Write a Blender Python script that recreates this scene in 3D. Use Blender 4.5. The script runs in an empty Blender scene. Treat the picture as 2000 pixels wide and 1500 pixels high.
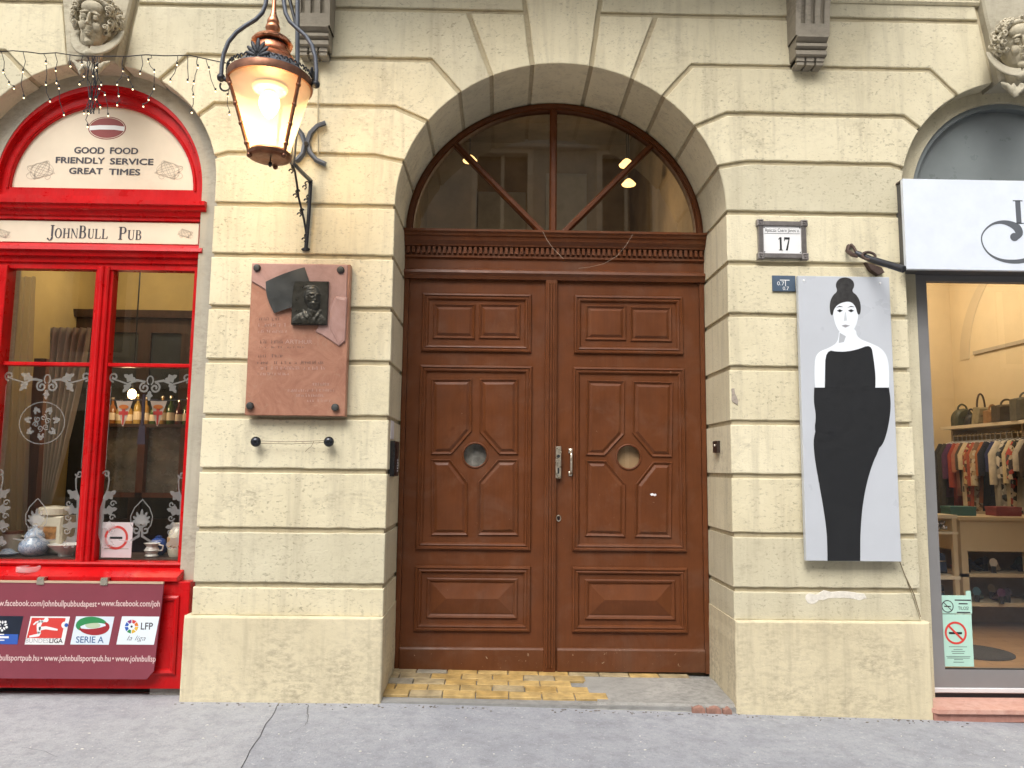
import bpy, bmesh, math, random
import numpy as np
from mathutils import Vector, Matrix
from mathutils.geometry import tessellate_polygon
random.seed(7)
PI = math.pi
scene = bpy.context.scene
C = bpy.data.collections.new('street_front'); scene.collection.children.link(C)

# ------------------------------------------------------------------ camera, sky, sun, exposure
FPX, CAMD = 1480.0, 4.9
CAM = np.array([0.0, -CAMD, 1.58])
_p, _y, _r = np.radians([6.21, 0.92, 0.665])
FWD = np.array([np.sin(_y)*np.cos(_p), np.cos(_y)*np.cos(_p), np.sin(_p)])
_rt = np.array([np.cos(_y), -np.sin(_y), 0.0]); _up = np.cross(_rt, FWD)
RGT = np.cos(_r)*_rt + np.sin(_r)*_up
UPV = -np.sin(_r)*_rt + np.cos(_r)*_up
cam_d = bpy.data.cameras.new('camera'); cam = bpy.data.objects.new('camera', cam_d); C.objects.link(cam)
cam_d.sensor_width = 36; cam_d.lens = 36*FPX/2000; cam_d.clip_start = 0.05; cam_d.clip_end = 400
mw = Matrix.Identity(4)
for i in range(3):
    mw[i][0] = RGT[i]; mw[i][1] = UPV[i]; mw[i][2] = -FWD[i]; mw[i][3] = CAM[i]
cam.matrix_world = mw
scene.camera = cam

SUN_EL, SUN_AZ = 52.0, 200.0      # compass azimuth measured clockwise from +Y: the light comes from behind the camera
world = bpy.data.worlds.new('World'); scene.world = world; world.use_nodes = True
wn, wl = world.node_tree.nodes, world.node_tree.links
wn.clear()
sky = wn.new('ShaderNodeTexSky'); sky.sky_type = 'NISHITA'; sky.sun_disc = False
sky.sun_elevation = math.radians(SUN_EL); sky.sun_rotation = math.radians(SUN_AZ)
sky.air_density = 1.0; sky.dust_density = 6.0; sky.ozone_density = 0.6
hs = wn.new('ShaderNodeHueSaturation'); hs.inputs['Saturation'].default_value = 0.22
bg = wn.new('ShaderNodeBackground'); bg.inputs['Strength'].default_value = 0.15
wo = wn.new('ShaderNodeOutputWorld')
wl.new(sky.outputs[0], hs.inputs['Color']); wl.new(hs.outputs[0], bg.inputs['Color']); wl.new(bg.outputs[0], wo.inputs['Surface'])
sun_d = bpy.data.lights.new('sun', 'SUN'); sun_d.energy = 1.1; sun_d.angle = math.radians(35); sun_d.color = (1.0, 0.96, 0.9)
sun = bpy.data.objects.new('sun', sun_d); C.objects.link(sun)
_az, _el = math.radians(SUN_AZ), math.radians(SUN_EL)
_sd = Vector((math.sin(_az)*math.cos(_el), math.cos(_az)*math.cos(_el), math.sin(_el)))
sun.rotation_euler = _sd.to_track_quat('Z', 'Y').to_euler()
scene.view_settings.view_transform = 'Standard'; scene.view_settings.look = 'None'
scene.view_settings.exposure = 0.61; scene.view_settings.gamma = 1.0; scene.view_settings.use_curve_mapping = False
scene.render.engine = 'CYCLES'
scene.cycles.use_denoising = True
scene.cycles.use_adaptive_sampling = True; scene.cycles.adaptive_threshold = 0.02; scene.cycles.adaptive_min_samples = 16
scene.cycles.max_bounces = 7; scene.cycles.diffuse_bounces = 4; scene.cycles.glossy_bounces = 3
scene.cycles.transparent_max_bounces = 12; scene.cycles.transmission_bounces = 6
scene.cycles.sample_clamp_indirect = 6.0
scene.cycles.caustics_reflective = False; scene.cycles.caustics_refractive = False

# a point of the photograph (2000 x 1500) carried on to the vertical plane at depth Y -> (x, z)
def P(px, py, Y=0.0):
    d = (px-1000)/FPX*RGT - (py-750)/FPX*UPV + FWD
    t = (Y+CAMD)/d[1]; q = CAM + t*d
    return float(q[0]), float(q[2])
def PP(pts, Y=0.0): return [P(a, b, Y) for a, b in pts]
def RECT(x0, y0, x1, y1, Y=0.0):           # upright rectangle -> x0, x1, z0, z1
    ym, xm = (y0+y1)/2, (x0+x1)/2
    return P(x0, ym, Y)[0], P(x1, ym, Y)[0], P(xm, y1, Y)[1], P(xm, y0, Y)[1]
def GZ(x, y):
    u = min(max(x+0.9, 0.0), 6.0); return 0.119 - 0.0225*(u*u/(u+0.25)) + 0.010*min(y, 0.6)

# ------------------------------------------------------------------ materials
def node_mat(name):
    m = bpy.data.materials.new(name); m.use_nodes = True
    nt = m.node_tree; nt.nodes.clear()
    out = nt.nodes.new('ShaderNodeOutputMaterial'); b = nt.nodes.new('ShaderNodeBsdfPrincipled')
    nt.links.new(b.outputs[0], out.inputs['Surface'])
    return m, nt, b
def N(nt, typ, **kw):
    n = nt.nodes.new(typ)
    for k, v in kw.items():
        if k in n.inputs.keys(): n.inputs[k].default_value = v
        else: setattr(n, k, v)
    return n
def noise(nt, vec, scale, detail=4, rough=0.55, dist=0.0, stretch=None):
    n = N(nt, 'ShaderNodeTexNoise'); n.inputs['Scale'].default_value = scale; n.inputs['Detail'].default_value = detail
    n.inputs['Roughness'].default_value = rough; n.inputs['Distortion'].default_value = dist
    if stretch:
        mp = N(nt, 'ShaderNodeMapping'); mp.inputs['Scale'].default_value = stretch
        nt.links.new(vec, mp.inputs['Vector']); vec = mp.outputs[0]
    nt.links.new(vec, n.inputs['Vector'])
    return n.outputs['Fac']
def ramp(nt, fac, stops):
    r = N(nt, 'ShaderNodeValToRGB'); e = r.color_ramp.elements
    while len(e) < len(stops): e.new(0.5)
    for k, (p, c) in enumerate(stops):
        e[k].position = p; e[k].color = (c, c, c, 1) if isinstance(c, (int, float)) else (*c, 1)
    nt.links.new(fac, r.inputs['Fac']); return r.outputs['Color']
def mix(nt, fac, a, b, mode='MIX'):
    m = N(nt, 'ShaderNodeMix', data_type='RGBA', blend_type=mode)
    for s, v in ((m.inputs['Factor'], fac), (m.inputs[6], a), (m.inputs[7], b)):
        if isinstance(v, (int, float)): s.default_value = v
        elif isinstance(v, tuple): s.default_value = (*v, 1)
        else: nt.links.new(v, s)
    return m.outputs[2]
def bump(nt, b, h, strength=0.3, dist=0.01):
    n = N(nt, 'ShaderNodeBump'); n.inputs['Strength'].default_value = strength; n.inputs['Distance'].default_value = dist
    nt.links.new(h, n.inputs['Height']); nt.links.new(n.outputs[0], b.inputs['Normal'])
def M(name, col, rough=0.5, metal=0.0, var=0.15, vs=6.0, bs=60.0, bst=0.1, rv=0.12, coat=0.0, stretch=None):
    m, nt, b = node_mat(name)
    tc = N(nt, 'ShaderNodeTexCoord').outputs['Object']
    f = noise(nt, tc, vs, 5, 0.6, 0.0, stretch)
    lo = tuple(c*(1-var) for c in col); hi = tuple(min(1, c*(1+var)) for c in col)
    nt.links.new(ramp(nt, f, [(0.3, lo), (0.7, hi)]), b.inputs['Base Color'])
    f2 = noise(nt, tc, bs, 4)
    nt.links.new(ramp(nt, noise(nt, tc, vs*2.3, 4), [(0.3, max(0.02, rough-rv)), (0.7, min(1, rough+rv))]), b.inputs['Roughness'])
    b.inputs['Metallic'].default_value = metal
    b.inputs['Coat Weight'].default_value = coat
    if bst: bump(nt, b, f2, bst, 0.01)
    return m
def flat(name, col, rough=0.6): return M(name, col, rough, 0, 0.04, 9, 80, 0.02, 0.05)
def emis(name, col, s):
    m, nt, b = node_mat(name)
    b.inputs['Base Color'].default_value = (*col, 1); b.inputs['Emission Color'].default_value = (*col, 1); b.inputs['Emission Strength'].default_value = s
    return m
def glass(name, tint=(1, 1, 1), ior=1.5, rough=0.0):
    m = bpy.data.materials.new(name); m.use_nodes = True; nt = m.node_tree; nt.nodes.clear()
    out = N(nt, 'ShaderNodeOutputMaterial'); mx = N(nt, 'ShaderNodeMixShader')
    lw = N(nt, 'ShaderNodeLayerWeight'); lw.inputs['Blend'].default_value = 0.5      # Schlick curve, the same from both sides of the sheet
    pw = N(nt, 'ShaderNodeMath', operation='POWER'); nt.links.new(lw.outputs['Facing'], pw.inputs[0]); pw.inputs[1].default_value = 5.0
    f0 = ((ior-1)/(ior+1))**2
    ma = N(nt, 'ShaderNodeMath', operation='MULTIPLY_ADD'); nt.links.new(pw.outputs[0], ma.inputs[0]); ma.inputs[1].default_value = 1-2*f0; ma.inputs[2].default_value = 2*f0
    t = N(nt, 'ShaderNodeBsdfTransparent'); t.inputs['Color'].default_value = (*tint, 1)
    g = N(nt, 'ShaderNodeBsdfGlossy'); g.inputs['Roughness'].default_value = rough
    nt.links.new(ma.outputs[0], mx.inputs[0]); nt.links.new(t.outputs[0], mx.inputs[1]); nt.links.new(g.outputs[0], mx.inputs[2]); nt.links.new(mx.outputs[0], out.inputs['Surface'])
    return m
def frosted(name, col, opac):
    m = bpy.data.materials.new(name); m.use_nodes = True; nt = m.node_tree; nt.nodes.clear()
    out = N(nt, 'ShaderNodeOutputMaterial'); mx = N(nt, 'ShaderNodeMixShader'); mx.inputs[0].default_value = opac
    t = N(nt, 'ShaderNodeBsdfTransparent'); d = N(nt, 'ShaderNodeBsdfDiffuse'); d.inputs['Color'].default_value = (*col, 1)
    tr = N(nt, 'ShaderNodeBsdfTranslucent'); tr.inputs['Color'].default_value = (*col, 1); ad = N(nt, 'ShaderNodeMixShader'); ad.inputs[0].default_value = 0.5
    nt.links.new(d.outputs[0], ad.inputs[1]); nt.links.new(tr.outputs[0], ad.inputs[2])
    nt.links.new(t.outputs[0], mx.inputs[1]); nt.links.new(ad.outputs[0], mx.inputs[2]); nt.links.new(mx.outputs[0], out.inputs['Surface'])
    return m
def stucco(name, c1, c2, grime, gpos=0.6, pit=0.55, bs=1.0):
    m, nt, b = node_mat(name)
    tc = N(nt, 'ShaderNodeTexCoord').outputs['Object']
    oi = N(nt, 'ShaderNodeObjectInfo').outputs['Random']
    base = ramp(nt, noise(nt, tc, 2.2, 4, 0.6, 0.4), [(0.3, c1), (0.7, c2)])
    tone = ramp(nt, oi, [(0.0, (0.84, 0.85, 0.86)), (0.5, (0.97, 0.96, 0.93)), (1.0, (1.05, 1.05, 1.05))])
    base = mix(nt, 1.0, base, tone, 'MULTIPLY')
    g = ramp(nt, noise(nt, tc, 1.7, 5, 0.7, 0.8), [(gpos-0.08, 0.0), (gpos+0.12, 1.0)])
    st_ = ramp(nt, noise(nt, tc, 3.0, 4, 0.65, 0.3, (4.0, 4.0, 0.35)), [(0.50, 0.0), (0.72, 0.36)])
    base = mix(nt, st_, base, grime)
    g2 = ramp(nt, noise(nt, tc, 26, 4, 0.75, 0.3, (0.7, 1, 1.5)), [(0.42, 0.0), (0.66, 1.0)])
    gm = N(nt, 'ShaderNodeMath', operation='MULTIPLY'); nt.links.new(g, gm.inputs[0]); nt.links.new(g2, gm.inputs[1])
    gs = N(nt, 'ShaderNodeMath', operation='MULTIPLY'); nt.links.new(gm.outputs[0], gs.inputs[0]); gs.inputs[1].default_value = 0.75
    base = mix(nt, gs.outputs[0], base, grime)
    # pits of the float finish: short horizontal scratches
    pn = noise(nt, tc, 62, 4, 0.7, 0.15, (0.7, 1.0, 1.25))
    area = ramp(nt, noise(nt, tc, 2.6, 3, 0.65, 0.4), [(0.34, 0.22), (0.60, 1.0)])
    pt = ramp(nt, pn, [(pit+0.02, 0.0), (pit+0.11, 1.0)])
    pm = N(nt, 'ShaderNodeMath', operation='MULTIPLY'); nt.links.new(pt, pm.inputs[0]); nt.links.new(area, pm.inputs[1])
    ps = N(nt, 'ShaderNodeMath', operation='MULTIPLY'); nt.links.new(pm.outputs[0], ps.inputs[0]); ps.inputs[1].default_value = 0.50
    base = mix(nt, ps.outputs[0], base, tuple(c*0.55 for c in grime))
    nt.links.new(base, b.inputs['Base Color']); b.inputs['Roughness'].default_value = 0.9
    h1 = noise(nt, tc, 70, 5, 0.7, 0.1, (0.8, 1, 1.1))
    hm = N(nt, 'ShaderNodeMath', operation='SUBTRACT'); nt.links.new(h1, hm.inputs[0]); nt.links.new(pm.outputs[0], hm.inputs[1])
    h2 = N(nt, 'ShaderNodeMath', operation='MULTIPLY_ADD'); nt.links.new(noise(nt, tc, 5, 3), h2.inputs[0]); h2.inputs[1].default_value = 1.2; nt.links.new(hm.outputs[0], h2.inputs[2])
    bump(nt, b, h2.outputs[0], 0.40*bs, 0.008)
    return m
def painted(name, col, worn, rough=0.35, chips=0.70, vs=5.0):       # gloss paint with small chips and faint brush marks
    m, nt, b = node_mat(name)
    tc = N(nt, 'ShaderNodeTexCoord').outputs['Object']
    f = noise(nt, tc, vs, 5, 0.6)
    base = ramp(nt, f, [(0.25, tuple(c*0.80 for c in col)), (0.75, tuple(min(1, c*1.15) for c in col))])
    gr_ = ramp(nt, noise(nt, tc, 9, 4, 0.65, 0.2, (7, 7, 0.5)), [(0.35, 0.93), (0.7, 1.05)])
    base = mix(nt, 1.0, base, gr_, 'MULTIPLY')
    ch = ramp(nt, noise(nt, tc, 38, 6, 0.7, 0.5), [(chips, 0.0), (chips+0.02, 1.0)])
    base = mix(nt, ch, base, worn)
    dust = ramp(nt, noise(nt, tc, 3.0, 6, 0.7, 0.6), [(0.5, 0.0), (0.8, 0.10)])
    base = mix(nt, dust, base, (0.35, 0.3, 0.25))
    nt.links.new(base, b.inputs['Base Color'])
    nt.links.new(ramp(nt, noise(nt, tc, 9, 5), [(0.3, rough-0.08), (0.7, rough+0.14)]), b.inputs['Roughness'])
    b.inputs['Specular IOR Level'].default_value = 0.24
    bump(nt, b, noise(nt, tc, 26, 4, 0.6, 0.2, (1, 1, 0.4)), 0.05, 0.005)
    return m

MT = {}
MT['stone'] = stucco('stucco_cream', (0.645, 0.58, 0.405), (0.735, 0.67, 0.485), (0.33, 0.285, 0.20))
MT['stone_plinth'] = stucco('stucco_plinth', (0.60, 0.53, 0.365), (0.69, 0.615, 0.435), (0.33, 0.285, 0.20), 0.50, 0.60, 0.6)
MT['mortar'] = stucco('joint_plaster', (0.52, 0.44, 0.285), (0.60, 0.52, 0.35), (0.26, 0.21, 0.14), 0.52, 0.6, 0.5)
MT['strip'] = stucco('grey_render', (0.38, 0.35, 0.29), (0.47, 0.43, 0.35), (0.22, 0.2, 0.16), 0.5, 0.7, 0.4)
MT['carved'] = stucco('carved_stone', (0.44, 0.395, 0.29), (0.56, 0.505, 0.38), (0.22, 0.19, 0.135), 0.48, 0.62, 0.5)
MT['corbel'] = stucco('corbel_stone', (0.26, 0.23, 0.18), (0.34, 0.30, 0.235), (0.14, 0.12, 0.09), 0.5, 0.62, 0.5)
MT['door'] = painted('brown_door_paint', (0.122, 0.039, 0.0135), (0.36, 0.24, 0.16), 0.36, 0.705)
MT['door_low'] = painted('brown_door_paint_worn', (0.116, 0.040, 0.0150), (0.38, 0.27, 0.18), 0.42, 0.655)
MT['red'] = painted('red_gloss_paint', (0.50, 0.005, 0.007), (0.55, 0.35, 0.28), 0.30, 0.74)
MT['iron'] = M('black_iron', (0.035, 0.037, 0.042), 0.5, 0.6, 0.25, 14, 60, 0.25)
MT['steel_grey'] = M('grey_painted_iron', (0.085, 0.095, 0.115), 0.42, 0.3, 0.15, 10, 60, 0.1)
MT['copper'] = M('copper', (0.62, 0.27, 0.15), 0.33, 1.0, 0.25, 9, 40, 0.06)
MT['copper_dark'] = M('tarnished_copper', (0.20, 0.095, 0.06), 0.42, 0.9, 0.35, 16, 50, 0.1)
MT['bronze'] = M('dark_bronze', (0.05, 0.048, 0.04), 0.38, 0.75, 0.3, 12, 60, 0.12)
MT['bronze_sheet'] = M('bronze_sheet', (0.075, 0.078, 0.076), 0.45, 0.7, 0.2, 5, 60, 0.05)
MT['brass'] = M('worn_steel', (0.62, 0.56, 0.46), 0.32, 0.9, 0.15, 20, 60, 0.05)
MT['alu'] = M('grey_aluminium', (0.27, 0.265, 0.265), 0.42, 0.35, 0.05, 4, 90, 0.02)
MT['alu_dark'] = flat('dark_grey_aluminium', (0.075, 0.075, 0.078), 0.4)
MT['white_sheet'] = flat('white_sign_sheet', (0.68, 0.73, 0.81), 0.4)
MT['grey_sheet'] = M('grey_lunette_sheet', (0.20, 0.225, 0.225), 0.35, 0.0, 0.10, 3, 60, 0.02)
MT['grey_ink'] = flat('grey_lettering', (0.10, 0.11, 0.125), 0.5)
MT['black'] = flat('black_print', (0.012, 0.013, 0.015), 0.45)
MT['dark'] = flat('gap_shade', (0.02, 0.018, 0.016), 0.8)
MT['cream_sign'] = M('cream_sign_board', (0.72, 0.62, 0.47), 0.45, 0, 0.06, 3, 60, 0.02)
MT['ink'] = flat('dark_sign_ink', (0.045, 0.04, 0.05), 0.5)
MT['ink_soft'] = flat('faded_sign_ink', (0.40, 0.34, 0.27), 0.6)
MT['white'] = flat('white_print', (0.78, 0.78, 0.78), 0.5)
MT['paper'] = flat('white_paper', (0.72, 0.70, 0.72), 0.7)
MT['glass'] = glass('window_glass', (0.93, 0.94, 0.93))
MT['glass_dim'] = glass('fanlight_glass', (0.66, 0.64, 0.60), 1.75, 0.02)
MT['etch'] = frosted('etched_frosting', (0.62, 0.64, 0.64), 0.40)
MT['wood_dark'] = M('dark_stained_wood', (0.055, 0.028, 0.018), 0.4, 0, 0.3, 4, 40, 0.08, stretch=(6, 6, 0.6))
MT['wood_red'] = M('mahogany', (0.16, 0.055, 0.025), 0.4, 0, 0.3, 4, 40, 0.08, stretch=(6, 6, 0.6))

# ------------------------------------------------------------------ mesh helpers
def area2(p): return sum(p[i][0]*p[(i+1) % len(p)][1] - p[(i+1) % len(p)][0]*p[i][1] for i in range(len(p)))
def ccw(p): return list(p) if area2(p) > 0 else list(reversed(p))
def offset(poly, d):                        # inward offset of a ccw polygon; d is a number or one value per edge
    n = len(poly); out = []
    ds = d if isinstance(d, (list, tuple)) else [d]*n
    L = []
    for i in range(n):
        a, b = poly[i], poly[(i+1) % n]
        ex, ez = b[0]-a[0], b[1]-a[1]; l = math.hypot(ex, ez) or 1e-9
        nx, nz = -ez/l, ex/l
        L.append((a[0]+nx*ds[i], a[1]+nz*ds[i], ex/l, ez/l))
    for i in range(n):
        a, b = L[i-1], L[i]
        cr = a[2]*b[3]-a[3]*b[2]
        if abs(cr) < 0.05: out.append((b[0], b[1]))
        else:
            t = ((b[0]-a[0])*b[3]-(b[1]-a[1])*b[2])/cr
            out.append((a[0]+a[2]*t, a[1]+a[3]*t))
    return out
class MB:
    def __init__(s): s.v = []; s.f = []; s.mi = []; s.cur = 0
    def add(s, vs, fs, M4=None):
        o = len(s.v)
        for q in vs:
            if M4 is not None: q = tuple(M4 @ Vector(q))
            s.v.append(tuple(q))
        for f in fs: s.f.append(tuple(i+o for i in f)); s.mi.append(s.cur)
        return s
    def box(s, x0, x1, y0, y1, z0, z1, M4=None):
        v = [(x, y, z) for x in (x0, x1) for y in (y0, y1) for z in (z0, z1)]
        return s.add(v, [(0, 1, 3, 2), (4, 6, 7, 5), (0, 4, 5, 1), (2, 3, 7, 6), (0, 2, 6, 4), (1, 5, 7, 3)], M4)
    def bbox(s, x0, x1, y0, y1, z0, z1, b=0.004):       # box with a chamfered front
        p = [(x0, z0), (x1, z0), (x1, z1), (x0, z1)]
        return s.loops(p, [(0, y1), (0, y0+b), (b, y0)], True, True)
    def plate(s, outer, holes=(), y0=0.0, y1=0.01, back=True):
        polys = [ccw(outer)] + [list(reversed(ccw(h))) for h in holes]
        flatp = [q for p in polys for q in p]
        tri = tessellate_polygon([[Vector((a, b, 0)) for a, b in p] for p in polys])
        n = len(flatp); v = [(a, y0, b) for a, b in flatp] + [(a, y1, b) for a, b in flatp]
        fs = []
        for t in tri:
            a, b, c = [flatp[i] for i in t]
            t = tuple(t) if (b[0]-a[0])*(c[1]-a[1])-(c[0]-a[0])*(b[1]-a[1]) > 0 else tuple(reversed(t))
            fs.append(t)
            if back: fs.append(tuple(i+n for i in reversed(t)))
        k = 0
        if abs(y1-y0) > 1e-6:
            for p in polys:
                m = len(p)
                for i in range(m):
                    j = (i+1) % m; fs.append((k+i, k+i+n, k+j+n, k+j))
                k += m
        return s.add(v, fs)
    def flat(s, outer, y, holes=()): return s.plate(outer, holes, y, y, False)
    def loops(s, poly, prof, cap=True, backcap=False):  # successive inward offsets of one outline at given depths
        poly = ccw(poly); n = len(poly); v = []; fs = []
        for ins, y in prof:
            q = offset(poly, ins) if ins else poly
            v += [(a, y, b) for a, b in q]
        for k in range(len(prof)-1):
            for i in range(n):
                j = (i+1) % n; fs.append((k*n+i, k*n+j, (k+1)*n+j, (k+1)*n+i))
        if cap:
            q = v[-n:]; o = len(v)-n
            for t in tessellate_polygon([[Vector((a[0], a[2], 0)) for a in q]]):
                a, b, c = [q[i] for i in t]
                if (b[0]-a[0])*(c[2]-a[2])-(c[0]-a[0])*(b[2]-a[2]) < 0: t = tuple(reversed(t))
                fs.append(tuple(i+o for i in t))
        if backcap:
            for t in tessellate_polygon([[Vector((a, b, 0)) for a, b in poly]]): fs.append(tuple(reversed(t)))
        return s.add(v, fs)
    def prism_x(s, prof, x0, x1):           # profile of (y, z) swept along x
        n = len(prof); v = [(x0, a, b) for a, b in prof] + [(x1, a, b) for a, b in prof]
        fs = [(i, (i+1) % n, (i+1) % n+n, i+n) for i in range(n)]
        for t in tessellate_polygon([[Vector((a, b, 0)) for a, b in prof]]): fs += [tuple(t), tuple(i+n for i in reversed(t))]
        return s.add(v, fs)
    def tube(s, path, r, n=8, closed=False, squash=1.0):
        path = [Vector(p) for p in path]; m = len(path)
        rs = r if isinstance(r, (list, tuple)) else [r]*m
        v = []; fs = []; prev = None
        for i, p in enumerate(path):
            a = path[(i-1) % m] if (i > 0 or closed) else path[i]; b = path[(i+1) % m] if (i < m-1 or closed) else path[i]
            t = (b-a).normalized() if (b-a).length > 1e-9 else Vector((0, 0, 1))
            if prev is None:
                prev = t.orthogonal().normalized()
            u = (prev - t*prev.dot(t)); u = u.normalized() if u.length > 1e-6 else t.orthogonal().normalized(); prev = u
            w = t.cross(u)
            for k in range(n):
                c = 2*PI*k/n; v.append(tuple(p+(u*math.cos(c)+w*math.sin(c)*squash)*rs[i]))
        for i in range(m if closed else m-1):
            j = (i+1) % m
            for k in range(n): fs.append((i*n+k, i*n+(k+1) % n, j*n+(k+1) % n, j*n+k))
        if not closed: fs += [tuple(reversed(range(n))), tuple(range((m-1)*n, m*n))]
        return s.add(v, fs)
    def lathe(s, prof, c=(0, 0, 0), n=24, M4=None, wob=None):
        v = []; fs = []; m = len(prof)
        for r, z in prof:
            for k in range(n):
                a = 2*PI*k/n; rr = r*(wob(a, z) if wob else 1); v.append((c[0]+rr*math.sin(a), c[1]-rr*math.cos(a), c[2]+z))
        for i in range(m-1):
            for k in range(n): fs.append((i*n+k, i*n+(k+1) % n, (i+1)*n+(k+1) % n, (i+1)*n+k))
        if prof[0][0] > 1e-5: fs.append(tuple(reversed(range(n))))
        if prof[-1][0] > 1e-5: fs.append(tuple(range((m-1)*n, m*n)))
        return s.add(v, fs, M4)
    def ball(s, c, r, n=12, m=8, R=None):
        r = r if isinstance(r, (tuple, list)) else (r, r, r)
        v = []; fs = []
        for i in range(m+1):
            th = PI*i/m
            for k in range(n):
                ph = 2*PI*k/n; q = Vector((r[0]*math.sin(th)*math.cos(ph), r[1]*math.sin(th)*math.sin(ph), r[2]*math.cos(th)))
                if R is not None: q = R @ q
                v.append((c[0]+q.x, c[1]+q.y, c[2]+q.z))
        for i in range(m):
            for k in range(n): fs.append((i*n+k, (i+1)*n+k, (i+1)*n+(k+1) % n, i*n+(k+1) % n))
        return s.add(v, fs)
    def ribbon(s, path, w, y):              # flat ribbon lying in the plane of depth y
        m = len(path); ws = w if isinstance(w, (list, tuple)) else [w]*m; v = []; fs = []
        for i, p in enumerate(path):
            a = path[max(0, i-1)]; b = path[min(m-1, i+1)]
            tx, tz = b[0]-a[0], b[1]-a[1]; l = math.hypot(tx, tz) or 1e-9
            nx, nz = -tz/l*ws[i]/2, tx/l*ws[i]/2
            v += [(p[0]+nx, y, p[1]+nz), (p[0]-nx, y, p[1]-nz)]
        for i in range(m-1): fs.append((2*i, 2*i+1, 2*i+3, 2*i+2))
        return s.add(v, fs)
    def grid(s, fn, nu, nv, u0=0, u1=1, v0=0, v1=1):
        v = [fn(u0+(u1-u0)*i/nu, v0+(v1-v0)*j/nv) for j in range(nv+1) for i in range(nu+1)]
        fs = [(j*(nu+1)+i, j*(nu+1)+i+1, (j+1)*(nu+1)+i+1, (j+1)*(nu+1)+i) for j in range(nv) for i in range(nu)]
        return s.add(v, fs)
    def build(s, name, mat, parent=None, smooth=None, fix=True, kind=None, label=None):
        org = Vector(parent['_o']) if parent is not None else None
        vs = s.v
        if org is None:
            a = np.array(vs); org = Vector(((a[:, 0].min()+a[:, 0].max())/2, (a[:, 1].min()+a[:, 1].max())/2, a[:, 2].min()))
        me = bpy.data.meshes.new(name)
        me.from_pydata([(x-org.x, y-org.y, z-org.z) for x, y, z in vs], [], s.f)
        mats = mat if isinstance(mat, (list, tuple)) else [mat]
        for k in mats: me.materials.append(MT[k] if isinstance(k, str) else k)
        if len(mats) > 1: me.polygons.foreach_set('material_index', s.mi)
        if fix:
            bm = bmesh.new(); bm.from_mesh(me); bmesh.ops.remove_doubles(bm, verts=bm.verts, dist=1e-6); bmesh.ops.recalc_face_normals(bm, faces=bm.faces); bm.to_mesh(me); bm.free()
        if smooth:
            me.polygons.foreach_set('use_smooth', [True]*len(me.polygons))
            me.set_sharp_from_angle(angle=math.radians(smooth))
        o = bpy.data.objects.new(name, me); C.objects.link(o)
        if parent is not None: o.parent = parent
        else: o.location = org
        ORG[o.name] = org; o['_o'] = tuple(org)
        if kind: o['kind'] = kind
        if label: o['label'] = label
        return o
ORG = {}
def thing(name, label, cat, loc, group=None):
    o = bpy.data.objects.new(name, None); C.objects.link(o); o.location = loc; o['_o'] = tuple(loc)
    o.empty_display_size = 0.1
    o['label'] = label; o['category'] = cat
    if group: o['group'] = group
    return o
def tag(o, label, cat, group=None):
    o['label'] = label; o['category'] = cat
    if group: o['group'] = group
    return o
def arc(cx, cz, a, b, t0, t1, n): return [(cx+a*math.cos(t0+(t1-t0)*i/n), cz+b*math.sin(t0+(t1-t0)*i/n)) for i in range(n+1)]
def circ(cx, cz, r, n=24, rz=None): return [(cx+r*math.cos(2*PI*i/n), cz+(rz or r)*math.sin(2*PI*i/n)) for i in range(n)]
def rectp(x0, x1, z0, z1): return [(x0, z0), (x1, z0), (x1, z1), (x0, z1)]
_fonts = {}
def text(body, x0, x1, zb, cap, Y, mat, parent, name='lettering', bold=0.0, ext=0.0008, shear=0.0, thick=0.0):
    cu = bpy.data.curves.new('t', 'FONT'); cu.body = body; cu.size = 1; cu.offset = bold; cu.shear = shear; cu.resolution_u = 3
    ob = bpy.data.objects.new('t', cu); C.objects.link(ob)
    dg = bpy.context.evaluated_depsgraph_get(); me = bpy.data.meshes.new_from_object(ob.evaluated_get(dg))
    co = np.array([tuple(v.co) for v in me.vertices]); fs = [tuple(p.vertices) for p in me.polygons]
    bpy.data.objects.remove(ob); bpy.data.curves.remove(cu); bpy.data.meshes.remove(me)
    if len(co) == 0: return None
    xa, xb = co[:, 0].min(), co[:, 0].max(); sx = (x1-x0)/(xb-xa); sz = cap/0.70
    b = MB(); b.add([(x0+(q[0]-xa)*sx, Y, zb+q[1]*sz) for q in co], fs)
    if thick:
        for k, (dx, dz) in enumerate(((-thick, 0), (thick, 0), (0, thick*.6), (0, -thick*.6))): b.add([(x0+(q[0]-xa)*sx+dx, Y-.0002*(k+1), zb+q[1]*sz+dz) for q in co], fs)
    return b.build(name, mat, parent, fix=False)
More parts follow.
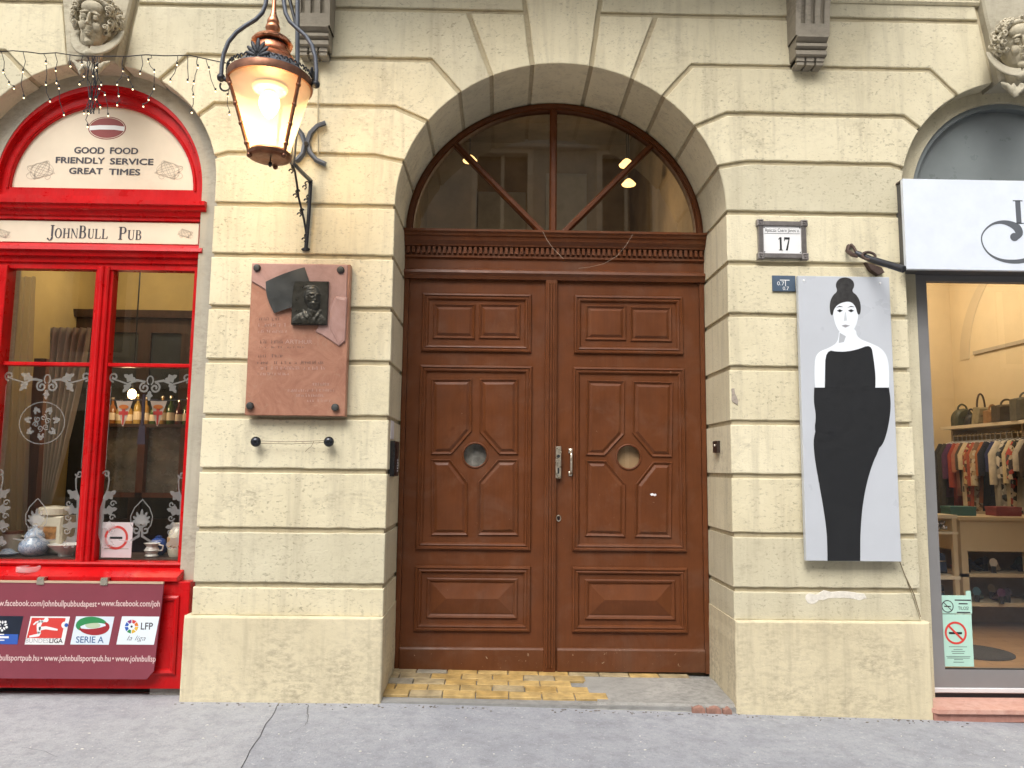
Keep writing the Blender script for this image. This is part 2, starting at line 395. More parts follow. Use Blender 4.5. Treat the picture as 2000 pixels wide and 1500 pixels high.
# a small roman alphabet drawn with stems, hairlines and serifs (cap height 1); returns polygons and the advance
def serif_glyph(ch):
    T, t, sf = 0.17, 0.055, 0.045
    po = []
    def stem(x, w=T, z0=0, z1=1): po.append(rectp(x, x+w, z0, z1))
    def ser(x, w, z, e=0.075): po.append(rectp(x-e, x+w+e, z, z+sf))
    def bowl(x, w, z0, z1, th=T, n=14):
        cz, h = (z0+z1)/2, (z1-z0)/2
        o = [(x, z1)] + arc(x+w*0.35, cz, w*0.65, h, PI/2, -PI/2, n) + [(x, z0)]
        i = [(x, z0+t)] + arc(x+w*0.35, cz, w*0.65-th*0.95, h-t, -PI/2, PI/2, n) + [(x, z1-t)]
        po.append(o+i)
    if ch == 'I': stem(.09); ser(.09, T, 0); ser(.09, T, 1-sf); return po, .36
    if ch == 'L': stem(.09); ser(.09, T, 0); ser(.09, T, 1-sf); po.append([(.26, 0), (.68, 0), (.72, .26), (.67, .26), (.58, t), (.26, t)]); return po, .76
    if ch == 'H': stem(.09); stem(.60); [ser(x, T, z) for x in (.09, .60) for z in (0, 1-sf)]; po.append(rectp(.26, .60, .47, .47+t)); return po, .88
    if ch == 'N': stem(.10, t*1.2); stem(.70, t*1.2); ser(.10, t, 0); ser(.70, t, 1-sf); po.append([(.02, 1), (.22, 1), (.766, .0), (.66, 0)]); return po, .86
    if ch == 'U': stem(.09, T, .25); stem(.62, t*1.2, .25); ser(.09, T, 1-sf); ser(.62, t, 1-sf); po.append(arc(.388, .27, .298, .29, PI, 2*PI, 14)+arc(.44, .27, .18, .21, 2*PI, PI, 14)); return po, .80
    if ch == 'O': po.append(None); po[-1] = ('ring', circ(.42, .5, .42, 28, .52), circ(.42, .5, .235, 28, .455)); return po, .88
    if ch == 'P': stem(.09); ser(.09, T, 0); ser(.09, T, 1-sf); bowl(.26, .40, .46, 1); return po, .70
    if ch == 'B': stem(.09); ser(.09, T, 0, .04); ser(.09, T, 1-sf, .04); bowl(.26, .36, .50, 1); bowl(.26, .42, 0, .50+t); return po, .74
    if ch == 'J': stem(.30, T, .1); ser(.30, T, 1-sf); po.append([(.47, .12)]+arc(.22, .02, .25, .24, 0, -PI*.9, 12)+arc(.20, .04, .10, .18, -PI*.8, 0, 10)); po.append(circ(.03, -.06, .075, 12)); return po, .56
    if ch == '1': stem(.16, .19); po.append(rectp(.04, .47, 0, sf)); po.append([(.16, 1), (.16, .86), (.02, .82), (.02, .86)]); return po, .54
    if ch == '7': po.append([(.02, 1), (.60, 1), (.60, .93), (.36, .0), (.16, .0), (.47, .84), (.10, .84), (.06, .70), (.02, .70)]); return po, .62
    return [], .30
def serif_text(items, x0, x1, zb, Y, mat, parent, name='lettering'):     # items: (string, cap height)
    adv = 0; lay = []
    for s, h in items:
        for ch in s:
            po, a = serif_glyph(ch); lay.append((po, adv, h)); adv += a*h + 0.05*h
    k = (x1-x0)/adv; b = MB()
    for po, a, h in lay:
        for p in po:
            if isinstance(p, tuple):
                f = lambda q: [(x0+(a+x*h)*k, zb+z*h) for x, z in q]
                b.plate(f(p[1]), [f(p[2])], Y-0.0008, Y)
            else: b.plate([(x0+(a+x*h)*k, zb+z*h) for x, z in p], (), Y-0.0008, Y)
    return b.build(name, mat, parent, fix=False)

# ------------------------------------------------------------------ ground
S2 = thing('sidewalk', 'grey asphalt sidewalk along the facade', 'sidewalk', (0, -2, 0)); del S2['category']; S2['kind'] = 'structure'
def asphalt(name, c1, c2):
    m, nt, b = node_mat(name)
    tc = N(nt, 'ShaderNodeTexCoord').outputs['Object']
    base = ramp(nt, noise(nt, tc, 1.6, 5, 0.65, 0.5), [(0.3, c1), (0.7, c2)])
    base = mix(nt, ramp(nt, noise(nt, tc, 9, 6, 0.7), [(0.45, 0.0), (0.72, 0.55)]), base, tuple(c*0.62 for c in c1))
    base = mix(nt, ramp(nt, noise(nt, tc, 34, 4, 0.7), [(0.50, 0.0), (0.70, 0.38)]), base, tuple(c*0.6 for c in c1))
    base = mix(nt, ramp(nt, noise(nt, tc, 42, 3, 0.6, 0.3), [(0.62, 0.0), (0.70, 0.5)]), base, (0.55, 0.55, 0.56))
    sp = N(nt, 'ShaderNodeTexVoronoi'); sp.inputs['Scale'].default_value = 55; nt.links.new(tc, sp.inputs['Vector'])
    base = mix(nt, ramp(nt, sp.outputs['Distance'], [(0.06, 0.5), (0.16, 0.0)]), base, (0.52, 0.52, 0.53))
    base = mix(nt, ramp(nt, noise(nt, tc, 120, 3, 0.6), [(0.56, 0.0), (0.72, 0.45)]), base, tuple(c*0.45 for c in c1))
    nt.links.new(base, b.inputs['Base Color']); b.inputs['Roughness'].default_value = 0.88
    bump(nt, b, noise(nt, tc, 60, 5, 0.75), 0.6, 0.009)
    return m
MT['asphalt_a'] = asphalt('asphalt_right', (0.285, 0.296, 0.328), (0.365, 0.374, 0.402))
MT['asphalt_b'] = asphalt('asphalt_left', (0.325, 0.333, 0.358), (0.40, 0.406, 0.425))
MT['asphalt_base'] = M('asphalt_joint', (0.11, 0.11, 0.115), 0.9)
g = MB(); g.grid(lambda u, v: (u, v, GZ(u, v)-0.02), 60, 60, -60, 60, -60, 60); g.build('ground_base', 'asphalt_base', S2, fix=False)
def gp(px, py):                                  # photograph point carried on to the sloping pavement
    d = (px-1000)/FPX*RGT - (py-750)/FPX*UPV + FWD
    t = 1.0
    for _ in range(30):
        q = CAM+t*d; t *= (CAM[2]-GZ(q[0], q[1]))/(CAM[2]-q[2])
    q = CAM+t*d; return float(q[0]), float(q[1])
sa, sb = gp(545, 1375), gp(470, 1500)
def seam(y): return sa[0] + (y-sa[1])*(sb[0]-sa[0])/(sb[1]-sa[1])
ys = [-14+0.1*i for i in range(147)]
random.seed(3)
jit = [0.006*math.sin(i*1.7)+random.uniform(-.004, .004) for i in range(len(ys))]
gl = MB(); gr = MB()
def sheet_rows(mb, far, side, dz):
    us = [0, .05, .1, .15, .2, .25, .3, .4, .5, .6, .7, .85, 1.0, 1.2, 1.5, 2, 2.5, 3, 3.5, 4, 5, 6, 8, 12, 30]; n = len(us)
    vs = []
    for y, j in zip(ys, jit):
        x0 = seam(y)+side*0.002+j
        for u in us: x = x0+side*u; vs.append((x, y, GZ(x, y)+dz))
    mb.add(vs, [(r*n+c, r*n+c+1, (r+1)*n+c+1, (r+1)*n+c) for r in range(len(ys)-1) for c in range(n-1)])
sheet_rows(gl, -30, -1, 0.002); sheet_rows(gr, 30, 1, 0.0)
gl.build('paving', 'asphalt_b', S2, fix=False); gr.build('paving', 'asphalt_a', S2, fix=False)
ck = MB()
for pts in ([(603, 1378), (600, 1392), (603, 1405), (596, 1418), (580, 1428), (560, 1440)], [(40, 1462), (90, 1470), (120, 1485)]):
    w = []; pp = []
    for k in range(len(pts)-1):
        for i in range(4):
            u = i/4; a = gp(pts[k][0]*(1-u)+pts[k+1][0]*u, pts[k][1]*(1-u)+pts[k+1][1]*u)
            pp.append((a[0]+random.uniform(-.006, .006), a[1]+random.uniform(-.004, .004)))
    n = len(pp)
    for i in range(n-1):
        a, b2 = pp[i], pp[i+1]; wd = 0.0014*(1-i/n)+0.0005
        ck.add([(a[0]-wd, a[1]-wd*.4, GZ(*a)+.006), (a[0]+wd, a[1]+wd*.4, GZ(*a)+.006), (b2[0]+wd, b2[1]+wd*.4, GZ(*b2)+.006), (b2[0]-wd, b2[1]-wd*.4, GZ(*b2)+.006)], [(0, 1, 2, 3)])
ck.build('crack', 'asphalt_base', S2, fix=False)
# crumbs and cigarette ends on the pavement
li = MB(); random.seed(11)
for k in range(70):
    px, py = random.uniform(0, 2000), random.uniform(1400, 1500)
    x, y = gp(px, py); s = random.uniform(.002, .006)
    li.ball((x, y, GZ(x, y)+s*.5), (s*random.uniform(.7, 1.6), s, s*.6), 6, 4)
dk = MB()
for k in range(170):                              # grit swept against the foot of the wall
    x = random.uniform(-2.0, 3.0); y = -.045-abs(random.gauss(0, .035)); s = random.uniform(.002, .007)
    if -.7 < x < 1.5: y = -.05-abs(random.gauss(0, .03))
    dk.ball((x, y, GZ(x, y)+s*.4), (s*random.uniform(.8, 2.0), s*random.uniform(.7, 1.2), s*.5), 6, 4)
o = dk.build('grit', M('dark_grit', (0.16, 0.14, 0.12), 0.95, 0, .6, 20)); o['kind'] = 'stuff'; o['label'] = 'dark grit gathered along the foot of the wall'; o['category'] = 'grit'
o = li.build('litter', flat('pale_grit', (0.62, 0.6, 0.56), 0.9)); o['kind'] = 'stuff'; o['label'] = 'pale grit scattered over the asphalt pavement'; o['category'] = 'litter'

# ------------------------------------------------------------------ facade
AX, PC = 0.394, -2.757; RC = 2*AX-PC
PA, PB, PZ = 1.108, 1.018, 3.30                # portal arch
QA, QB, QZ = 0.847, 0.81, 3.45                 # side arches
facade = thing('building_facade', 'cream rusticated stone facade surrounding the brown arched doorway', 'building', (AX, 0.3, 0.0))
def portal_x(z):  return AX - (PA if z <= PZ else PA*math.sqrt(max(0, 1-((z-PZ)/PB)**2)))
def pub_x(z):     return PC + (QA if z <= QZ else QA*math.sqrt(max(0, 1-((z-QZ)/QB)**2)))
def portal_z(x):  return PZ + PB*math.sqrt(max(0, 1-((AX-x)/PA)**2))
def pub_z(x):     return QZ + QB*math.sqrt(max(0, 1-((x-PC)/QA)**2))
ZL = [0.634, 0.82, 1.162, 1.537, 1.882, 2.24, 2.594, 2.944, 3.29]
J = [([], z, z) for z in ZL]
J.append(([(-1.84, 3.642), (-0.862, 3.642)], 3.615, 3.604))
J.append(([(-1.945, 3.985), (-0.735, 3.985)], 3.90, 3.885))
J.append(([(-2.142, 4.325), (-0.50, 4.325)], 4.145, 4.095))
GAP = 0.0155
def joint_pts(j): return [(pub_x(j[1]), j[1])] + j[0] + [(portal_x(j[2]), j[2])]
def curve_side(fx, z0, z1, n=8):
    return [(fx(z0+(z1-z0)*i/n), z0+(z1-z0)*i/n) for i in range(1, n)] if abs(z1-z0) > 1e-6 else []
def jitter(poly, gaps, far=None):
    q = offset(poly, gaps); n = len(q); out = []
    for i in range(n):
        a, b = q[i], q[(i+1) % n]; l = math.hypot(b[0]-a[0], b[1]-a[1]); m = max(1, int(l/0.07))
        nx, nz = -(b[1]-a[1])/(l or 1), (b[0]-a[0])/(l or 1)
        for k in range(m):
            u = k/m; j = random.gauss(0, 0.0013) if k else 0
            if gaps[i] == 0: j *= 0.4
            out.append((a[0]+(b[0]-a[0])*u+nx*j, a[1]+(b[1]-a[1])*u+nz*j))
    return out
def block(poly, gaps, mir, name='stone_block', y=0.0, depth=0.57, mat='stone', bev=0.007):
    # poly is ccw with one gap per edge
    if area2(poly) < 0:
        n = len(poly); poly = list(reversed(poly)); gaps = [gaps[(n-2-i) % n] for i in range(n)]
    q = jitter(poly, gaps)
    if mir is not None: q = ccw([(2*mir-a, b) for a, b in q])
    dy = random.uniform(-0.002, 0.002)
    b = MB(); b.loops(q, [(0, depth), (0, y+bev+dy), (bev*0.35, y+bev*0.3+dy), (bev, y+dy)], True)
    return b.build(name, mat, facade)
def pier_polys(straight=None):
    """blocks of one pier between a side arch and the portal; straight = x of a plain edge used in place of the portal"""
    fx = (lambda z: straight) if straight is not None else portal_x
    out = []
    for k in range(len(J)-1):
        a, b = J[k], J[k+1]
        A = [(pub_x(a[1]), a[1])] + (a[0] if straight is None else a[0][:1]+([(straight, a[0][0][1])] if a[0] else []))
        if straight is None or not a[0]: A += [(fx(a[2]), a[2])]
        B = [(pub_x(b[1]), b[1])] + (b[0] if straight is None else b[0][:1]+([(straight, b[0][0][1])] if b[0] else []))
        if straight is None or not b[0]: B += [(fx(b[2]), b[2])]
        rs = curve_side(fx, A[-1][1], B[-1][1]) if (straight is None and B[-1][1] > PZ) else []
        ls = curve_side(pub_x, B[0][1], A[0][1]) if B[0][1] > QZ-.4 else []
        poly = A + rs + list(reversed(B)) + ls
        gaps = [GAP if k else -0.002]*(len(A)-1) + [0]*(len(rs)+1) + [GAP]*(len(B)-1) + [0]*(len(ls)+1)
        out.append((poly, gaps))
    return out
# key points of the top course
kp0 = (P(237, 141)[0], 0); kp0 = (kp0[0], pub_z(kp0[0])); kp1 = (P(266, 4)[0], 4.685)
KB = P(960, 142)[0]; KB = (KB, portal_z(KB)); KBt = (P(913, 22)[0], 4.685)
KC = P(1040, 126)[0]; KC = (KC, portal_z(KC)); KCt = (P(1027, 24)[0], 4.685)
def ext(a, b, z): return (a[0]+(b[0]-a[0])*(z-a[1])/(b[1]-a[1]), z)
ZT = 5.6
def top_polys(straight=None):
    a = J[-1]; out = []
    A = [(pub_x(a[1]), a[1])] + (a[0] if straight is None else a[0][:1])
    if straight is None:
        A += [(portal_x(a[2]), a[2])]
        n = 5; rs = [(A[-1][0]+(KB[0]-A[-1][0])*i/n, portal_z(A[-1][0]+(KB[0]-A[-1][0])*i/n)) for i in range(1, n)]
        B = [KB, KBt, kp1]; gB = [GAP, GAP, GAP]
    else:
        A += [(straight, a[0][0][1])]; rs = []; B = [(straight, 4.685), kp1]; gB = [GAP, GAP]
    n = 6; ls = [(kp0[0]+(A[0][0]-kp0[0])*i/n, pub_z(kp0[0]+(A[0][0]-kp0[0])*i/n)) for i in range(0, n)]
    poly = A + rs + B + ls
    gaps = [GAP]*(len(A)-1) + [0]*(len(rs)+1) + gB + [0]*len(ls)
    if straight is not None: gaps = [GAP]*(len(A)-1) + [0] + gB + [0]*len(ls)
    out.append((poly, gaps))
    if straight is None:
        n = 5; bo = [(KB[0]+(KC[0]-KB[0])*i/n, portal_z(KB[0]+(KC[0]-KB[0])*i/n)) for i in range(n+1)]
        out.append((bo + [KCt, KBt], [0]*n + [GAP, GAP, GAP]))
        out.append(([kp1, KCt, ext(KC, KCt, ZT), ext(kp0, kp1, ZT)], [GAP, GAP, GAP, GAP]))
    else: out.append(([kp1, (straight, 4.685), (straight, ZT), ext(kp0, kp1, ZT)], [GAP, GAP, GAP, GAP]))
    return out
random.seed(21)
for mir in (None, AX):
    for poly, gaps in pier_polys() + top_polys(): block(poly, gaps, mir)
for ax0 in (PC, None):
    for poly, gaps in pier_polys(-0.75) + top_polys(-0.75):
        if ax0 is not None: block(poly, gaps, PC)
        else:
            q = [(2*RC-(2*AX-a), b) for a, b in poly]
            block(q, gaps, None)
n = 8; bo = [(KC[0]+(2*AX-2*KC[0])*i/n, portal_z(KC[0]+(2*AX-2*KC[0])*i/n)) for i in range(n+1)]
kt = ext(KC, KCt, ZT)
block(bo + [(2*AX-kt[0], ZT), kt], [0]*n + [GAP]*3, None, 'keystone', -0.004)
# plinths
for mir in (None, AX):
    q = [(-1.945, -0.15), (-0.708, -0.15), (-0.708, 0.634), (-1.945, 0.634)]
    if mir: q = [(2*mir-a, b) for a, b in q]
    q = ccw(q)
    b = MB(); qq = jitter(q, [0]*4)
    qq = [(a+random.gauss(0, .0008), c) for a, c in qq]
    b.loops(qq, [(0, .575), (0, -0.022), (0.004, -0.03), (0.012, -0.035)], True); b.build('plinth_block', 'stone_plinth', facade)
for x0, x1 in ((-4.8, 2*PC+1.945), (2*RC-(2*AX+1.945)+0.0, 6.2)):
    b = MB(); b.box(min(x0, x1), max(x0, x1), -0.03, .5, -0.2, 0.634); b.build('plinth_block', 'stone_plinth', facade)
# backing wall behind the joints, open at the three arches
bk = MB(); e = 0.013
opens = [(PC, QA+e, QB+e, QZ), (AX, PA+e, PB+e, PZ), (RC, QA+e, QB+e, QZ)]
xs = set(np.linspace(-4.75, 5.53, 60).tolist())
for c, a, b_, z in opens:
    for i in range(41): xs.add(c-a*math.cos(PI*i/40))
xs = sorted(xs); fs = []; vs = []; BY = 0.017
def low(x):
    for c, a, b_, z in opens:
        if abs(x-c) < a-1e-6: return z+b_*math.sqrt(max(0, 1-((x-c)/a)**2))
    return None
for i in range(len(xs)-1):
    x0, x1 = xs[i], xs[i+1]
    if x1-x0 < 1e-7: continue
    xm = (x0+x1)/2; inside = low(xm) is not None
    def zl(x):
        if not inside: return -0.2
        v = low(x); 
        if v is None:
            c, a, b_, z = min(opens, key=lambda o_: abs(abs(x-o_[0])-o_[1])); v = z
        return v
    bk.add([(x0, BY, zl(x0)), (x1, BY, zl(x1)), (x1, BY, ZT), (x0, BY, ZT)], [(0, 1, 2, 3)])
    if inside: bk.add([(x0, BY, zl(x0)), (x1, BY, zl(x1)), (x1, 0.75, zl(x1)), (x0, 0.75, zl(x0))], [(0, 1, 2, 3)])
for c, a, b_, z in opens:
    for s in (-1, 1): bk.add([(c+s*a, BY, -.2), (c+s*a, .75, -.2), (c+s*a, .75, z), (c+s*a, BY, z)], [(0, 1, 2, 3)])
bk.build('backing_wall', 'mortar', facade, fix=False)
up = MB(); up.box(-4.8, 5.6, 0.002, 0.8, ZT-.02, 11.0); up.build('upper_wall', 'stone', facade)
cr = MB(); cr.prism_x([(0.03, 4.80), (-0.008, 4.80), (-0.02, 4.815), (-0.02, 4.835), (-0.03, 4.84), (-0.03, 4.87), (0.03, 4.88)], 2.05, 5.5); cr.build('string_course', 'stone', facade)
# recessed render strips round the two side openings
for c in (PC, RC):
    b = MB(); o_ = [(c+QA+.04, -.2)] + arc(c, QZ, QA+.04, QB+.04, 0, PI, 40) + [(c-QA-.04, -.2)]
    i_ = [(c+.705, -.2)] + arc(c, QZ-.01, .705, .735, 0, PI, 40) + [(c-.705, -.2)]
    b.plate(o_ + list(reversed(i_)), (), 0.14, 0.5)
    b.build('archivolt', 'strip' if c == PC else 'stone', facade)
# carved keystones with mask heads
def remesh(mb, vox, smooth_it=2):
    me = bpy.data.meshes.new('r'); me.from_pydata(mb.v, [], mb.f); ob = bpy.data.objects.new('r', me); C.objects.link(ob)
    md = ob.modifiers.new('r', 'REMESH'); md.mode = 'VOXEL'; md.voxel_size = vox
    sm = ob.modifiers.new('s', 'SMOOTH'); sm.iterations = smooth_it; sm.factor = 0.5
    dg = bpy.context.evaluated_depsgraph_get(); m2 = bpy.data.meshes.new_from_object(ob.evaluated_get(dg))
    out = MB(); out.add([tuple(v.co) for v in m2.vertices], [tuple(p.vertices) for p in m2.polygons])
    bpy.data.objects.remove(ob); bpy.data.meshes.remove(me); bpy.data.meshes.remove(m2)
    return out
def head_mesh(mir):
    """face of a youth with curls, neck scarf and leaves; about 0.3 m high, centre of the face at the origin, looking along -y"""
    f = MB(); 
    def el(c, r, ax=None, an=0): f.ball(c, r, 14, 10, Matrix.Rotation(an, 3, ax) if ax else None)
    el((0, .03, .025), (.078, .09, .118)); el((0, .005, -.045), (.056, .072, .088)); el((0, -.046, -.112), (.026, .024, .020))
    el((0, -.045, .078), (.060, .036, .042))
    for s in (-1, 1):
        el((s*.034, -.050, -.025), (.024, .020, .030)); el((s*.032, -.068, .043), (.026, .012, .0075), 'Y', s*.18)
        el((s*.030, -.062, .021), (.0165, .013, .0105)); el((s*.030, -.068, .027), (.0175, .010, .0035), 'Y', s*.10); el((s*.030, -.066, .012), (.016, .009, .003))
        el((s*.012, -.082, -.026), (.0085, .010, .007))
    el((0, -.080, .006), (.0088, .016, .042), 'X', -.24); el((0, -.095, -.021), (.010, .013, .010))
    el((0, -.072, -.060), (.024, .011, .0055)); el((0, -.070, -.073), (.018, .011, .007))
    el((0, .05, -.13), (.045, .055, .08))
    R = Matrix.Rotation(.16*mir, 3, 'Z') @ Matrix.Rotation(.10*mir, 3, 'Y') @ Matrix.Rotation(.16, 3, 'X')
    f.v = [tuple(R @ Vector(q)) for q in f.v]
    face = remesh(f, 0.0036, 1)
    h = MB(); rnd = random.Random(5)
    for k in range(95):
        a = rnd.uniform(-.25*PI, 1.25*PI); d = rnd.uniform(0, 1); rr = .088+.03*d
        x, z = rr*math.cos(a)*1.06, .045+rr*1.12*math.sin(a); y = -.045+.10*d+rnd.uniform(-.015, .015)
        if z < -.03 and d < .3: continue
        r0 = rnd.uniform(.011, .018); pts = []; a0 = rnd.uniform(0, 6.28)
        for i in range(12): 
            t = a0+i*.62; q = r0*(1-.045*i); pts.append((x+q*math.cos(t), y-.002*i+rnd.uniform(-.001, .001), z+q*math.sin(t)))
        h.tube(pts, [.0085*(1-.03*i) for i in range(12)], 6)
    for k in range(30):
        a = rnd.uniform(.2*PI, .8*PI); x, z = .09*math.cos(a), .06+.075*math.sin(a)
        h.ball((x, -.035, z), (.02, .02, .017), 8, 6)
    h.v = [tuple(R @ Vector(q)) for q in h.v]
    hair = h
    d = MB()
    for s in (-1, 1):
        for k in range(4):
            o_ = .011*k; pts = []
            for i in range(12):
                t = i/11; pts.append((s*((.108+o_)*math.cos(t*PI*.5)+.004), .06-.09*t-.25*o_, .0-(.145+o_*1.3)*math.sin(t*PI*.5)))
            d.tube(pts, [.0095-.0025*abs(2*i/11-1) for i in range(12)], 8)
        for k in range(5):
            an = -.3-.45*k
            d.ball((s*(.03+.045*math.cos(an)), .0-.01*k, -.215+.05*math.sin(an)-.01), (.014, .016, .045), 8, 6, Matrix.Rotation(s*(.9-.42*k), 3, 'Y'))
    d.ball((0, -.02, -.185), (.03, .03, .025), 10, 8)
    return face, hair, remesh(d, .0045, 1)
for c, mir, hpx in ((PC, 1, (182, 48)), (RC, -1, (1988, 92))):
    kq = [kp0, kp1]
    w0 = kp0[0]-PC; t0 = ext(kp0, kp1, ZT)
    n = 6; bo = [(c-w0+2*w0*i/n, pub_z(PC-w0+2*w0*i/n)-.03) for i in range(n+1)]
    q = bo + [(c+(t0[0]-PC), ZT), (c-(t0[0]-PC), ZT)]
    qq = jitter(ccw(q), [0.012]*len(q))
    b = MB(); b.loops(qq, [(0, .3), (0, -0.035), (.012, -0.05), (.02, -0.05)], True)
    ks = b.build('mask_keystone', 'carved', facade)
    fa, ha, dr = head_mesh(mir)
    hx, hz = P(hpx[0], hpx[1], -0.17)
    for mb, nm, sm in ((fa, 'face', 60), (ha, 'hair', 60), (dr, 'scarf', 60)):
        mb.v = [(hx+x*1.15, -0.16+y*1.15, hz+z*1.15) for x, y, z in mb.v]
        mb.build(nm, 'carved', ks, smooth=sm)
# fluted corbels under the balcony
for s in (-1, 1):
    cx = P(1583, 95, -0.1)[0]; cx = cx if s > 0 else 2*AX-cx
    b = MB(); w = .105
    z0 = P(1583, 131, -.06)[1]
    for k in range(3): 
        xx = cx+(k-1)*.066; b.box(xx-.024, xx+.024, -.085, .02, z0, z0+.055); b.box(xx-.027, xx+.027, -.092, .02, z0+.025, z0+.05)
    b.box(cx-w+.012, cx+w-.012, -.07, .02, z0+.012, z0+.056)
    b.prism_x([(.02, z0+.054), (-.10, z0+.054), (-.112, z0+.062), (-.112, z0+.09), (-.098, z0+.096), (-.098, z0+.102), (-.128, z0+.112), (-.128, z0+.132), (-.112, z0+.142), (-.15, z0+.165), (-.15, z0+.18), (.02, z0+.18)], cx-w, cx+w)
    prof = [(-.14, .178), (-.145, .24), (-.16, .36), (-.20, .5), (-.27, .66), (-.38, .85), (-.5, 1.0)]
    def shaft(xa, xb, dy):
        b.prism_x([(.02, z0+.178)] + [(y+dy, z0+z) for y, z in prof] + [(.02, z0+1.0)], xa, xb)
    shaft(cx-w-.008, cx+w+.008, .03)
    for k in range(4): 
        xa = cx-w-.01+k*(2*w+.02-.036)/3; shaft(xa, xa+.036, 0.0)
    b.prism_x([(.02, z0+.178), (-.141, z0+.178), (-.148, z0+.26), (.02, z0+.26)], cx-w-.009, cx+w+.009)
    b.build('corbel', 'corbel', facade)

# ------------------------------------------------------------------ entrance door
DY = 0.58
door = thing('entrance_door', 'brown panelled double door with arched fanlight and brass-coloured handle', 'door', (AX, DY, 0.14))
DB = P(1080, 1311, DY)[1]; DT = P(1080, 540, DY)[1]
HW = PA-0.002
AXD = P(1078, 900, DY)[0]                      # meeting line of the leaves
# frame posts
for s in (-1, 1):
    x = AX+s*HW; b = MB(); b.bbox(min(x, x-s*.035), max(x, x-s*.035), DY-.015, DY+.08, DB-.01, DT+.01); b.build('door_post', 'door', door)
ph_z = P(928, 889, DY)[1]
def U(px, py): return AXD-P(px, py, DY)[0], P(px, py, DY)[1]       # distance from the meeting line, height (left leaf)
for s in (-1, 1):
    def poly(pts): return ccw([(AXD+s*u, z) for u, z in pts])
    def prect(x0, y0, x1, y1):
        a = RECT(x0, y0, x1, y1, DY); return poly(rectp(AXD-a[0], AXD-a[1], a[2], a[3]))
    xo = AX+s*(HW-.037); xi = AXD+s*.004
    phc = U(928, 889)
    hole = circ(AXD+s*phc[0], phc[1], .086, 28)
    b = MB(); b.plate(rectp(min(xo, xi), max(xo, xi), DB, DT), [hole], DY, DY+.05)
    leaf = b.build('door_leaf', 'door', door)
    FR = [(0, DY+.001), (0, DY-.010), (.006, DY-.020), (.016, DY-.022), (.022, DY-.013), (.027, DY-.013), (.034, DY-.019), (.042, DY-.016), (.052, DY-.001)]
    for r_ in ((824, 574, 1038, 688), (816, 714, 1038, 1074), (809, 1105, 1036, 1233)):
        b = MB(); b.loops(prect(*r_), FR, False); b.build('panel_frame', 'door', leaf)
    RP = [(0, DY+.001), (0, DY-.006), (.006, DY-.012), (.014, DY-.006), (.020, DY-.001), (.024, DY-.001), (.042, DY-.012)]
    for r_ in ((846, 594, 928, 662), (936, 594, 1016, 662)):
        b = MB(); b.loops(prect(*r_), RP, True); b.build('panel', 'door', leaf)
    def cut(pts): return poly([U(a, c) for a, c in pts])
    for q in ([(842, 740), (922, 740), (922, 842), (882, 888), (842, 888)], [(937, 740), (1012, 740), (1012, 888), (975, 888), (937, 845)],
              [(842, 897), (880, 897), (914, 942), (914, 1046), (842, 1046)], [(933, 942), (972, 897), (1012, 897), (1012, 1046), (933, 1046)]):
        zs = [U(a, c) for a, c in q]
        b = MB(); b.loops(poly(zs), RP, True); b.build('panel', 'door', leaf)
    # diamond panel near the foot
    r4 = prect(833, 1129, 1011, 1208)
    b = MB(); b.loops(r4, [(0, DY+.001), (0, DY-.007), (.008, DY-.014), (.02, DY-.010), (.03, DY-.001), (.036, DY-.001), (.036, DY-.004)], False)
    q4 = offset(ccw(r4), .036); xa, xb = min(a for a, c in q4), max(a for a, c in q4); za, zb = min(c for a, c in q4), max(c for a, c in q4)
    h = (zb-za)/2; zm = (za+zb)/2
    b.add([(xa, DY-.004, za), (xb, DY-.004, za), (xb, DY-.004, zb), (xa, DY-.004, zb), (xa+h, DY-.028, zm), (xb-h, DY-.028, zm)], [(0, 1, 5, 4), (1, 2, 5), (2, 3, 4, 5), (3, 0, 4)])
    b.build('panel', 'door', leaf)
    # kick board
    kz = P(900, 1264, DY)[1]
    b = MB(); b.prism_x([(DY+.002, DB+.004), (DY-.022, DB+.004), (DY-.022, kz-.012), (DY-.014, kz), (DY+.002, kz+.004)], min(xo, xi+s*.04), max(xo, xi+s*.04)); b.build('kick_board', 'door_low', leaf)
    # porthole: turned ring and glass set back in the hole
    b = MB(); pts = [(AXD+s*phc[0]+.088*math.cos(t), DY-.001, phc[1]+.088*math.sin(t)) for t in np.linspace(0, 2*PI, 33)[:-1]]
    b.tube(pts, .007, 8, True); ring = b.build('porthole_ring', 'door', leaf, smooth=50)
    b = MB(); b.flat(circ(AXD+s*phc[0], phc[1], .09, 24), DY+.035); b.build('porthole_glass', 'glass', ring)
    if s > 0:
        b = MB(); b.plate(circ(AXD+s*phc[0], phc[1]-.02, .12, 24), (), DY+.053, DY+.056); b.build('cardboard', flat('tan_cardboard', (.42, .27, .14), .8), leaf)
    else:
        b = MB(); b.plate(circ(AXD+s*phc[0], phc[1], .12, 24), (), DY+.06, DY+.064); b.build('reflection_disc', M('grey_reflection', (.22, .21, .19), .5, 0, .5, 18), leaf)  # mottled grey disc: the porthole's pale reflection put into its colour
# meeting strip with reeds and a small capital
b = MB(); xm = AXD-.012
b.bbox(xm-.042, xm+.042, DY-.03, DY+.01, DB, DT-.01)
for k in range(3): b.tube([(xm+(k-1)*.02, DY-.031, DB+.03), (xm+(k-1)*.02, DY-.031, DT-.06)], .0085, 8)
b.build('meeting_strip', 'door', door)
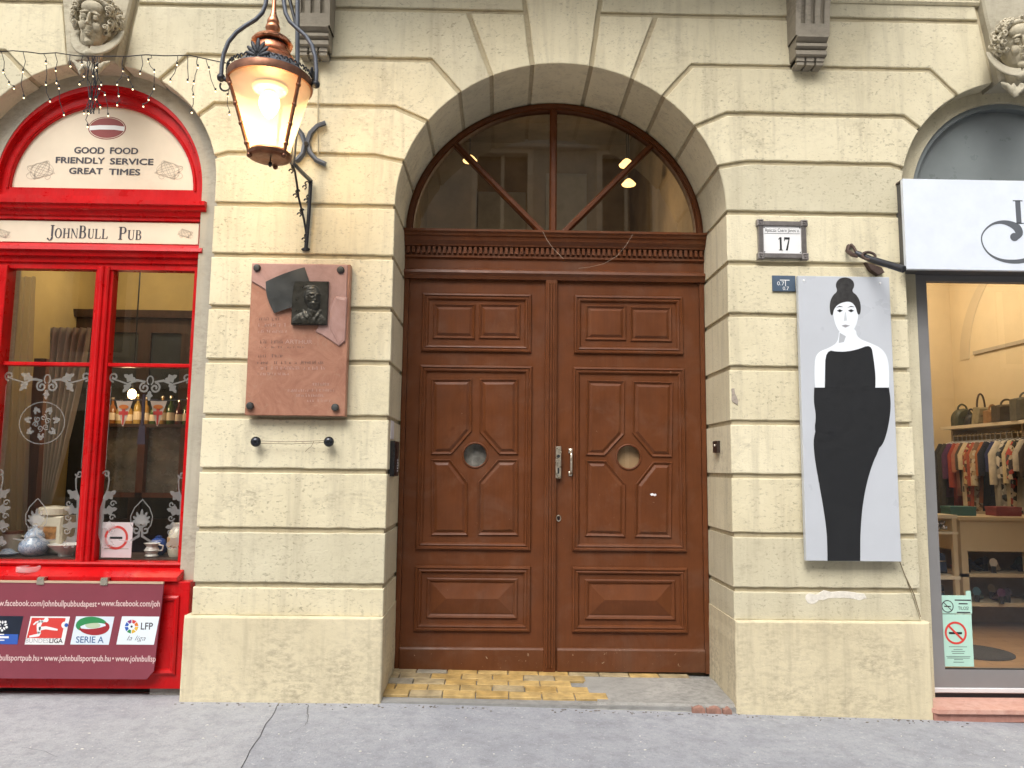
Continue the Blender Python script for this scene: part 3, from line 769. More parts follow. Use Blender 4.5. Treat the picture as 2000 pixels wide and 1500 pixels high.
# lock plate, pull handle, keyhole
a = RECT(1085, 872, 1096, 934, DY-.03)
b = MB(); b.bbox(a[0], a[1], DY-.036, DY-.0, a[2], a[3], .003); lk = b.build('lock_plate', 'brass', door)
xm2, zz = (a[0]+a[1])/2, P(1090, 891, DY-.03)[1]
b = MB(); b.flat(circ(xm2, zz, .012, 16), DY-.0372); b.flat(rectp(xm2-.006, xm2+.006, P(1090, 925, DY-.03)[1], P(1090, 914, DY-.03)[1]), DY-.0372); b.build('keyhole', 'black', lk)
a = RECT(1111, 876, 1120, 930, DY-.03); xm2 = (a[0]+a[1])/2
b = MB(); b.bbox(a[0], a[1], DY-.008, DY, a[3]-.035, a[3]); b.bbox(a[0], a[1], DY-.008, DY, a[2], a[2]+.035)
b.tube([(xm2, DY-.006, a[3]-.02), (xm2, DY-.035, a[3]-.03), (xm2, DY-.045, a[3]-.05), (xm2, DY-.045, a[2]+.05), (xm2, DY-.035, a[2]+.03), (xm2, DY-.006, a[2]+.02)], .009, 8)
b.build('handle', 'brass', door, smooth=50)
kx, kz = P(1091, 1012, DY)
b = MB(); b.loops(circ(kx, kz, .018, 16, .024), [(0, DY), (0, DY-.004), (.005, DY-.005), (.007, DY-.001)], False); es = b.build('escutcheon', 'brass', door)
b = MB(); b.flat(circ(kx, kz+.004, .008, 12), DY-.002); b.flat(rectp(kx-.004, kx+.004, kz-.014, kz+.002), DY-.002); b.build('keyhole', 'black', es)
b = MB(); c0 = P(1276, 966, DY-.005); b.plate([(c0[0]-.024, c0[1]+.004), (c0[0]-.016, c0[1]-.008), (c0[0]-.002, c0[1]-.006), (c0[0]+.010, c0[1]-.011), (c0[0]+.021, c0[1]-.004), (c0[0]+.017, c0[1]+.007), (c0[0]+.004, c0[1]+.005), (c0[0]-.010, c0[1]+.011)], (), DY-.0128, DY-.012); b.build('paint_scar', 'paper', door)
# transom: cornice, dentils, frieze, lower moulding
zc = lambda y: P(1085, y, DY-.05)[1]
xa, xb = AX-HW, AX+HW
b = MB(); b.prism_x([(DY+.06, zc(455)), (DY-.115, zc(455)), (DY-.115, zc(459)), (DY-.10, zc(462)), (DY-.095, zc(466)), (DY-.085, zc(467)), (DY-.075, zc(474)), (DY-.055, zc(480)), (DY-.05, zc(483)), (DY-.02, zc(483)), (DY-.02, zc(500)), (DY+.06, zc(500))], xa, xb)
tr = b.build('cornice', 'door', door)
b = MB(); nd = 58
for k in range(nd):
    x = xa+.008+(xb-xa-.016)*(k+.5)/nd; b.box(x-.0105, x+.0105, DY-.045, DY-.019, zc(497), zc(484.5))
b.build('dentils', 'door', tr, kind='stuff')
b = MB(); b.prism_x([(DY+.06, zc(500)-.001), (DY-.03, zc(500)-.001), (DY-.03, zc(504)), (DY-.012, zc(506)), (DY-.012, zc(525)), (DY-.02, zc(527)), (DY-.05, zc(530)), (DY-.055, zc(535)), (DY-.04, zc(540)), (DY-.03, zc(546)), (DY+.06, zc(546))], xa, xb); b.build('frieze', 'door', door)
# fanlight
FZ = zc(455)-.01
b = MB(); o_ = arc(AX, PZ, PA-.001, PB-.001, 0, PI, 48); i_ = arc(AX, PZ, PA-.055, PB-.052, PI, 0, 48)
b.plate(o_+i_, (), DY-.01, DY+.06); fl = b.build('fanlight_frame', 'door', door)
b = MB(); o_ = arc(AX, PZ, PA-.02, PB-.018, 0, PI, 48); i_ = arc(AX, PZ, PA-.045, PB-.042, PI, 0, 48); b.plate(o_+i_, (), DY-.03, DY-.008); b.build('bead', 'door', fl)
b = MB(); b.box(AX-PA+.001, AX+PA-.001, DY-.0, DY+.06, FZ-.02, PZ+.012); b.build('fanlight_rail', 'door', door)
def barp(p0, p1, w0, w1, nm):
    dx, dz = p1[0]-p0[0], p1[1]-p0[1]; l = math.hypot(dx, dz); nx, nz = -dz/l, dx/l
    b = MB(); q = ccw([(p0[0]+nx*w0, p0[1]+nz*w0), (p0[0]-nx*w0, p0[1]-nz*w0), (p1[0]-nx*w1, p1[1]-nz*w1), (p1[0]+nx*w1, p1[1]+nz*w1)])
    b.loops(q, [(0, DY+.05), (0, DY+.005), (.012, DY-.012)], True); return b.build(nm, 'door', door)
bc = P(1080, 455, DY)[0]
barp((bc, FZ), (bc, PZ+PB-.04), .027, .027, 'glazing_bar')
tl, trr = P(884, 275, DY), P(1279, 277, DY)
barp((bc-.05, FZ), tl, .024, .022, 'glazing_bar'); barp((bc+.05, FZ), trr, .024, .022, 'glazing_bar')
tops = arc(AX, PZ, PA-.03, PB-.03, PI, 0, 60)
def sector(t0, t1):
    q = [(bc, FZ)] + [p for p in tops if t0 <= math.atan2(p[1]-FZ, p[0]-bc) <= t1]
    b = MB(); b.flat(q, DY+.03); b.build('pane', 'glass_dim', door, fix=False)
ang = [math.atan2(p[1]-FZ, p[0]-bc) for p in (trr, tl)]
for t0, t1 in ((-.05, ang[0]), (ang[0]-.03, PI/2), (PI/2-.04, ang[1]+.02), (ang[1], PI+.05)): sector(t0, t1)
# loose wire sagging over the cornice
b = MB(); w = [(1060, 452), (1068, 468), (1080, 485), (1100, 505)]; b.tube([(*P(x, y, DY-.13)[:1], DY-.13, P(x, y, DY-.13)[1]) for x, y in w], .0014, 5)
w = [(1236, 458), (1222, 480), (1205, 500), (1180, 515), (1150, 522), (1130, 524)]; b.tube([(P(x, y, DY-.13)[0], DY-.13, P(x, y, DY-.13)[1]) for x, y in w], .0010, 5)
tag(b.build('loose_wire', flat('pale_wire', (.4, .3, .22), .6)), 'thin loose wire drooping across the brown door cornice', 'wire')
# passage behind the fanlight
pas = thing('passage', 'dim tan passage seen through the fanlight', 'room', (AX, 3, .1)); del pas['category']; pas['kind'] = 'structure'
MT['passage'] = M('passage_plaster', (.26, .20, .13), .8, 0, .3, 2)
b = MB(); X0, X1 = AX-1.5, AX+1.5; HC = 6.4
b.add([(X0, .76, 0), (X1, .76, 0), (X1, 6, 0), (X0, 6, 0), (X0, .76, HC), (X1, .76, HC), (X1, 6, HC), (X0, 6, HC)], [(0, 1, 2, 3), (4, 5, 6, 7), (0, 4, 7, 3), (1, 5, 6, 2), (3, 2, 6, 7)])
for k in range(4): b.box(X0, X1, 1.6+1.1*k, 1.8+1.1*k, HC-.2, HC-.01)
b.build('passage_shell', 'passage', pas, fix=False)
b = MB(); b.box(AX-.75, AX-.05, 5.9, 5.99, 4.0, 5.6); b.box(AX+.25, AX+.85, 5.9, 5.99, 4.1, 5.9); b.build('inner_panel', M('inner_grey', (.32, .31, .29), .7), pas)
MT['warm'] = emis('warm_lamp', (1.0, .60, .22), 3.0)
for k, (px, py, yy, lb) in enumerate(((918, 312, 3.2, 'small warm lamp glowing behind the fanlight pane nearest the lantern'), (1224, 320, 2.6, 'upper warm lamp glowing behind the fanlight pane nearest the number sign'), (1228, 358, 3.4, 'lower warm lamp glowing behind the fanlight pane nearest the number sign'))):
    x, z = P(px, py, yy); lt = thing('passage_lamp', lb, 'lamp', (x, yy, z), 'lamps in the passage')
    b = MB(); b.lathe([(.02, .05), (.045, .03), (.08, -.01), (.075, -.022), (.045, -.026)], (x, yy, z), 16); b.build('shade', 'warm', lt, smooth=50)
    b = MB(); b.tube([(x, yy, z+.05), (x, yy, HC-.01)], .008, 6); b.build('stem', 'iron', lt)
pl = bpy.data.lights.new('passage_light', 'POINT'); pl.energy = 45; pl.color = (1, .75, .45); pl.shadow_soft_size = .1
po = bpy.data.objects.new('passage_light', pl); C.objects.link(po); po.location = (AX+.3, 3.0, 4.4)

# ------------------------------------------------------------------ threshold
thr = thing('threshold', 'yellow clinker threshold with cement patch', 'threshold', (AX, .3, .13)); del thr['category']; thr['kind'] = 'structure'
def TZ(x, y): return 0.125 + 0.03*(y/.58) - 0.020*(x-AX)*.6 + (0 if y > .02 else 0)
b = MB(); b.grid(lambda x, y: (x, y, TZ(x, y)-.010), 24, 8, AX-PA-.03, AX+PA+.03, -.02, .64)
b.add([(AX-PA-.03, -.02, TZ(AX-PA, -.02)-.01), (AX+PA+.03, -.02, TZ(AX+PA, -.02)-.01), (AX+PA+.03, -.03, -.1), (AX-PA-.03, -.03, -.1)], [(0, 1, 2, 3)])
MT['cement'] = stucco('cement', (.27, .265, .25), (.36, .35, .33), (.15, .145, .135), .45, .6, .8)
b.build('cement_bed', 'cement', thr, fix=False)
tile_m = []
for k, c in enumerate(((.40, .26, .088), (.44, .30, .115), (.36, .25, .10), (.33, .26, .15), (.29, .26, .20))):
    tile_m.append(M('yellow_clinker_%d' % k, c, .7, 0, .32, 13, 60, .35))
random.seed(5)
rows = [(.545, 1.40), (.435, .62), (.325, .60), (.215, .66), (.105, .74)]
for r_, (yc, xmax) in enumerate(rows):
    x = AX-PA-.04 - (0.105 if r_ % 2 else 0)
    while x < xmax-.10:
        xe = x+.203; x0_, x1_ = max(x, AX-PA+.004), min(xe, AX+PA-.004)
        if x1_-x0_ > .03:
            y0_, y1_ = yc-.051, yc+.051; dz = random.uniform(-.002, .002)
            g_ = random.uniform(0, .0015)
            b = MB(); zt = lambda a, c: TZ(a, c)+.0065+dz
            e_ = .004
            lo = [(x0_, y0_), (x1_, y0_), (x1_, y1_), (x0_, y1_)]; hi = [(x0_+e_, y0_+e_), (x1_-e_, y0_+e_), (x1_-e_, y1_-e_), (x0_+e_, y1_-e_)]
            b.add([(p, q, zt(p, q)-.016) for p, q in lo]+[(p, q, zt(p, q)-.003) for p, q in lo]+[(p, q, zt(p, q)) for p, q in hi],
                  [(0, 1, 5, 4), (1, 2, 6, 5), (2, 3, 7, 6), (3, 0, 4, 7), (4, 5, 9, 8), (5, 6, 10, 9), (6, 7, 11, 10), (7, 4, 8, 11), (8, 9, 10, 11)])
            grey = (x < AX-PA+.22 and random.random() < .75) or (x > .95)
            b.build('tile', tile_m[random.choice((3, 4)) if grey else random.choice((0, 0, 1, 1, 2, 2, 3))], thr)
        x = xe+.007
b = MB()
def patch(u, v):
    xl = .62-.06*v+.03*math.sin(9*v); x = xl+(AX+PA-.005-xl)*u; y = -.034+.52*v
    return (x, y, (TZ(x, y)+.003+.003*math.sin(7*u+3*v)*u+.002*math.sin(17*u)*math.cos(11*v)) if v > .03 else GZ(x, y)-.01)
b.grid(patch, 24, 12); b.build('cement_patch', 'cement', thr, fix=False)
MT['brick'] = M('broken_red_brick', (.27, .145, .11), .85, 0, .35, 22, 50, .5)
for k, (xa_, xb_) in enumerate(((1.22, 1.30), (1.31, 1.40), (1.41, 1.465))):
    b = MB(); z = GZ(xa_, -.03); q = [(xa_-.004, z-.02), (xb_+.002, z-.02), (xb_-.001, z+.020), (xb_-.012, z+.032), ((xa_+xb_)/2+.01, z+.036), (xa_+.012, z+.028), (xa_-.002, z+.030)]
    b.loops(q, [(0, .06), (0, -.036), (.002, -.040-.003*k)], True); b.build('brick', 'brick', thr)
# ------------------------------------------------------------------ things on the reveals
ic = thing('intercom', 'narrow black intercom strip on the reveal beside the left door leaf', 'intercom', (AX-PA, .2, P(766, 930, .2)[1]))
za, zb = P(766, 930, .2)[1], P(766, 862, .2)[1]; XR = AX-PA
b = MB(); b.box(XR-.005, XR+.028, .10, .33, za, zb); b.build('case', flat('black_plastic', (.02, .02, .022), .3), ic)
b = MB(); b.box(XR+.028, XR+.030, .105, .22, za+.01, zb-.01); b.build('face_plate', 'iron', ic)
for k in range(5): b = MB(); b.box(XR+.0295, XR+.033, .25, .27, za+.03+.018*k, za+.04+.018*k); b.build('button', 'paper', ic)
b = MB(); b.box(XR-.002, XR+.0025, .10, .24, P(766, 858, .2)[1], P(766, 823, .2)[1]); tag(b.build('notice_sticker', 'paper'), 'pale paper notice stuck above the black intercom', 'sticker')
z = P(1401, 873, .3)[1]; XR2 = AX+PA
b = MB(); b.box(XR2-.022, XR2+.004, .24, .34, z-.04, z+.04); bp = tag(b.build('bell_plate', M('brown_metal', (.05, .035, .03), .4, .4)), 'small dark bell plate on the reveal beside the right door leaf', 'doorbell')
b = MB(); b.ball((XR2-.023, .29, z+.01), .009, 10, 6); b.build('button', 'brass', bp, smooth=60)

# ------------------------------------------------------------------ pub front
pub = thing('pub_shopfront', 'glossy red timber pub front with arched top and large window', 'shopfront', (PC, .2, .2))
R0 = .17
xr = P(398, 500, R0)[0]; xl = 2*PC-xr; HWp = xr-PC
AZ = QZ-.01
lz = P(200, 370, .2)[1]
# arched head: outer ring, step, inner ring round the lunette
def archring(a0, b0, a1, b1, z, y0, y1, nm, flat_bottom):
    o_ = [(PC+a0, flat_bottom)] + arc(PC, AZ, a0, b0, 0, PI, 40) + [(PC-a0, flat_bottom)]
    i_ = [(PC+a1, z)] + arc(PC, AZ, a1, b1, 0, PI, 40) + [(PC-a1, z)]
    b = MB(); b.plate(o_, [i_], y0, y1); return b.build(nm, 'red', pub)
zbm = P(200, 394, R0)[1]
archring(HWp, .735, HWp-.035, .70, zbm+.03, .145, .26, 'arch_moulding', zbm-.01)
archring(HWp-.03, .705, .625, .605, lz, .185, .26, 'arch_frame', zbm-.005)
b = MB()
for a, bb, y in ((HWp-.034, .70, .182), (.64, .62, .182)):
    b.tube([(p[0], y, p[1]) for p in arc(PC, AZ, a, bb, 0, PI, 40)], .009, 6)
b.build('bead', 'red', pub, smooth=50)
lun = thing('lunette_sign', 'cream half-round sign reading good food above the red pub window', 'sign', (PC, .2, lz))
b = MB(); b.plate(arc(PC, AZ, .63, .61, 0, PI, 40) + [(PC-.63, lz-.005), (PC+.63, lz-.005)], (), .205, .225); b.build('board', 'cream_sign', lun)
YL = .2035
for s_, x0, x1, yb, cap in (('GOOD', 145, 203, 299, 13), ('FOOD', 215, 269, 300, 13), ('FRIENDLY', 109, 204, 318, 12.5), ('SERVICE', 215, 299, 320.5, 12.5), ('GREAT', 135, 200, 339, 12.5), ('TIMES', 213, 273, 341, 12.5)):
    a = P(x0, yb, YL); c = P(x1, yb, YL); text(s_, a[0], c[0], a[1], cap/291, YL, 'ink', lun, thick=.0026)
ex, ez = P(209, 250, YL)
b = MB(); b.flat(circ(ex, ez, .131, 32, .083), YL+.0005); em = b.build('emblem', flat('maroon_print', (.24, .035, .03), .5), lun, fix=False)
b = MB(); b.flat([(ex-.12, ez-.02), (ex-.05, ez-.012), (ex+.05, ez-.012), (ex+.12, ez-.02), (ex+.12, ez+.012), (ex+.05, ez+.02), (ex-.05, ez+.02), (ex-.12, ez+.012)], YL-.0005); b.build('emblem_ribbon', 'white', em, fix=False)
b = MB(); b.ribbon(circ(ex, ez, .122, 33, .075)+[(ex+.122, ez)], .004, YL-.0003); b.build('emblem_rim', 'cream_sign', em, fix=False)
def flourish(cx, cz, w, h, Y, parent, mirror=1, mat='ink_soft', tw=.003):
    b = MB(); pts = []
    for i in range(241):                          # interlaced pen loops, densest in the middle, with a trailing curl
        t = i/240*2*PI; u = .36*w*math.sin(6*t+.4)*(1-.25*math.cos(t)); v = .34*h*math.sin(7*t)
        pts.append((cx+mirror*(u*.95-v*.25), cz+v+u*.30))
    b.ribbon(pts, tw*.7, Y)
    b.ribbon([(cx-mirror*(w*.28+w*.24*math.sin(t)*(1-t/9)), cz-h*.30+h*.20*math.cos(t*1.0)*(1-t/9)) for t in np.linspace(0, 6.5, 30)], tw*.8, Y)
    b.ribbon([(cx+mirror*(w*.22+w*.14*math.sin(t)*(1-t/9)), cz-h*.34+h*.14*math.cos(t)*(1-t/9)) for t in np.linspace(0, 6.5, 30)], tw*.8, Y)
    return b.build('flourish', mat, parent, fix=False)
for px, m_ in ((80, 1), (330, -1)):
    c = P(px, 332, YL); flourish(c[0], c[1], .20, .15, YL, lun, m_)
# cornice below the lunette, name board, second cornice
zp = lambda y, Y=.16: P(200, y, Y)[1]
b = MB(); b.prism_x([(.26, zp(380)), (.165, zp(382)), (.165, zp(392)), (.10, zp(395)), (.10, zp(403)), (.115, zp(405)), (.12, zp(411)), (.14, zp(413)), (.15, zp(421)), (.165, zp(423)), (.165, zp(429)), (.26, zp(429))], PC-HWp-.012, PC+HWp+.012); b.build('upper_cornice', 'red', pub)
b = MB(); b.box(PC-HWp, PC+HWp, .185, .26, zp(478), zp(428)); b.build('fascia', 'red', pub)
nb = thing('name_board', 'long cream name board with dark capitals between the red pub cornices', 'sign', (PC, .18, zp(475)))
a = RECT(0, 430, 388, 474, .178); xr_ = P(388, 455, .178)[0]; z0, z1 = P(200, 475, .178)[1], P(200, 433, .178)[1]
b = MB(); b.bbox(2*PC-xr_, xr_, .178, .19, z0, z1, .002); b.build('board', 'cream_sign', nb)
zb_ = P(185, 466, .177)[1]; ch = 26/291
serif_text([('J', ch*1.0), ('OHN', ch*.76), ('B', ch), ('ULL', ch*.76)], P(93, 460, .177)[0], P(212, 460, .177)[0], zb_, .177, 'ink', nb)
serif_text([('P', ch), ('UB', ch*.76)], P(231, 462, .177)[0], P(278, 462, .177)[0], zb_-.004, .177, 'ink', nb)
for px in (362, 5):
    c = P(px, 456, .177); flourish(c[0], c[1], .11, .07, .1765, nb, -1, tw=.002)
b = MB(); b.prism_x([(.26, zp(476)), (.16, zp(477)), (.15, zp(482)), (.13, zp(484)), (.125, zp(491)), (.145, zp(494)), (.15, zp(501)), (.17, zp(503)), (.175, zp(512)), (.19, zp(514)), (.19, zp(524)), (.26, zp(524))], PC-HWp, PC+HWp); b.build('lower_cornice', 'red', pub)
# window frame
GY = .235
wt = zp(522, .2); wb = P(200, 1096, .2)[1]
xm = P(198, 600, .19)[0]; mw = P(217, 600, .19)[0]-P(182, 600, .19)[0]
zt_ = P(200, 712, .2)[1]
xs_r = P(383, 530, .2)[0]; xs_l = P(13, 600, .2)[0]
b = MB(); b.bbox(xs_r, PC+HWp, .17, .27, wb-.02, wt); b.build('stile', 'red', pub)
b = MB(); b.bbox(PC-HWp, xs_l, .17, .27, wb-.02, wt); b.build('stile', 'red', pub)
b = MB(); b.bbox(xm-mw/2, xm+mw/2, .20, .27, wb-.01, wt); b.bbox(xm-mw*.34, xm+mw*.34, .175, .21, wb-.01, wt, .008); b.tube([(xm, .172, wb), (xm, .172, wt)], .014, 8); b.build('mullion', 'red', pub)
for xa_, xb_ in ((xs_l, xm-mw/2), (xm+mw/2, xs_r)):
    b = MB(); b.bbox(xa_, xb_, .205, .26, zt_-.013, zt_+.013); b.build('glazing_bar', 'red', pub)
    for z0_, z1_ in ((wb-.005, zt_-.012), (zt_+.012, wt)):
        b = MB(); b.flat(rectp(xa_-.004, xb_+.004, z0_, z1_), GY); b.build('pane', 'glass', pub, fix=False)
# sill and sloping apron, riser with panels
sz = P(200, 1098, .15)[1]
b = MB(); b.prism_x([(.27, sz), (.155, sz), (.15, sz-.012), (.165, sz-.03), (.27, sz-.03)], PC-HWp, PC+HWp); b.build('sill', 'red', pub)
z2 = P(200, 1131, .04)[1]
b = MB(); b.prism_x([(.27, sz-.031), (.17, sz-.031), (.05, z2+.018), (.035, z2+.014), (.035, z2-.01), (.06, z2-.016), (.27, z2-.016)], PC-HWp-.03, PC+HWp+.0); b.build('apron', 'red', pub)
z3 = P(200, 1345, .06)[1]; xR = P(371, 1150, .06)[0]
b = MB(); b.bbox(2*PC-xR, xR, .06, .3, z3, z2-.016); b.build('riser', 'red', pub)
a = RECT(296, 1163, 347, 1317, .06)
for x0_, x1_ in ((a[0]-.02, a[1]), (PC-.35, PC+.35), (2*PC-a[1], 2*PC-a[0])):
    b = MB(); b.loops(rectp(x0_, x1_, a[2], a[3]), [(0, .061), (0, .048), (.012, .040), (.028, .046), (.036, .062), (.05, .058)], True); b.build('riser_panel', 'red', pub)
b = MB(); b.box(2*PC-xR, xR, .16, .3, -.1, z3+.002); b.build('plinth_shade', 'dark', pub)  # near-black box paints the shade of the gap under the riser
b = MB(); b.box(PC-.95, PC+.84, -.01, .155, -.1, P(200, 1372, 0)[1]); b.box(P(292, 1360, .1)[0], xR-.01, .1, .29, -.1, z3-.003); b.build('kerb', 'cement', pub)
# etched ornament on the lower panes
def spiral(cx, cz, r, turns, dr, a0, n=26): return [(cx+r*(1-.82*i/n)*math.cos(a0+dr*2*PI*turns*i/n), cz+r*(1-.82*i/n)*math.sin(a0+dr*2*PI*turns*i/n)) for i in range(n+1)]
def leaf2(b, x, z, l, w, an, Y):
    q = []
    for i in range(11):
        t = i/10; ww = w*math.sin(PI*t**.8)*(1+.35*math.sin(t*16)); q.append((t*l, ww))
    q += [(t*l, -w*math.sin(PI*t**.8)*(1+.35*math.sin(t*16))) for t in [1-i/10 for i in range(1, 10)]]
    c, s = math.cos(an), math.sin(an)
    b.flat([(x+c*p-s*r_, z+s*p+c*r_) for p, r_ in q], Y)
def etch(xc, xw, zt1, zb1):
    b = MB(); Y = GY-.0015
    zc_ = zt1-.12
    for s in (-1, 1):
        b.ribbon(spiral(xc+s*.035, zc_-.03, .036, 1.4, -s, PI/2), .013, Y)
        b.ribbon([(xc+s*.03, zc_+.01), (xc+s*.09, zc_+.02), (xc+s*.15, zc_-.005), (xc+s*(xw-.02), zc_+.03)], [.012, .018, .012, .008], Y)
        b.ribbon(spiral(xc+s*(xw-.035), zc_+.04, .032, 1.3, s, -PI/2), .012, Y)
        leaf2(b, xc+s*.10, zc_+.015, .09, .026, (0 if s > 0 else PI)+s*.5, Y); leaf2(b, xc+s*.13, zc_, .08, .022, (0 if s > 0 else PI)-s*.9, Y)
        b.ribbon([(xc+s*(xw-.02), zc_-.02), (xc+s*(xw-.02), zb1+.60)], .003, Y)
        b.ribbon([(xc+s*(xw-.035), zb1+.58), (xc+s*(xw-.05), zb1+.53), (xc+s*(xw-.045), zb1+.47), (xc+s*(xw-.02), zb1+.40)], [.005, .011, .008, .012], Y)
        b.ribbon(spiral(xc+s*(xw-.03), zb1+.565, .025, 1.2, s, PI), .010, Y)
        b.ribbon([(xc+s*(xw-.03), zb1+.42), (xc+s*(xw-.015), zb1+.33), (xc+s*(xw-.01), zb1+.2), (xc+s*(xw-.04), zb1+.08)], [.012, .034, .04, .012], Y)
        for k in range(4):
            leaf2(b, xc+s*(xw-.02), zb1+.40-.085*k, .10, .027, (PI if s > 0 else 0)-s*(.6-.35*k), Y-.0003); b.ribbon(spiral(xc+s*(xw-.085), zb1+.37-.09*k, .022, 1.1, -s, 0), .009, Y-.0006)
        b.ribbon(spiral(xc+s*.03, zb1+.20, .03, 1.2, s, PI/2), .012, Y)
        b.ribbon([(xc+s*.005, zb1+.23), (xc+s*.012, zb1+.16), (xc+s*.07, zb1+.125), (xc+s*.14, zb1+.135)], [.01, .018, .016, .006], Y)
        b.ribbon([(xc, zb1+.40), (xc+s*.05, zb1+.345), (xc+s*.072, zb1+.29), (xc+s*.066, zb1+.235), (xc+s*.04, zb1+.20)], .007, Y)
        b.ribbon(arc(xc+s*.0, zc_+.02, .02, .03, PI/2, PI/2-s*PI*.9, 10), .009, Y)
    for k in range(7): leaf2(b, xc, zb1+.24, .10-.012*abs(k-3), .017, PI/2+(k-3)*.42, Y-.0002*k)
    leaf2(b, xc, zc_-.05, .07, .018, -PI/2, Y)
    return b.build('etched_ornament', 'etch', pub, fix=False, kind='stuff')
etch((xm+mw/2+xs_r)/2, (xs_r-xm-mw/2)/2, zt_, wb)
el_ = (xs_l+xm-mw/2)/2; etch(el_, (xm-mw/2-xs_l)/2, zt_, wb)
b = MB(); c = P(82, 826, GY-.003)     # round etched crest on the pane nearest the frame edge
b.ribbon(circ(c[0], c[1], .15, 41, .14)+[(c[0]+.15, c[1])], .006, GY-.003)
for k in range(14):
    t = 2*PI*k/14; leaf2(b, c[0]+.075*math.cos(t), c[1]+.07*math.sin(t), .052, .011, t+.5*(-1)**k, GY-.003-.0002*k)
for k in range(6): t = 2*PI*k/6+.3; b.ribbon(spiral(c[0]+.04*math.cos(t), c[1]+.038*math.sin(t), .021, 1.3, (-1)**k, t), .007, GY-.0062)
b.build('etched_crest', 'etch', pub, fix=False, kind='stuff')
# things on the pub front
b = MB(); x, z = P(53, 1118, .10); zz = z2+.018+.03
c = (x, .11, P(53, 1116, .11)[1]); b.lathe([(.062, 0), (.068, .004), (.068, .03), (.060, .032), (.058, .010), (0, .008)], c, 24)
MT['clear'] = frosted('clear_glass', (.85, .80, .82), .38)
o = tag(b.build('glass_ashtray', 'clear', smooth=40), 'round clear glass ashtray on the red window apron', 'ashtray')
# hanging sports board
bo = thing('sports_board', 'maroon board with web addresses and four league pictures below the pub window', 'sign', (P(150, 1230, .0)[0], .0, P(150, 1325, .0)[1]))
YB = 0.0
zt2, zb2 = P(150, 1139, YB)[1], P(150, 1326, YB)[1]; xq = P(319, 1150, YB)[0]; xq2 = P(304, 1290, YB)[0]; xL = P(-130, 1200, YB)[0]
MT['maroon'] = M('maroon_print_board', (.215, .042, .062), .45, 0, .07, 3, 60, .03)
b = MB(); b.plate([(xL, zb2), (xq2-.05, zb2), (xq2-.008, zb2+.05), (xq, zt2-.02), (xq, zt2), (xL, zt2)], (), YB, YB+.012); b.build('board', 'maroon', bo)
b = MB(); b.box(xL, xq-.002, YB-.003, YB+.016, zt2, zt2+.012); b.build('edge_strip', flat('worn_edge', (.5, .36, .25), .6), bo)
for px in (80, 204):
    x = P(px, 1131, YB)[0]; b = MB(); b.box(x-.022, x+.022, YB-.006, YB+.02, zt2-.01, zt2+.03); b.box(x-.022, x+.022, YB+.0, YB+.05, zt2+.028, zt2+.034); b.build('hook', 'brass', bo)
MT['pinkish'] = flat('pale_pink_print', (.70, .52, .50), .5)
a = P(-20, 1181, YB-.001); c = P(189, 1182, YB-.001); text('www.facebook.com/johnbullpubbudapest', a[0], c[0], P(100, 1184, YB)[1], .036, YB-.001, 'pinkish', bo, bold=.012)
a = P(197, 1182, YB-.001); c = P(312, 1183, YB-.001); text('www.facebook.com/joh', a[0], c[0], P(250, 1184, YB)[1], .036, YB-.001, 'pinkish', bo, bold=.012)
for x0_, x1_, s_ in ((-54, 76, 'www.johnbullsportpub.hu'), (86, 216, 'www.johnbullsportpub.hu'), (225, 304, 'www.johnbullsp')):
    a = P(x0_, 1290, YB-.001); c = P(x1_, 1290, YB-.001); text(s_, a[0], c[0], P(150, 1291, YB)[1], .036, YB-.001, 'pinkish', bo, bold=.012)
for px, py in ((193, 1179), (81, 1285), (221, 1286)): b = MB(); c = P(px, py, YB); b.flat(circ(c[0], c[1], .006, 10), YB-.001); b.build('dot', 'pinkish', bo, fix=False)
Yc = YB-.0015
def card(x0, x1, y0, y1, mat, nm):
    a = RECT(x0, y0, x1, y1, YB); b = MB(); sk = .012; b.plate([(a[0]-sk, a[2]), (a[1]-sk, a[2]), (a[1]+sk, a[3]), (a[0]+sk, a[3])], (), YB-.001, YB); return b.build(nm, mat, bo, fix=False), a
MT['navy'] = flat('navy_print', (.008, .014, .03), .4); MT['blue'] = flat('blue_print', (.03, .10, .42), .4); MT['redp'] = flat('red_print', (.62, .05, .04), .45); MT['green'] = flat('green_print', (.03, .24, .08), .45)
MT['yellow'] = flat('yellow_print', (.7, .45, .05), .45); MT['purple'] = flat('purple_print', (.2, .03, .2), .45); MT['darkred'] = flat('dark_red_print', (.32, .02, .03), .45); MT['orange'] = flat('orange_print', (.7, .2, .03), .45)
k1, a = card(-45, 40, 1203, 1258, 'navy', 'picture_card')
b = MB(); b.flat(rectp(a[0]-.012, a[1]-.011, a[2], a[2]+.06), Yc); b.build('blue_band', 'blue', k1, fix=False)
c = P(5, 1222, YB); b = MB()
for k in range(5):
    t = PI/2+2*PI*k/5; b.flat([(c[0]+.033*math.cos(t+d)*r_, c[1]+.033*math.sin(t+d)*r_) for d, r_ in ((-.35, .62), (0, 1.0), (.35, .62), (0, .25))], Yc-.0002)
for k in range(5): t = PI/2+2*PI*(k+.5)/5; b.flat(circ(c[0]+.028*math.cos(t), c[1]+.028*math.sin(t), .008, 8), Yc-.0003)
b.build('star_ball', 'white', k1, fix=False)
b = MB(); b.flat(rectp(c[0]-.08, c[0]+.045, c[1]-.075, c[1]-.063), Yc-.0004); b.flat(rectp(c[0]-.05, c[0]+.02, c[1]-.09, c[1]-.084), Yc-.0004); b.flat(rectp(c[0]-.02, c[0]+.015, c[1]-.056, c[1]-.049), Yc-.0004); b.build('worn_caption', 'white', k1, fix=False)
k2, a = card(54, 131, 1204, 1259, 'white', 'picture_card')
w_, h_ = a[1]-a[0], a[3]-a[2]
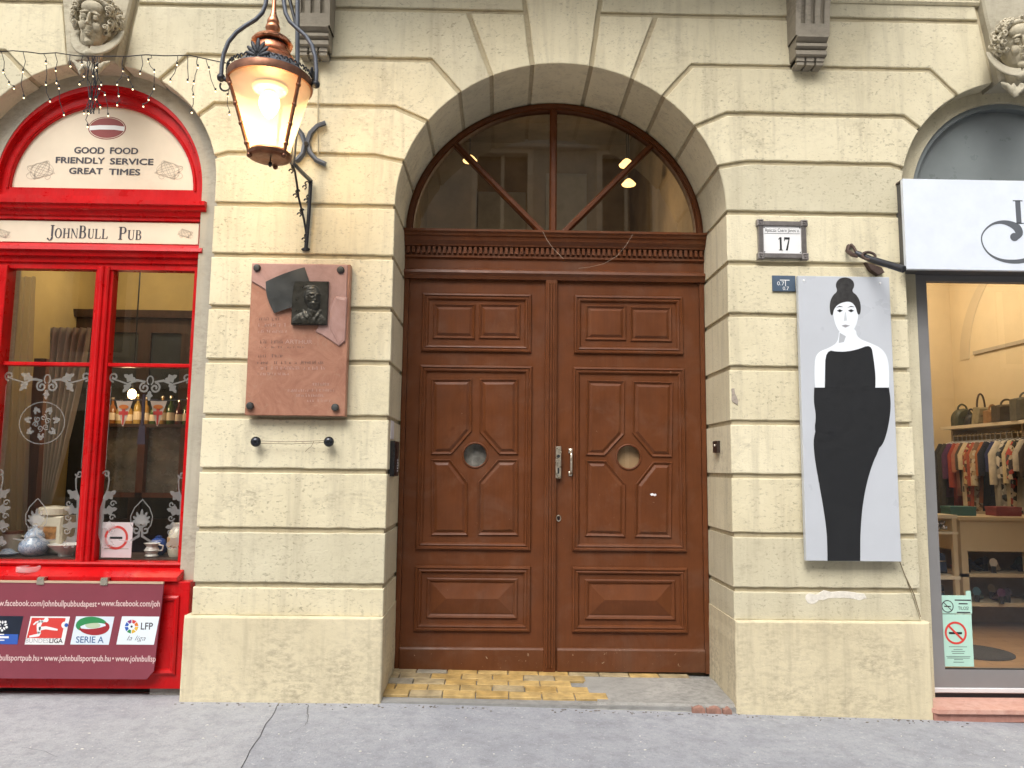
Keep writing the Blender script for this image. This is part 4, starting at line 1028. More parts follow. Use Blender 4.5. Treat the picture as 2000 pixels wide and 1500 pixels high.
def Q(u, v): return a[0]+u*w_+(v-.5)*.024, a[2]+v*h_
b = MB(); b.flat([Q(.02, .23), Q(.90, .23), Q(.90, .95), Q(.04, .95)], Yc); b.build('red_field', 'redp', k2, fix=False)
b = MB()
for pts, ws in (([(.30, .86), (.26, .70), (.28, .52), (.31, .40)], [.11, .13, .11, .10]), ([(.28, .56), (.45, .60), (.62, .56), (.76, .53)], [.10, .09, .07, .05]), ([(.31, .44), (.30, .34), (.20, .31), (.08, .28)], [.11, .09, .07, .05]), ([(.27, .82), (.18, .80), (.12, .70)], [.06, .05, .04]), ([(.30, .82), (.44, .86)], [.07, .06])):
    b.ribbon([Q(u, v) for u, v in pts], [q*h_*1.25 for q in ws], Yc-.0003)
q0 = Q(.42, .88); b.flat(circ(q0[0], q0[1], .014, 12), Yc-.0006); b.build('kicking_figure', 'white', k2, fix=False)
q0 = Q(.94, .70); b = MB(); b.flat(circ(q0[0]-.006, q0[1], .021, 16), Yc-.0004); b.build('white_ball', 'white', k2, fix=False); b = MB(); b.flat(circ(q0[0]+.004, q0[1], .012, 12), Yc-.0008); b.build('ball_spot', 'blue', k2, fix=False)
x0_, z0_ = Q(.02, .04); text('BUNDES', x0_, x0_+w_*.58, z0_+.004, .027, Yc, flat('pale_grey_print', (.4, .42, .45), .5), k2); text('LIGA', x0_+w_*.60, x0_+w_*.94, z0_+.004, .027, Yc, 'ink', k2, bold=.02)
k3, a = card(143, 218, 1204, 1259, flat('pale_blue_card', (.66, .74, .82), .4), 'picture_card')
w_, h_ = a[1]-a[0], a[3]-a[2]; cx, cz = Q(.49, .66)
def swoosh(t0, t1, rx, rz, w0, mat, nm, dy):
    b = MB(); n = 24; pts = [(cx+rx*math.cos(t0+(t1-t0)*i/n), cz+rz*math.sin(t0+(t1-t0)*i/n)) for i in range(n+1)]
    b.ribbon(pts, [w0*(.25+math.sin(PI*i/n)) for i in range(n+1)], Yc-dy); b.build(nm, mat, k3, fix=False)
swoosh(.35, PI*1.25, w_*.38, h_*.22, .034, 'green', 'green_swoosh', .0002); swoosh(PI*1.15, 2*PI+.6, w_*.38, h_*.21, .034, 'darkred', 'red_swoosh', .0004)
b = MB(); b.flat(circ(cx, cz+.004, w_*.20, 20, h_*.11), Yc-.0001); b.build('pale_oval', flat('pale_green_print', (.45, .55, .38), .5), k3, fix=False)
x0_, z0_ = Q(.14, .05); text('SERIE A', x0_, x0_+w_*.72, z0_+.003, .038, Yc, flat('steel_blue_print', (.05, .12, .28), .45), k3, bold=.01)
k4, a = card(233, 306, 1204, 1259, flat('pale_card', (.72, .80, .86), .4), 'picture_card')
w_, h_ = a[1]-a[0], a[3]-a[2]; cx, cz = Q(.31, .64)
for k, mt in enumerate(('redp', 'purple', 'blue', 'blue', 'green', 'yellow', 'yellow', 'orange')):
    t = PI*.38+k*2*PI/8; b = MB(); b.flat([(cx+r_*math.cos(t+d), cz+r_*math.sin(t+d)) for r_, d in ((.043, -.33), (.043, .33), (.022, .30), (.022, -.30))], Yc); b.build('petal', mt, k4, fix=False)
b = MB(); b.flat(circ(cx, cz, .007, 10), Yc-.0003); b.build('center_spot', 'ink', k4, fix=False)
x0_, z0_ = Q(.57, .54); text('LFP', x0_, x0_+w_*.32, z0_, .042, Yc, 'ink', k4, bold=.012)
x0_, z0_ = Q(.26, .12); q = text('la liga', x0_, x0_+w_*.5, z0_+.005, .03, Yc, 'ink', k4, bold=-.012, shear=.4)
# no-smoking card on the ledge
nc = thing('smoking_card', 'white card with red ring and black bar propped inside the pub window', 'sign', (P(228, 1088, .26)[0], .27, P(228, 1088, .26)[1]))
a = RECT(199, 1020, 258, 1089, .255)
b = MB(); b.plate(rectp(*a), (), .255, .257); b.build('card', flat('pinkish_card', (.70, .60, .62), .6), nc)
c = P(227, 1050, .254); b = MB(); b.plate(circ(c[0], c[1], .078, 28), [circ(c[0], c[1], .063, 28)], .2535, .2545); b.build('ring', 'redp', nc)
b = MB(); b.plate(rectp(c[0]-.046, c[0]+.04, c[1]-.008, c[1]+.006), (), .2535, .2545); b.build('bar', 'black', nc)
b = MB(); b.box(a[0]+.02, a[1]-.02, .2545, .255, a[2]+.055, a[2]+.06); b.build('fine_print', 'ink_soft', nc)

# ------------------------------------------------------------------ pub interior
pr = thing('pub_room', 'dim pub interior behind the red window', 'room', (PC, 1.4, .3)); del pr['category']; pr['kind'] = 'structure'
MT['pub_wall'] = M('pub_yellow_plaster', (.50, .36, .14), .85, 0, .12, 2)
MT['pub_ceiling'] = M('pub_ceiling', (.40, .32, .20), .85, 0, .1, 2)
X0, X1, PY = PC-1.35, PC+1.02, 2.7
b = MB(); b.add([(X0, PY, .3), (X1, PY, .3), (X1, PY, 3.6), (X0, PY, 3.6)], [(0, 1, 2, 3)])
b.add([(X0, .3, .3), (X0, PY, .3), (X0, PY, 3.6), (X0, .3, 3.6)], [(0, 1, 2, 3)]); b.add([(X1, .3, .3), (X1, PY, .3), (X1, PY, 3.6), (X1, .3, 3.6)], [(0, 1, 2, 3)]); b.build('room_wall', 'pub_wall', pr, fix=False)
b = MB(); b.add([(X0, .27, 3.55), (X1, .27, 3.55), (X1, PY, 3.55), (X0, PY, 3.55)], [(0, 1, 2, 3)]); b.build('room_ceiling', 'pub_ceiling', pr, fix=False)
b = MB(); b.add([(X0, .27, .35), (X1, .27, .35), (X1, PY, .35), (X0, PY, .35)], [(0, 1, 2, 3)]); b.build('room_floor', 'wood_dark', pr, fix=False)
lz0 = P(200, 1091, .28)[1]
b = MB(); b.box(PC-HWp, PC+HWp, .262, .66, lz0-.04, lz0); b.build('window_ledge', 'wood_dark', pr)
# panelled partition with dark panes
pt = thing('panelled_partition', 'dark wood partition with tall glazed panels at the back of the pub', 'partition', (PC, 2.4, .35))
ztp = P(290, 618, 2.4)[1]; YP = 2.4
b = MB(); panes = []
xq = [P(a, 700, YP)[0] for a in (85, 175, 205, 262, 290, 360, 385)]
for i, (u, w) in enumerate(((85, 180), (210, 268), (292, 352), (372, 430))):
    x0_, x1_ = P(u, 700, YP)[0], P(w, 700, YP)[0]; panes.append(rectp(x0_, x1_, 1.05, ztp-.16))
b.plate(rectp(P(60, 700, YP)[0], X1-.01, .36, ztp), panes, YP, YP+.06); b.prism_x([(YP+.02, ztp-.02), (YP-.05, ztp-.02), (YP-.07, ztp+.05), (YP+.02, ztp+.06)], P(60, 700, YP)[0], X1-.01); b.build('frame', 'wood_dark', pt)
MT['dim_pane'] = M('dim_pane', (.045, .05, .055), .15, 0, .3, 3)
for q in panes: b = MB(); b.flat(q, YP+.03); b.build('pane', 'dim_pane', pt, fix=False)
# curtains
def curtain(name, label, top, bot, Y, mat, folds, amp=.03):
    b = MB()
    def f(u, v):
        xt = top[0]+(top[1]-top[0])*u; xb_ = bot[0]+(bot[1]-bot[0])*u; t = v
        x = xt+(xb_-xt)*t**1.3; z = top[2]+(bot[2]-top[2])*t
        return (x, Y+amp*math.sin(u*folds*2*PI+1.3*math.sin(3*t))*(1-.3*t), z)
    b.grid(f, folds*10, 14); return tag(b.build(name, mat, smooth=80, fix=False), label, 'curtain')
MT['cream_cloth'] = M('cream_curtain', (.50, .43, .31), .9, 0, .15, 5); MT['sheer'] = frosted('sheer_curtain', (.62, .56, .44), .62)
cz = lambda px, py, Y: P(px, py, Y)
curtain('sheer_curtain', 'pale sheer curtain hanging straight at the outer edge of the pub window', (P(-30, 540, .75)[0], P(70, 540, .75)[0], P(30, 540, .75)[1]), (P(-30, 1040, .75)[0], P(52, 1040, .75)[0], P(30, 1075, .75)[1]), .75, 'sheer', 7, .02)
curtain('tied_curtain', 'cream curtain pulled aside diagonally behind the pub mullion', (P(98, 640, .95)[0], P(178, 640, .95)[0], P(130, 640, .95)[1]), (P(80, 985, .95)[0], P(100, 985, .95)[0], P(90, 985, .95)[1]), .95, 'cream_cloth', 6, .03)
b = MB(); x0_ = P(66, 900, 1.1)[0]; b.box(x0_-.06, x0_+.035, 1.1, 1.2, .36, P(70, 700, 1.1)[1]); tag(b.build('wood_post', 'wood_red'), 'reddish wooden post behind the etched crest in the pub window', 'post')
# bar shelf with bottles, picture frame
bs = thing('bar_shelf', 'dark bar shelf with a rail behind the pennants', 'shelf', (P(285, 830, 1.7)[0], 1.7, P(285, 838, 1.7)[1]))
zs = P(285, 829, 1.7)[1]; xa_, xb_ = P(206, 830, 1.7)[0], P(372, 830, 1.7)[0]
b = MB(); b.box(xa_, xb_, 1.6, 1.86, zs-.03, zs); b.build('board', 'wood_dark', bs)
b = MB(); b.box(xa_, xb_, 1.6, 1.63, zs-.62, zs-.58); b.box(xa_, xa_+.04, 1.6, 1.66, zs-.62, zs-.03); b.box((xa_+xb_)/2-.03, (xa_+xb_)/2+.03, 1.6, 1.66, zs-.62, zs-.03); b.box(xb_-.04, xb_, 1.6, 1.66, zs-.62, zs-.03); b.build('frame', 'wood_red', bs)
b = MB(); b.flat(rectp(xa_, xb_, zs-.6, zs-.03), 1.66); b.build('back_mirror', M('mirror_back', (.30, .28, .22), .25, .4, .5, 7), bs, fix=False)
bcol = [(.25, .09, .02), (.05, .09, .03), (.4, .28, .08), (.10, .02, .02), (.35, .2, .05)]
bm_ = [M('bottle_glass_%d' % i, c, .12, 0, .1, 5, 60, 0) for i, c in enumerate(bcol)]
random.seed(9)
names5 = ['amber', 'dark green', 'golden', 'dark red', 'brown']
pos5 = ['first', 'second', 'third', 'fourth', 'fifth', 'sixth', 'seventh', 'eighth', 'ninth', 'tenth']
for k in range(10):
    x = xa_+.04+(xb_-xa_-.08)*k/9; ci = (k*2+k//3) % 5; h = random.uniform(.20, .27); r_ = random.uniform(.030, .038)
    t = thing('bottle', '%s bottle, %s from the mullion along the bar shelf' % (names5[ci], pos5[k]), 'bottle', (x, 1.72, zs), 'bottles on the bar shelf')
    b = MB(); b.lathe([(r_, 0), (r_, h*.55), (r_*.8, h*.64), (.012, h*.74), (.011, h*.95)], (x, 1.72, zs), 14); b.build('body', bm_[ci], t, smooth=50)
    b = MB(); b.lathe([(.013, h*.93), (.013, h)], (x, 1.72, zs), 10); b.build('cap', 'brass', t)
    b = MB(); b.lathe([(r_+.001, h*.15), (r_+.001, h*.42)], (x, 1.72, zs), 14); b.build('paper_label', 'cream_sign', t)
# filament lamp among the shelves
x, z = P(258, 770, 1.55); lb = thing('bulb_lamp', 'small glowing bulb hanging between the pennants inside the pub', 'lamp', (x, 1.55, z))
b = MB(); b.ball((x, 1.55, z), (.034, .034, .045), 14, 10); b.build('bulb', emis('bulb_glow', (1, .70, .35), 9), lb, smooth=60)
b = MB(); b.tube([(x, 1.55, z+.04), (x, 1.55, 3.5)], .006, 6); b.build('flex', 'black', lb)
def plight(nm, loc, e, col=(1, .8, .55), r=.08):
    l = bpy.data.lights.new(nm, 'POINT'); l.energy = e; l.color = col; l.shadow_soft_size = r
    o = bpy.data.objects.new(nm, l); C.objects.link(o); o.location = loc; return o
plight('bulb_light', (x, 1.45, z), 3.0, (1, .7, .4), .04)
# ceiling spots
for k, (px, py, yy, lbl) in enumerate(((240, 566, 1.9, 'recessed ceiling spot nearest the mullion in the pub ceiling'), (322, 531, 1.3, 'recessed ceiling spot near the red stile in the pub ceiling'))):
    x = P(px, py, yy)[0]; z = 3.545
    sp = thing('ceiling_spot', lbl, 'lamp', (x, yy, z), 'pub ceiling spots')
    b = MB(); b.lathe([(.05, 0), (.05, -.012), (.038, -.014), (.036, -.004)], (x, yy, z), 18); b.build('rim', 'brass', sp, smooth=40)
    b = MB(); b.lathe([(.036, -.006), (0, -.008)], (x, yy, z), 18); b.build('lens', emis('spot_glow_%d' % k, (1, .85, .6), 8), sp)
    plight('spot_light', (x, yy, z-.12), 9, (1, .85, .58), .06)
# pennants
for k, (px, lbl) in enumerate(((243, 'white pennant with red cross nearest the pub mullion'), (310, 'white pennant with red cross farther from the pub mullion'))):
    x, z = P(px, 783, .8); t = thing('pennant', lbl, 'pennant', (x, .8, z-.2), 'pennants inside the pub window')
    b = MB(); b.plate([(x-.062, z), (x+.062, z), (x+.004, z-.19), (x-.004, z-.19)], (), .8, .803); b.build('cloth', flat('pennant_cloth', (.62, .52, .42), .9), t)
    b = MB(); b.plate([(x-.014, z-.03), (x+.014, z-.03), (x+.004, z-.18), (x-.004, z-.18)], (), .797, .7995); b.plate(rectp(x-.034, x+.034, z-.105, z-.078), (), .7965, .7968); b.build('red_cross', 'redp', t)
    b = MB(); b.plate(circ(x, z-.045, .036, 18, .016), (), .7945, .796); b.build('badge', 'orange', t)
    b = MB(); b.tube([(x-.25, .8, z+.015), (x, .8, z), (x+.25, .8, z+.015)], .003, 5); b.build('cord', 'ink', t)
b = MB(); x, z = P(280, 800, .72); b.tube([(x, .72, P(280, 770, .72)[1]), (x, .72, P(280, 830, .72)[1])], .012, 8); b.plate([(x-.02, P(280, 830, .72)[1]), (x+.02, P(280, 830, .72)[1]), (x+.03, P(277, 868, .72)[1]), (x-.03, P(277, 868, .72)[1])], (), .715, .725)
tag(b.build('dark_strap', flat('dark_violet_strap', (.05, .035, .06), .6)), 'dark hanging strap between the two pennants', 'strap')
# crockery on the ledge
MT['china'] = M('white_china', (.70, .68, .63), .25, 0, .06, 6, 60, .02)
MT['china_cream'] = M('cream_china', (.62, .56, .43), .3, 0, .10, 6, 60, .02)
def delft():
    m, nt, b = node_mat('blue_white_china'); tc = N(nt, 'ShaderNodeTexCoord').outputs['Object']
    c = ramp(nt, noise(nt, tc, 34, 3, .6, 1.2), [(.42, (.45, .52, .60)), (.50, (.16, .24, .38)), (.58, (.50, .56, .62))])
    nt.links.new(c, b.inputs['Base Color']); b.inputs['Roughness'].default_value = .2; return m
MT['delft'] = delft()
def on_ledge(px, Y): return (P(px, 1085, Y)[0], Y, lz0)
c = on_ledge(65, .40); t = thing('sugar_bowl', 'round blue and white lidded bowl on the pub window ledge', 'bowl', c)
b = MB(); b.lathe([(.045, 0), (.075, .012), (.094, .05), (.09, .085), (.062, .115), (.058, .125), (0, .124)], c, 24); b.build('body', 'delft', t, smooth=50)
b = MB(); b.lathe([(.062, .126), (.060, .14), (.042, .17), (.012, .188), (.016, .20), (0, .208)], c, 20); b.build('lid', 'delft', t, smooth=50)
c = on_ledge(100, .56); t = thing('square_jar', 'tall cream square jar with brown picture behind the blue bowl', 'jar', c)
b = MB(); w = .105; b.loops(rectp(c[0]-w, c[0]+w, c[2], c[2]+.26), [(0, c[1]+.09), (0, c[1]-.07), (.012, c[1]-.085)], True, True); b.lathe([(.08, .259), (.10, .27), (.10, .31), (.09, .32), (0, .33)], c, 24); b.build('body', 'china_cream', t)
b = MB(); b.plate(rectp(c[0]-.06, c[0]+.07, c[2]+.10, c[2]+.19), (), c[1]-.088, c[1]-.0855); b.build('picture', M('brown_picture', (.35, .16, .05), .5, 0, .6, 25), t)
c = on_ledge(128, .42); b = MB(); b.lathe([(.045, 0), (.05, .02), (.11, .07), (.115, .078), (.10, .07), (.04, .025), (0, .022)], c, 28); tag(b.build('shallow_dish', 'china', smooth=50), 'shallow cream dish beside the blue bowl', 'dish')
c = on_ledge(14, .38); b = MB(); b.lathe([(.03, 0), (.07, .012), (.075, .02), (.05, .022), (.03, .045), (0, .05)], c, 22); tag(b.build('small_lidded_dish', 'delft', smooth=50), 'low blue and white dish at the outer end of the ledge', 'dish')
c = on_ledge(22, .52); t = thing('mug', 'tall cream mug with brown rim behind the low blue dish', 'mug', c)
b = MB(); b.lathe([(.06, 0), (.062, .15), (.055, .15), (.052, .02), (0, .02)], c, 20); b.build('body', 'china_cream', t, smooth=40)
b = MB(); b.lathe([(.0635, .135), (.0635, .152)], c, 20); b.build('rim', 'wood_red', t)
b = MB(); b.tube([(c[0]+.058, c[1], c[2]+.12), (c[0]+.10, c[1], c[2]+.11), (c[0]+.10, c[1], c[2]+.05), (c[0]+.06, c[1], c[2]+.04)], .008, 8); b.build('handle', 'china_cream', t, smooth=60)
c = on_ledge(296, .40); t = thing('small_jug', 'small white wavy-lipped jug beside the smoking card', 'jug', c)
b = MB(); b.lathe([(.04, 0), (.045, .008), (.036, .02), (.05, .045), (.034, .07), (.052, .092), (.046, .088), (.028, .068), (0, .06)], c, 22, None, lambda a, z: 1+(.14*math.sin(3*a) if z > .08 else 0)); b.build('body', 'china', t, smooth=60)
b = MB(); b.tube([(c[0]+.04, c[1], c[2]+.085), (c[0]+.075, c[1], c[2]+.075), (c[0]+.07, c[1], c[2]+.045), (c[0]+.044, c[1], c[2]+.04)], .006, 8); b.build('handle', 'china', t, smooth=60)
c = on_ledge(308, .50); b = MB(); b.lathe([(.035, 0), (.06, .03), (.062, .07), (.04, .11), (.02, .12), (.024, .13), (0, .135)], c, 22); tag(b.build('blue_pot', M('blue_glaze', (.03, .07, .25), .2, 0, .3, 20), smooth=50), 'dark blue pot behind the small white jug', 'pot')
c = on_ledge(346, .44); t = thing('beige_pot', 'tall beige painted pot next to the red stile', 'pot', c)
b = MB(); b.lathe([(.05, 0), (.06, .02), (.068, .10), (.058, .17), (.035, .2), (.045, .225), (.035, .22), (0, .2)], c, 24); b.build('body', 'china_cream', t, smooth=50)
b = MB(); b.lathe([(.0695, .07), (.0695, .13)], c, 24); b.build('painted_band', M('tan_picture', (.4, .24, .1), .4, 0, .6, 30), t)
c = on_ledge(193, .46); b = MB(); b.lathe([(.03, 0), (.034, .01), (.05, .09), (.046, .09), (.03, .02), (0, .018)], c, 20); tag(b.build('cup', 'china', smooth=50), 'plain white cup just behind the mullion foot', 'cup')

# ------------------------------------------------------------------ wall lantern and its bracket
LY = -.75
LX, LZ = P(528, 160, LY); kz = (P(535, 15, LY)[1]-LZ)/.455
zbm_ = P(527, 301, LY)[1]; BX = P(527, 301, LY)[0]
lan = thing('lantern', 'lit copper street lantern with frosted tapering glass hanging before the wall', 'lantern', (LX, LY, zbm_))
rt_, rb_ = .232, .105
c = (LX, LY, LZ)
b = MB(); b.lathe([(rt_-.012, -.03), (rt_+.004, -.03), (rt_+.008, -.005), (rt_+.004, .018), (rt_-.012, .018)], c, 40); b.build('top_ring', 'copper_dark', lan, smooth=40)
b = MB(); b.lathe([(.225, .015), (.215, .03), (.17, .085), (.14, .105)], c, 40); b.build('roof', M('blue_grey_lead', (.14, .16, .19), .4, .6, .25, 9), lan, smooth=40)
b = MB(); b.lathe([(.15, .098*kz), (.152, .11*kz), (.138, .125*kz), (.122, .14*kz), (.125, .15*kz), (.112, .162*kz), (.105, .178*kz), (.102, .20*kz), (.09, .212*kz)], c, 32); neck = b.build('neck', 'copper', lan, smooth=40)
b = MB(); b.lathe([(.088, .205*kz), (.086, .232*kz)], c, 24); b.build('collar', 'black', neck)
b = MB(); b.lathe([(.108, .222*kz), (.112, .232*kz), (.104, .25*kz), (.075, .272*kz), (.03, .285*kz), (.022, .292*kz)], c, 48, None, lambda a, z: 1+(.05*abs(math.sin(8*a)) if z < .24*kz else 0)); b.build('scalloped_cap', 'copper', lan, smooth=40)
b = MB(); b.lathe([(.022, .288*kz), (.024, .30*kz), (.040, .318*kz), (.042, .33*kz), (.036, .345*kz), (.03, .35*kz), (.034, .356*kz), (.034, .372*kz), (.026, .39*kz), (.016, .42*kz), (.012, .455*kz), (.012, .50*kz)], c, 20); b.build('finial', 'copper', lan, smooth=40)
# pierced gallery
b = MB(); nS = 27
for k in range(nS):
    a = 2*PI*k/nS; cx_, cy_ = LX+(rt_+.004)*math.sin(a), LY-(rt_+.004)*math.cos(a)
    tx, ty = math.cos(a), math.sin(a)
    for s in (-1, 1):
        pts = []
        for i in range(10):
            t = i/9*1.5*PI; q = .017*(1-.5*i/9); u = s*(.012+q*math.cos(t)*.7); pts.append((cx_+tx*u, cy_+ty*u, LZ+.034+q*math.sin(t)))
        b.tube(pts, .0042, 5)
b.build('gallery', 'iron', lan, smooth=60, kind='stuff')
for a in (0, 2*PI/3, -2*PI/3, PI/2, -PI/2):
    hh = .105 if a == 0 else .075
    cx_, cy_ = LX+(rt_+.006)*math.sin(a), LY-(rt_+.006)*math.cos(a); tx, ty = math.cos(a), math.sin(a); b = MB()
    for k in range(7):
        an = PI/2+(k-3)*.40; l = hh*(1-.10*abs(k-3)); u, w = l*.55*math.cos(an), l*.6*math.sin(an)
        b.ball((cx_+tx*u, cy_+ty*u, LZ+.02+w), (.012, .006, l*.42), 8, 6, Matrix.Rotation(a, 3, 'Z') @ Matrix.Rotation(PI/2-an, 3, 'Y'))
    b.build('palmette', 'iron', lan, smooth=60)
# bars, glass, bottom ring
for k in range(3):
    a = PI/3+2*PI*k/3
    p0 = (LX+rt_*math.sin(a), LY-rt_*math.cos(a), LZ-.02); p1 = (BX+(rb_+.006)*math.sin(a), LY-(rb_+.006)*math.cos(a), zbm_-.02)
    b = MB(); b.tube([p0, p1], .0115, 6); 
    for i in range(4): u = .12+.25*i; b.ball(tuple(p0[j]+(p1[j]-p0[j])*u+(0, 0, 0)[j] for j in range(3)), .0155, 8, 6)
    b.ball((p1[0], p1[1], p1[2]-.01), .016, 8, 6); b.build('bar', 'copper_dark', lan, smooth=50)
MT['lamp_glass'] = None
def lampglass():
    m = bpy.data.materials.new('frosted_lamp_glass'); m.use_nodes = True; nt = m.node_tree; nt.nodes.clear()
    out = N(nt, 'ShaderNodeOutputMaterial'); mx = N(nt, 'ShaderNodeMixShader'); mx.inputs[0].default_value = .62
    tr = N(nt, 'ShaderNodeBsdfTransparent'); tl_ = N(nt, 'ShaderNodeBsdfTranslucent'); df = N(nt, 'ShaderNodeBsdfDiffuse'); m2 = N(nt, 'ShaderNodeMixShader'); m2.inputs[0].default_value = .4
    for q in (tr, tl_): q.inputs['Color'].default_value = (1, .90, .74, 1)
    tl_.inputs['Color'].default_value = (.085, .08, .066, 1)
    df.inputs['Color'].default_value = (.9, .8, .62, 1)
    nt.links.new(tl_.outputs[0], m2.inputs[1]); nt.links.new(df.outputs[0], m2.inputs[2]); nt.links.new(tr.outputs[0], mx.inputs[1]); nt.links.new(m2.outputs[0], mx.inputs[2]); nt.links.new(mx.outputs[0], out.inputs['Surface']); return m
MT['lamp_glass'] = lampglass()
for k in range(3):
    b = MB()
    def gf(u, v, k=k):
        a = PI/3+2*PI*(k+u)/3; r_ = (rt_-.006)*(1-v)+rb_*v; x = LX*(1-v)+BX*v; return (x+r_*math.sin(a), LY-r_*math.cos(a), (LZ-.025)*(1-v)+(zbm_+.005)*v)
    b.grid(gf, 16, 6); b.build('pane', 'lamp_glass', lan, smooth=80, fix=False)
cb = (BX, LY, zbm_)
b = MB(); b.lathe([(.066, -.028), (.10, -.03), (.118, -.022), (.122, -.005), (.112, .008), (.098, .008), (.066, -.015)], cb, 36); b.build('bottom_ring', 'copper_dark', lan, smooth=40)
b = MB(); b.lathe([(.068, -.02), (0, -.02)], cb, 24); b.build('bottom_glass', 'lamp_glass', lan, fix=False)
b = MB(); b.tube([(BX+.005, LY, zbm_-.02), (BX+.005, LY, zbm_-.05)], .004, 6); b.ball((BX+.005, LY, zbm_-.06), (.012, .012, .016), 8, 6); b.build('drop', 'iron', lan, smooth=60)
bz = P(527, 205, LY)[1]
b = MB(); b.lathe([(0, .075), (.03, .07), (.055, .035), (.058, 0), (.045, -.035), (.02, -.07), (0, -.075)], (LX, LY, bz), 20); b.build('bulb', emis('lamp_bulb', (1, .86, .62), 14), lan, smooth=60)
b = MB(); b.tube([(LX, LY, bz+.07), (LX, LY, LZ+.05)], .03, 12); b.lathe([(.10, .10), (.09, .085), (0, .08)], (LX, LY, bz), 24); b.build('socket', 'cream_sign', lan, smooth=40)
plight('lantern_light', (LX, LY, bz-.095), 30, (1, .72, .38), .05)
# yoke
for s, pts in ((-1, [(432, 150), (433, 128), (437, 105), (446, 82), (462, 63), (480, 50), (500, 38), (513, 24), (519, 8), (521, -12), (522, -60)]), (1, [(617, 163), (618, 140), (616, 112), (609, 88), (597, 70), (580, 55), (566, 42), (558, 26), (555, 8), (553, -12), (552, -60)])):
    w = [(P(a, d, LY)[0], LY, P(a, d, LY)[1]) for a, d in pts]
    b = MB(); b.tube(w, .0125, 8); b.build('yoke_arm', 'steel_grey', lan, smooth=60)
    e0 = (LX+s*(rt_-.01), LY, LZ-.005)
    b = MB(); b.tube([e0, (w[0][0], LY, w[0][2]-.005)], .013, 8); b.ball((w[0][0], LY, w[0][2]-.005), .024, 10, 8); b.build('yoke_pin', 'iron', lan, smooth=60)
w = P(440, 166, LY); b = MB(); b.tube([(w[0]+.03*math.cos(t), LY, w[1]-.005+.03*math.sin(t)) for t in np.linspace(2.6, 6.6, 12)], .0055, 6); b.build('cable_hook', 'iron', lan, smooth=60)
b = MB(); tpx, tpz = P(538, -40, LY); b.lathe([(.02, -.10), (.05, -.06), (.06, -.02), (.05, .1)], (tpx, LY, tpz), 16); b.build('hanger', M('dark_hanger', (.05, .02, .015), .5), lan, smooth=50)
# bracket
br = thing('lantern_bracket', 'black wrought iron wall bracket with scrolls carrying the lantern', 'bracket', (P(597, 490)[0], -.02, P(597, 490)[1]))
def W(px, py, Y): x, z = P(px, py, Y); return (x, Y, z)
b = MB(); b.tube([W(597, 490, -.02), W(599, 470, -.03), W(603, 420, -.03), W(607, 352, -.03)], .014, 6); b.ball(W(597, 487, -.01), (.03, .012, .014), 8, 6); b.build('wall_bar', 'iron', br, smooth=50)
b = MB(); b.tube([W(606, 352, -.03), W(590, 337, -.2), W(572, 318, -.42), W(578, 250, -.46), W(581, 120, -.46), W(581, 0, -.46), W(581, -80, -.46)], .014, 8); b.build('arm', 'steel_grey', br, smooth=60)
b = MB(); b.tube([W(581, -80, -.46), (W(581, -80, -.46)[0]-.03, -.56, W(581, -80, -.46)[2]+.1), (tpx, LY, tpz+.2), (tpx, LY, tpz+.05)], .014, 8); b.build('crook', 'iron', br, smooth=60)
b = MB(); sp_ = [(598, 455, -.03), (594, 430, -.05), (588, 405, -.09), (583, 385, -.14), (580, 360, -.2), (576, 335, -.32), (570, 322, -.40)]; b.tube([W(*q) for q in sp_], .008, 6); b.build('scroll_bar', 'iron', br, smooth=60)
for px, py, Y in ((579, 378, -.17), (587, 415, -.09), (596, 464, -.04), (597, 362, -.05), (600, 388, -.04), (571, 330, -.38)):
    q = W(px, py, Y); b = MB()
    for s in (-1, 1): b.tube([(q[0]+s*.008+.012*math.cos(t)*s, q[1], q[2]+s*.014+.012*math.sin(t)) for t in np.linspace(0, 4.6, 10)], .005, 6)
    b.build('scroll_leaf', 'iron', br, smooth=60)
b = MB(); b.tube([W(566, 0, -.40), W(572, 25, -.43), W(580, 55, -.46)], .011, 8); b.build('stay', 'iron', br, smooth=60)
# tie anchor: two C-shaped irons back to back
an_ = thing('wall_anchor', 'dark iron wall anchor of two curved bars back to back beside the lantern', 'anchor', (P(598, 322)[0], -.02, P(598, 322)[1]))
for pts in ([(636, 240), (620, 246), (606, 260), (600, 279), (605, 298), (618, 313), (636, 321)], [(562, 243), (578, 249), (590, 263), (596, 281), (592, 300), (582, 312), (566, 318)]):
    w = [P(a, d, -.02) for a, d in pts]; cc = []
    for i in range(len(w)-1):
        for k in range(4): cc.append((w[i][0]+(w[i+1][0]-w[i][0])*k/4, w[i][1]+(w[i+1][1]-w[i][1])*k/4))
    cc.append(w[-1]); b = MB(); b.tube([(x, -.022, z) for x, z in cc], .020, 6, False, .75); b.build('curved_bar', 'steel_grey', an_, smooth=50)
b = MB(); b.tube([W(598, 281, .02), W(598, 281, -.05)], .016, 8); b.build('bolt', 'iron', an_)
b = MB(); b.tube([W(622, 120, -.012), W(621, 190, -.012), W(620, 250, -.012), W(621, 302, -.012)], .0035, 5); tag(b.build('wall_cable', flat('cream_cable', (.5, .43, .28), .7)), 'thin cream cable running down the wall beside the lantern', 'cable')

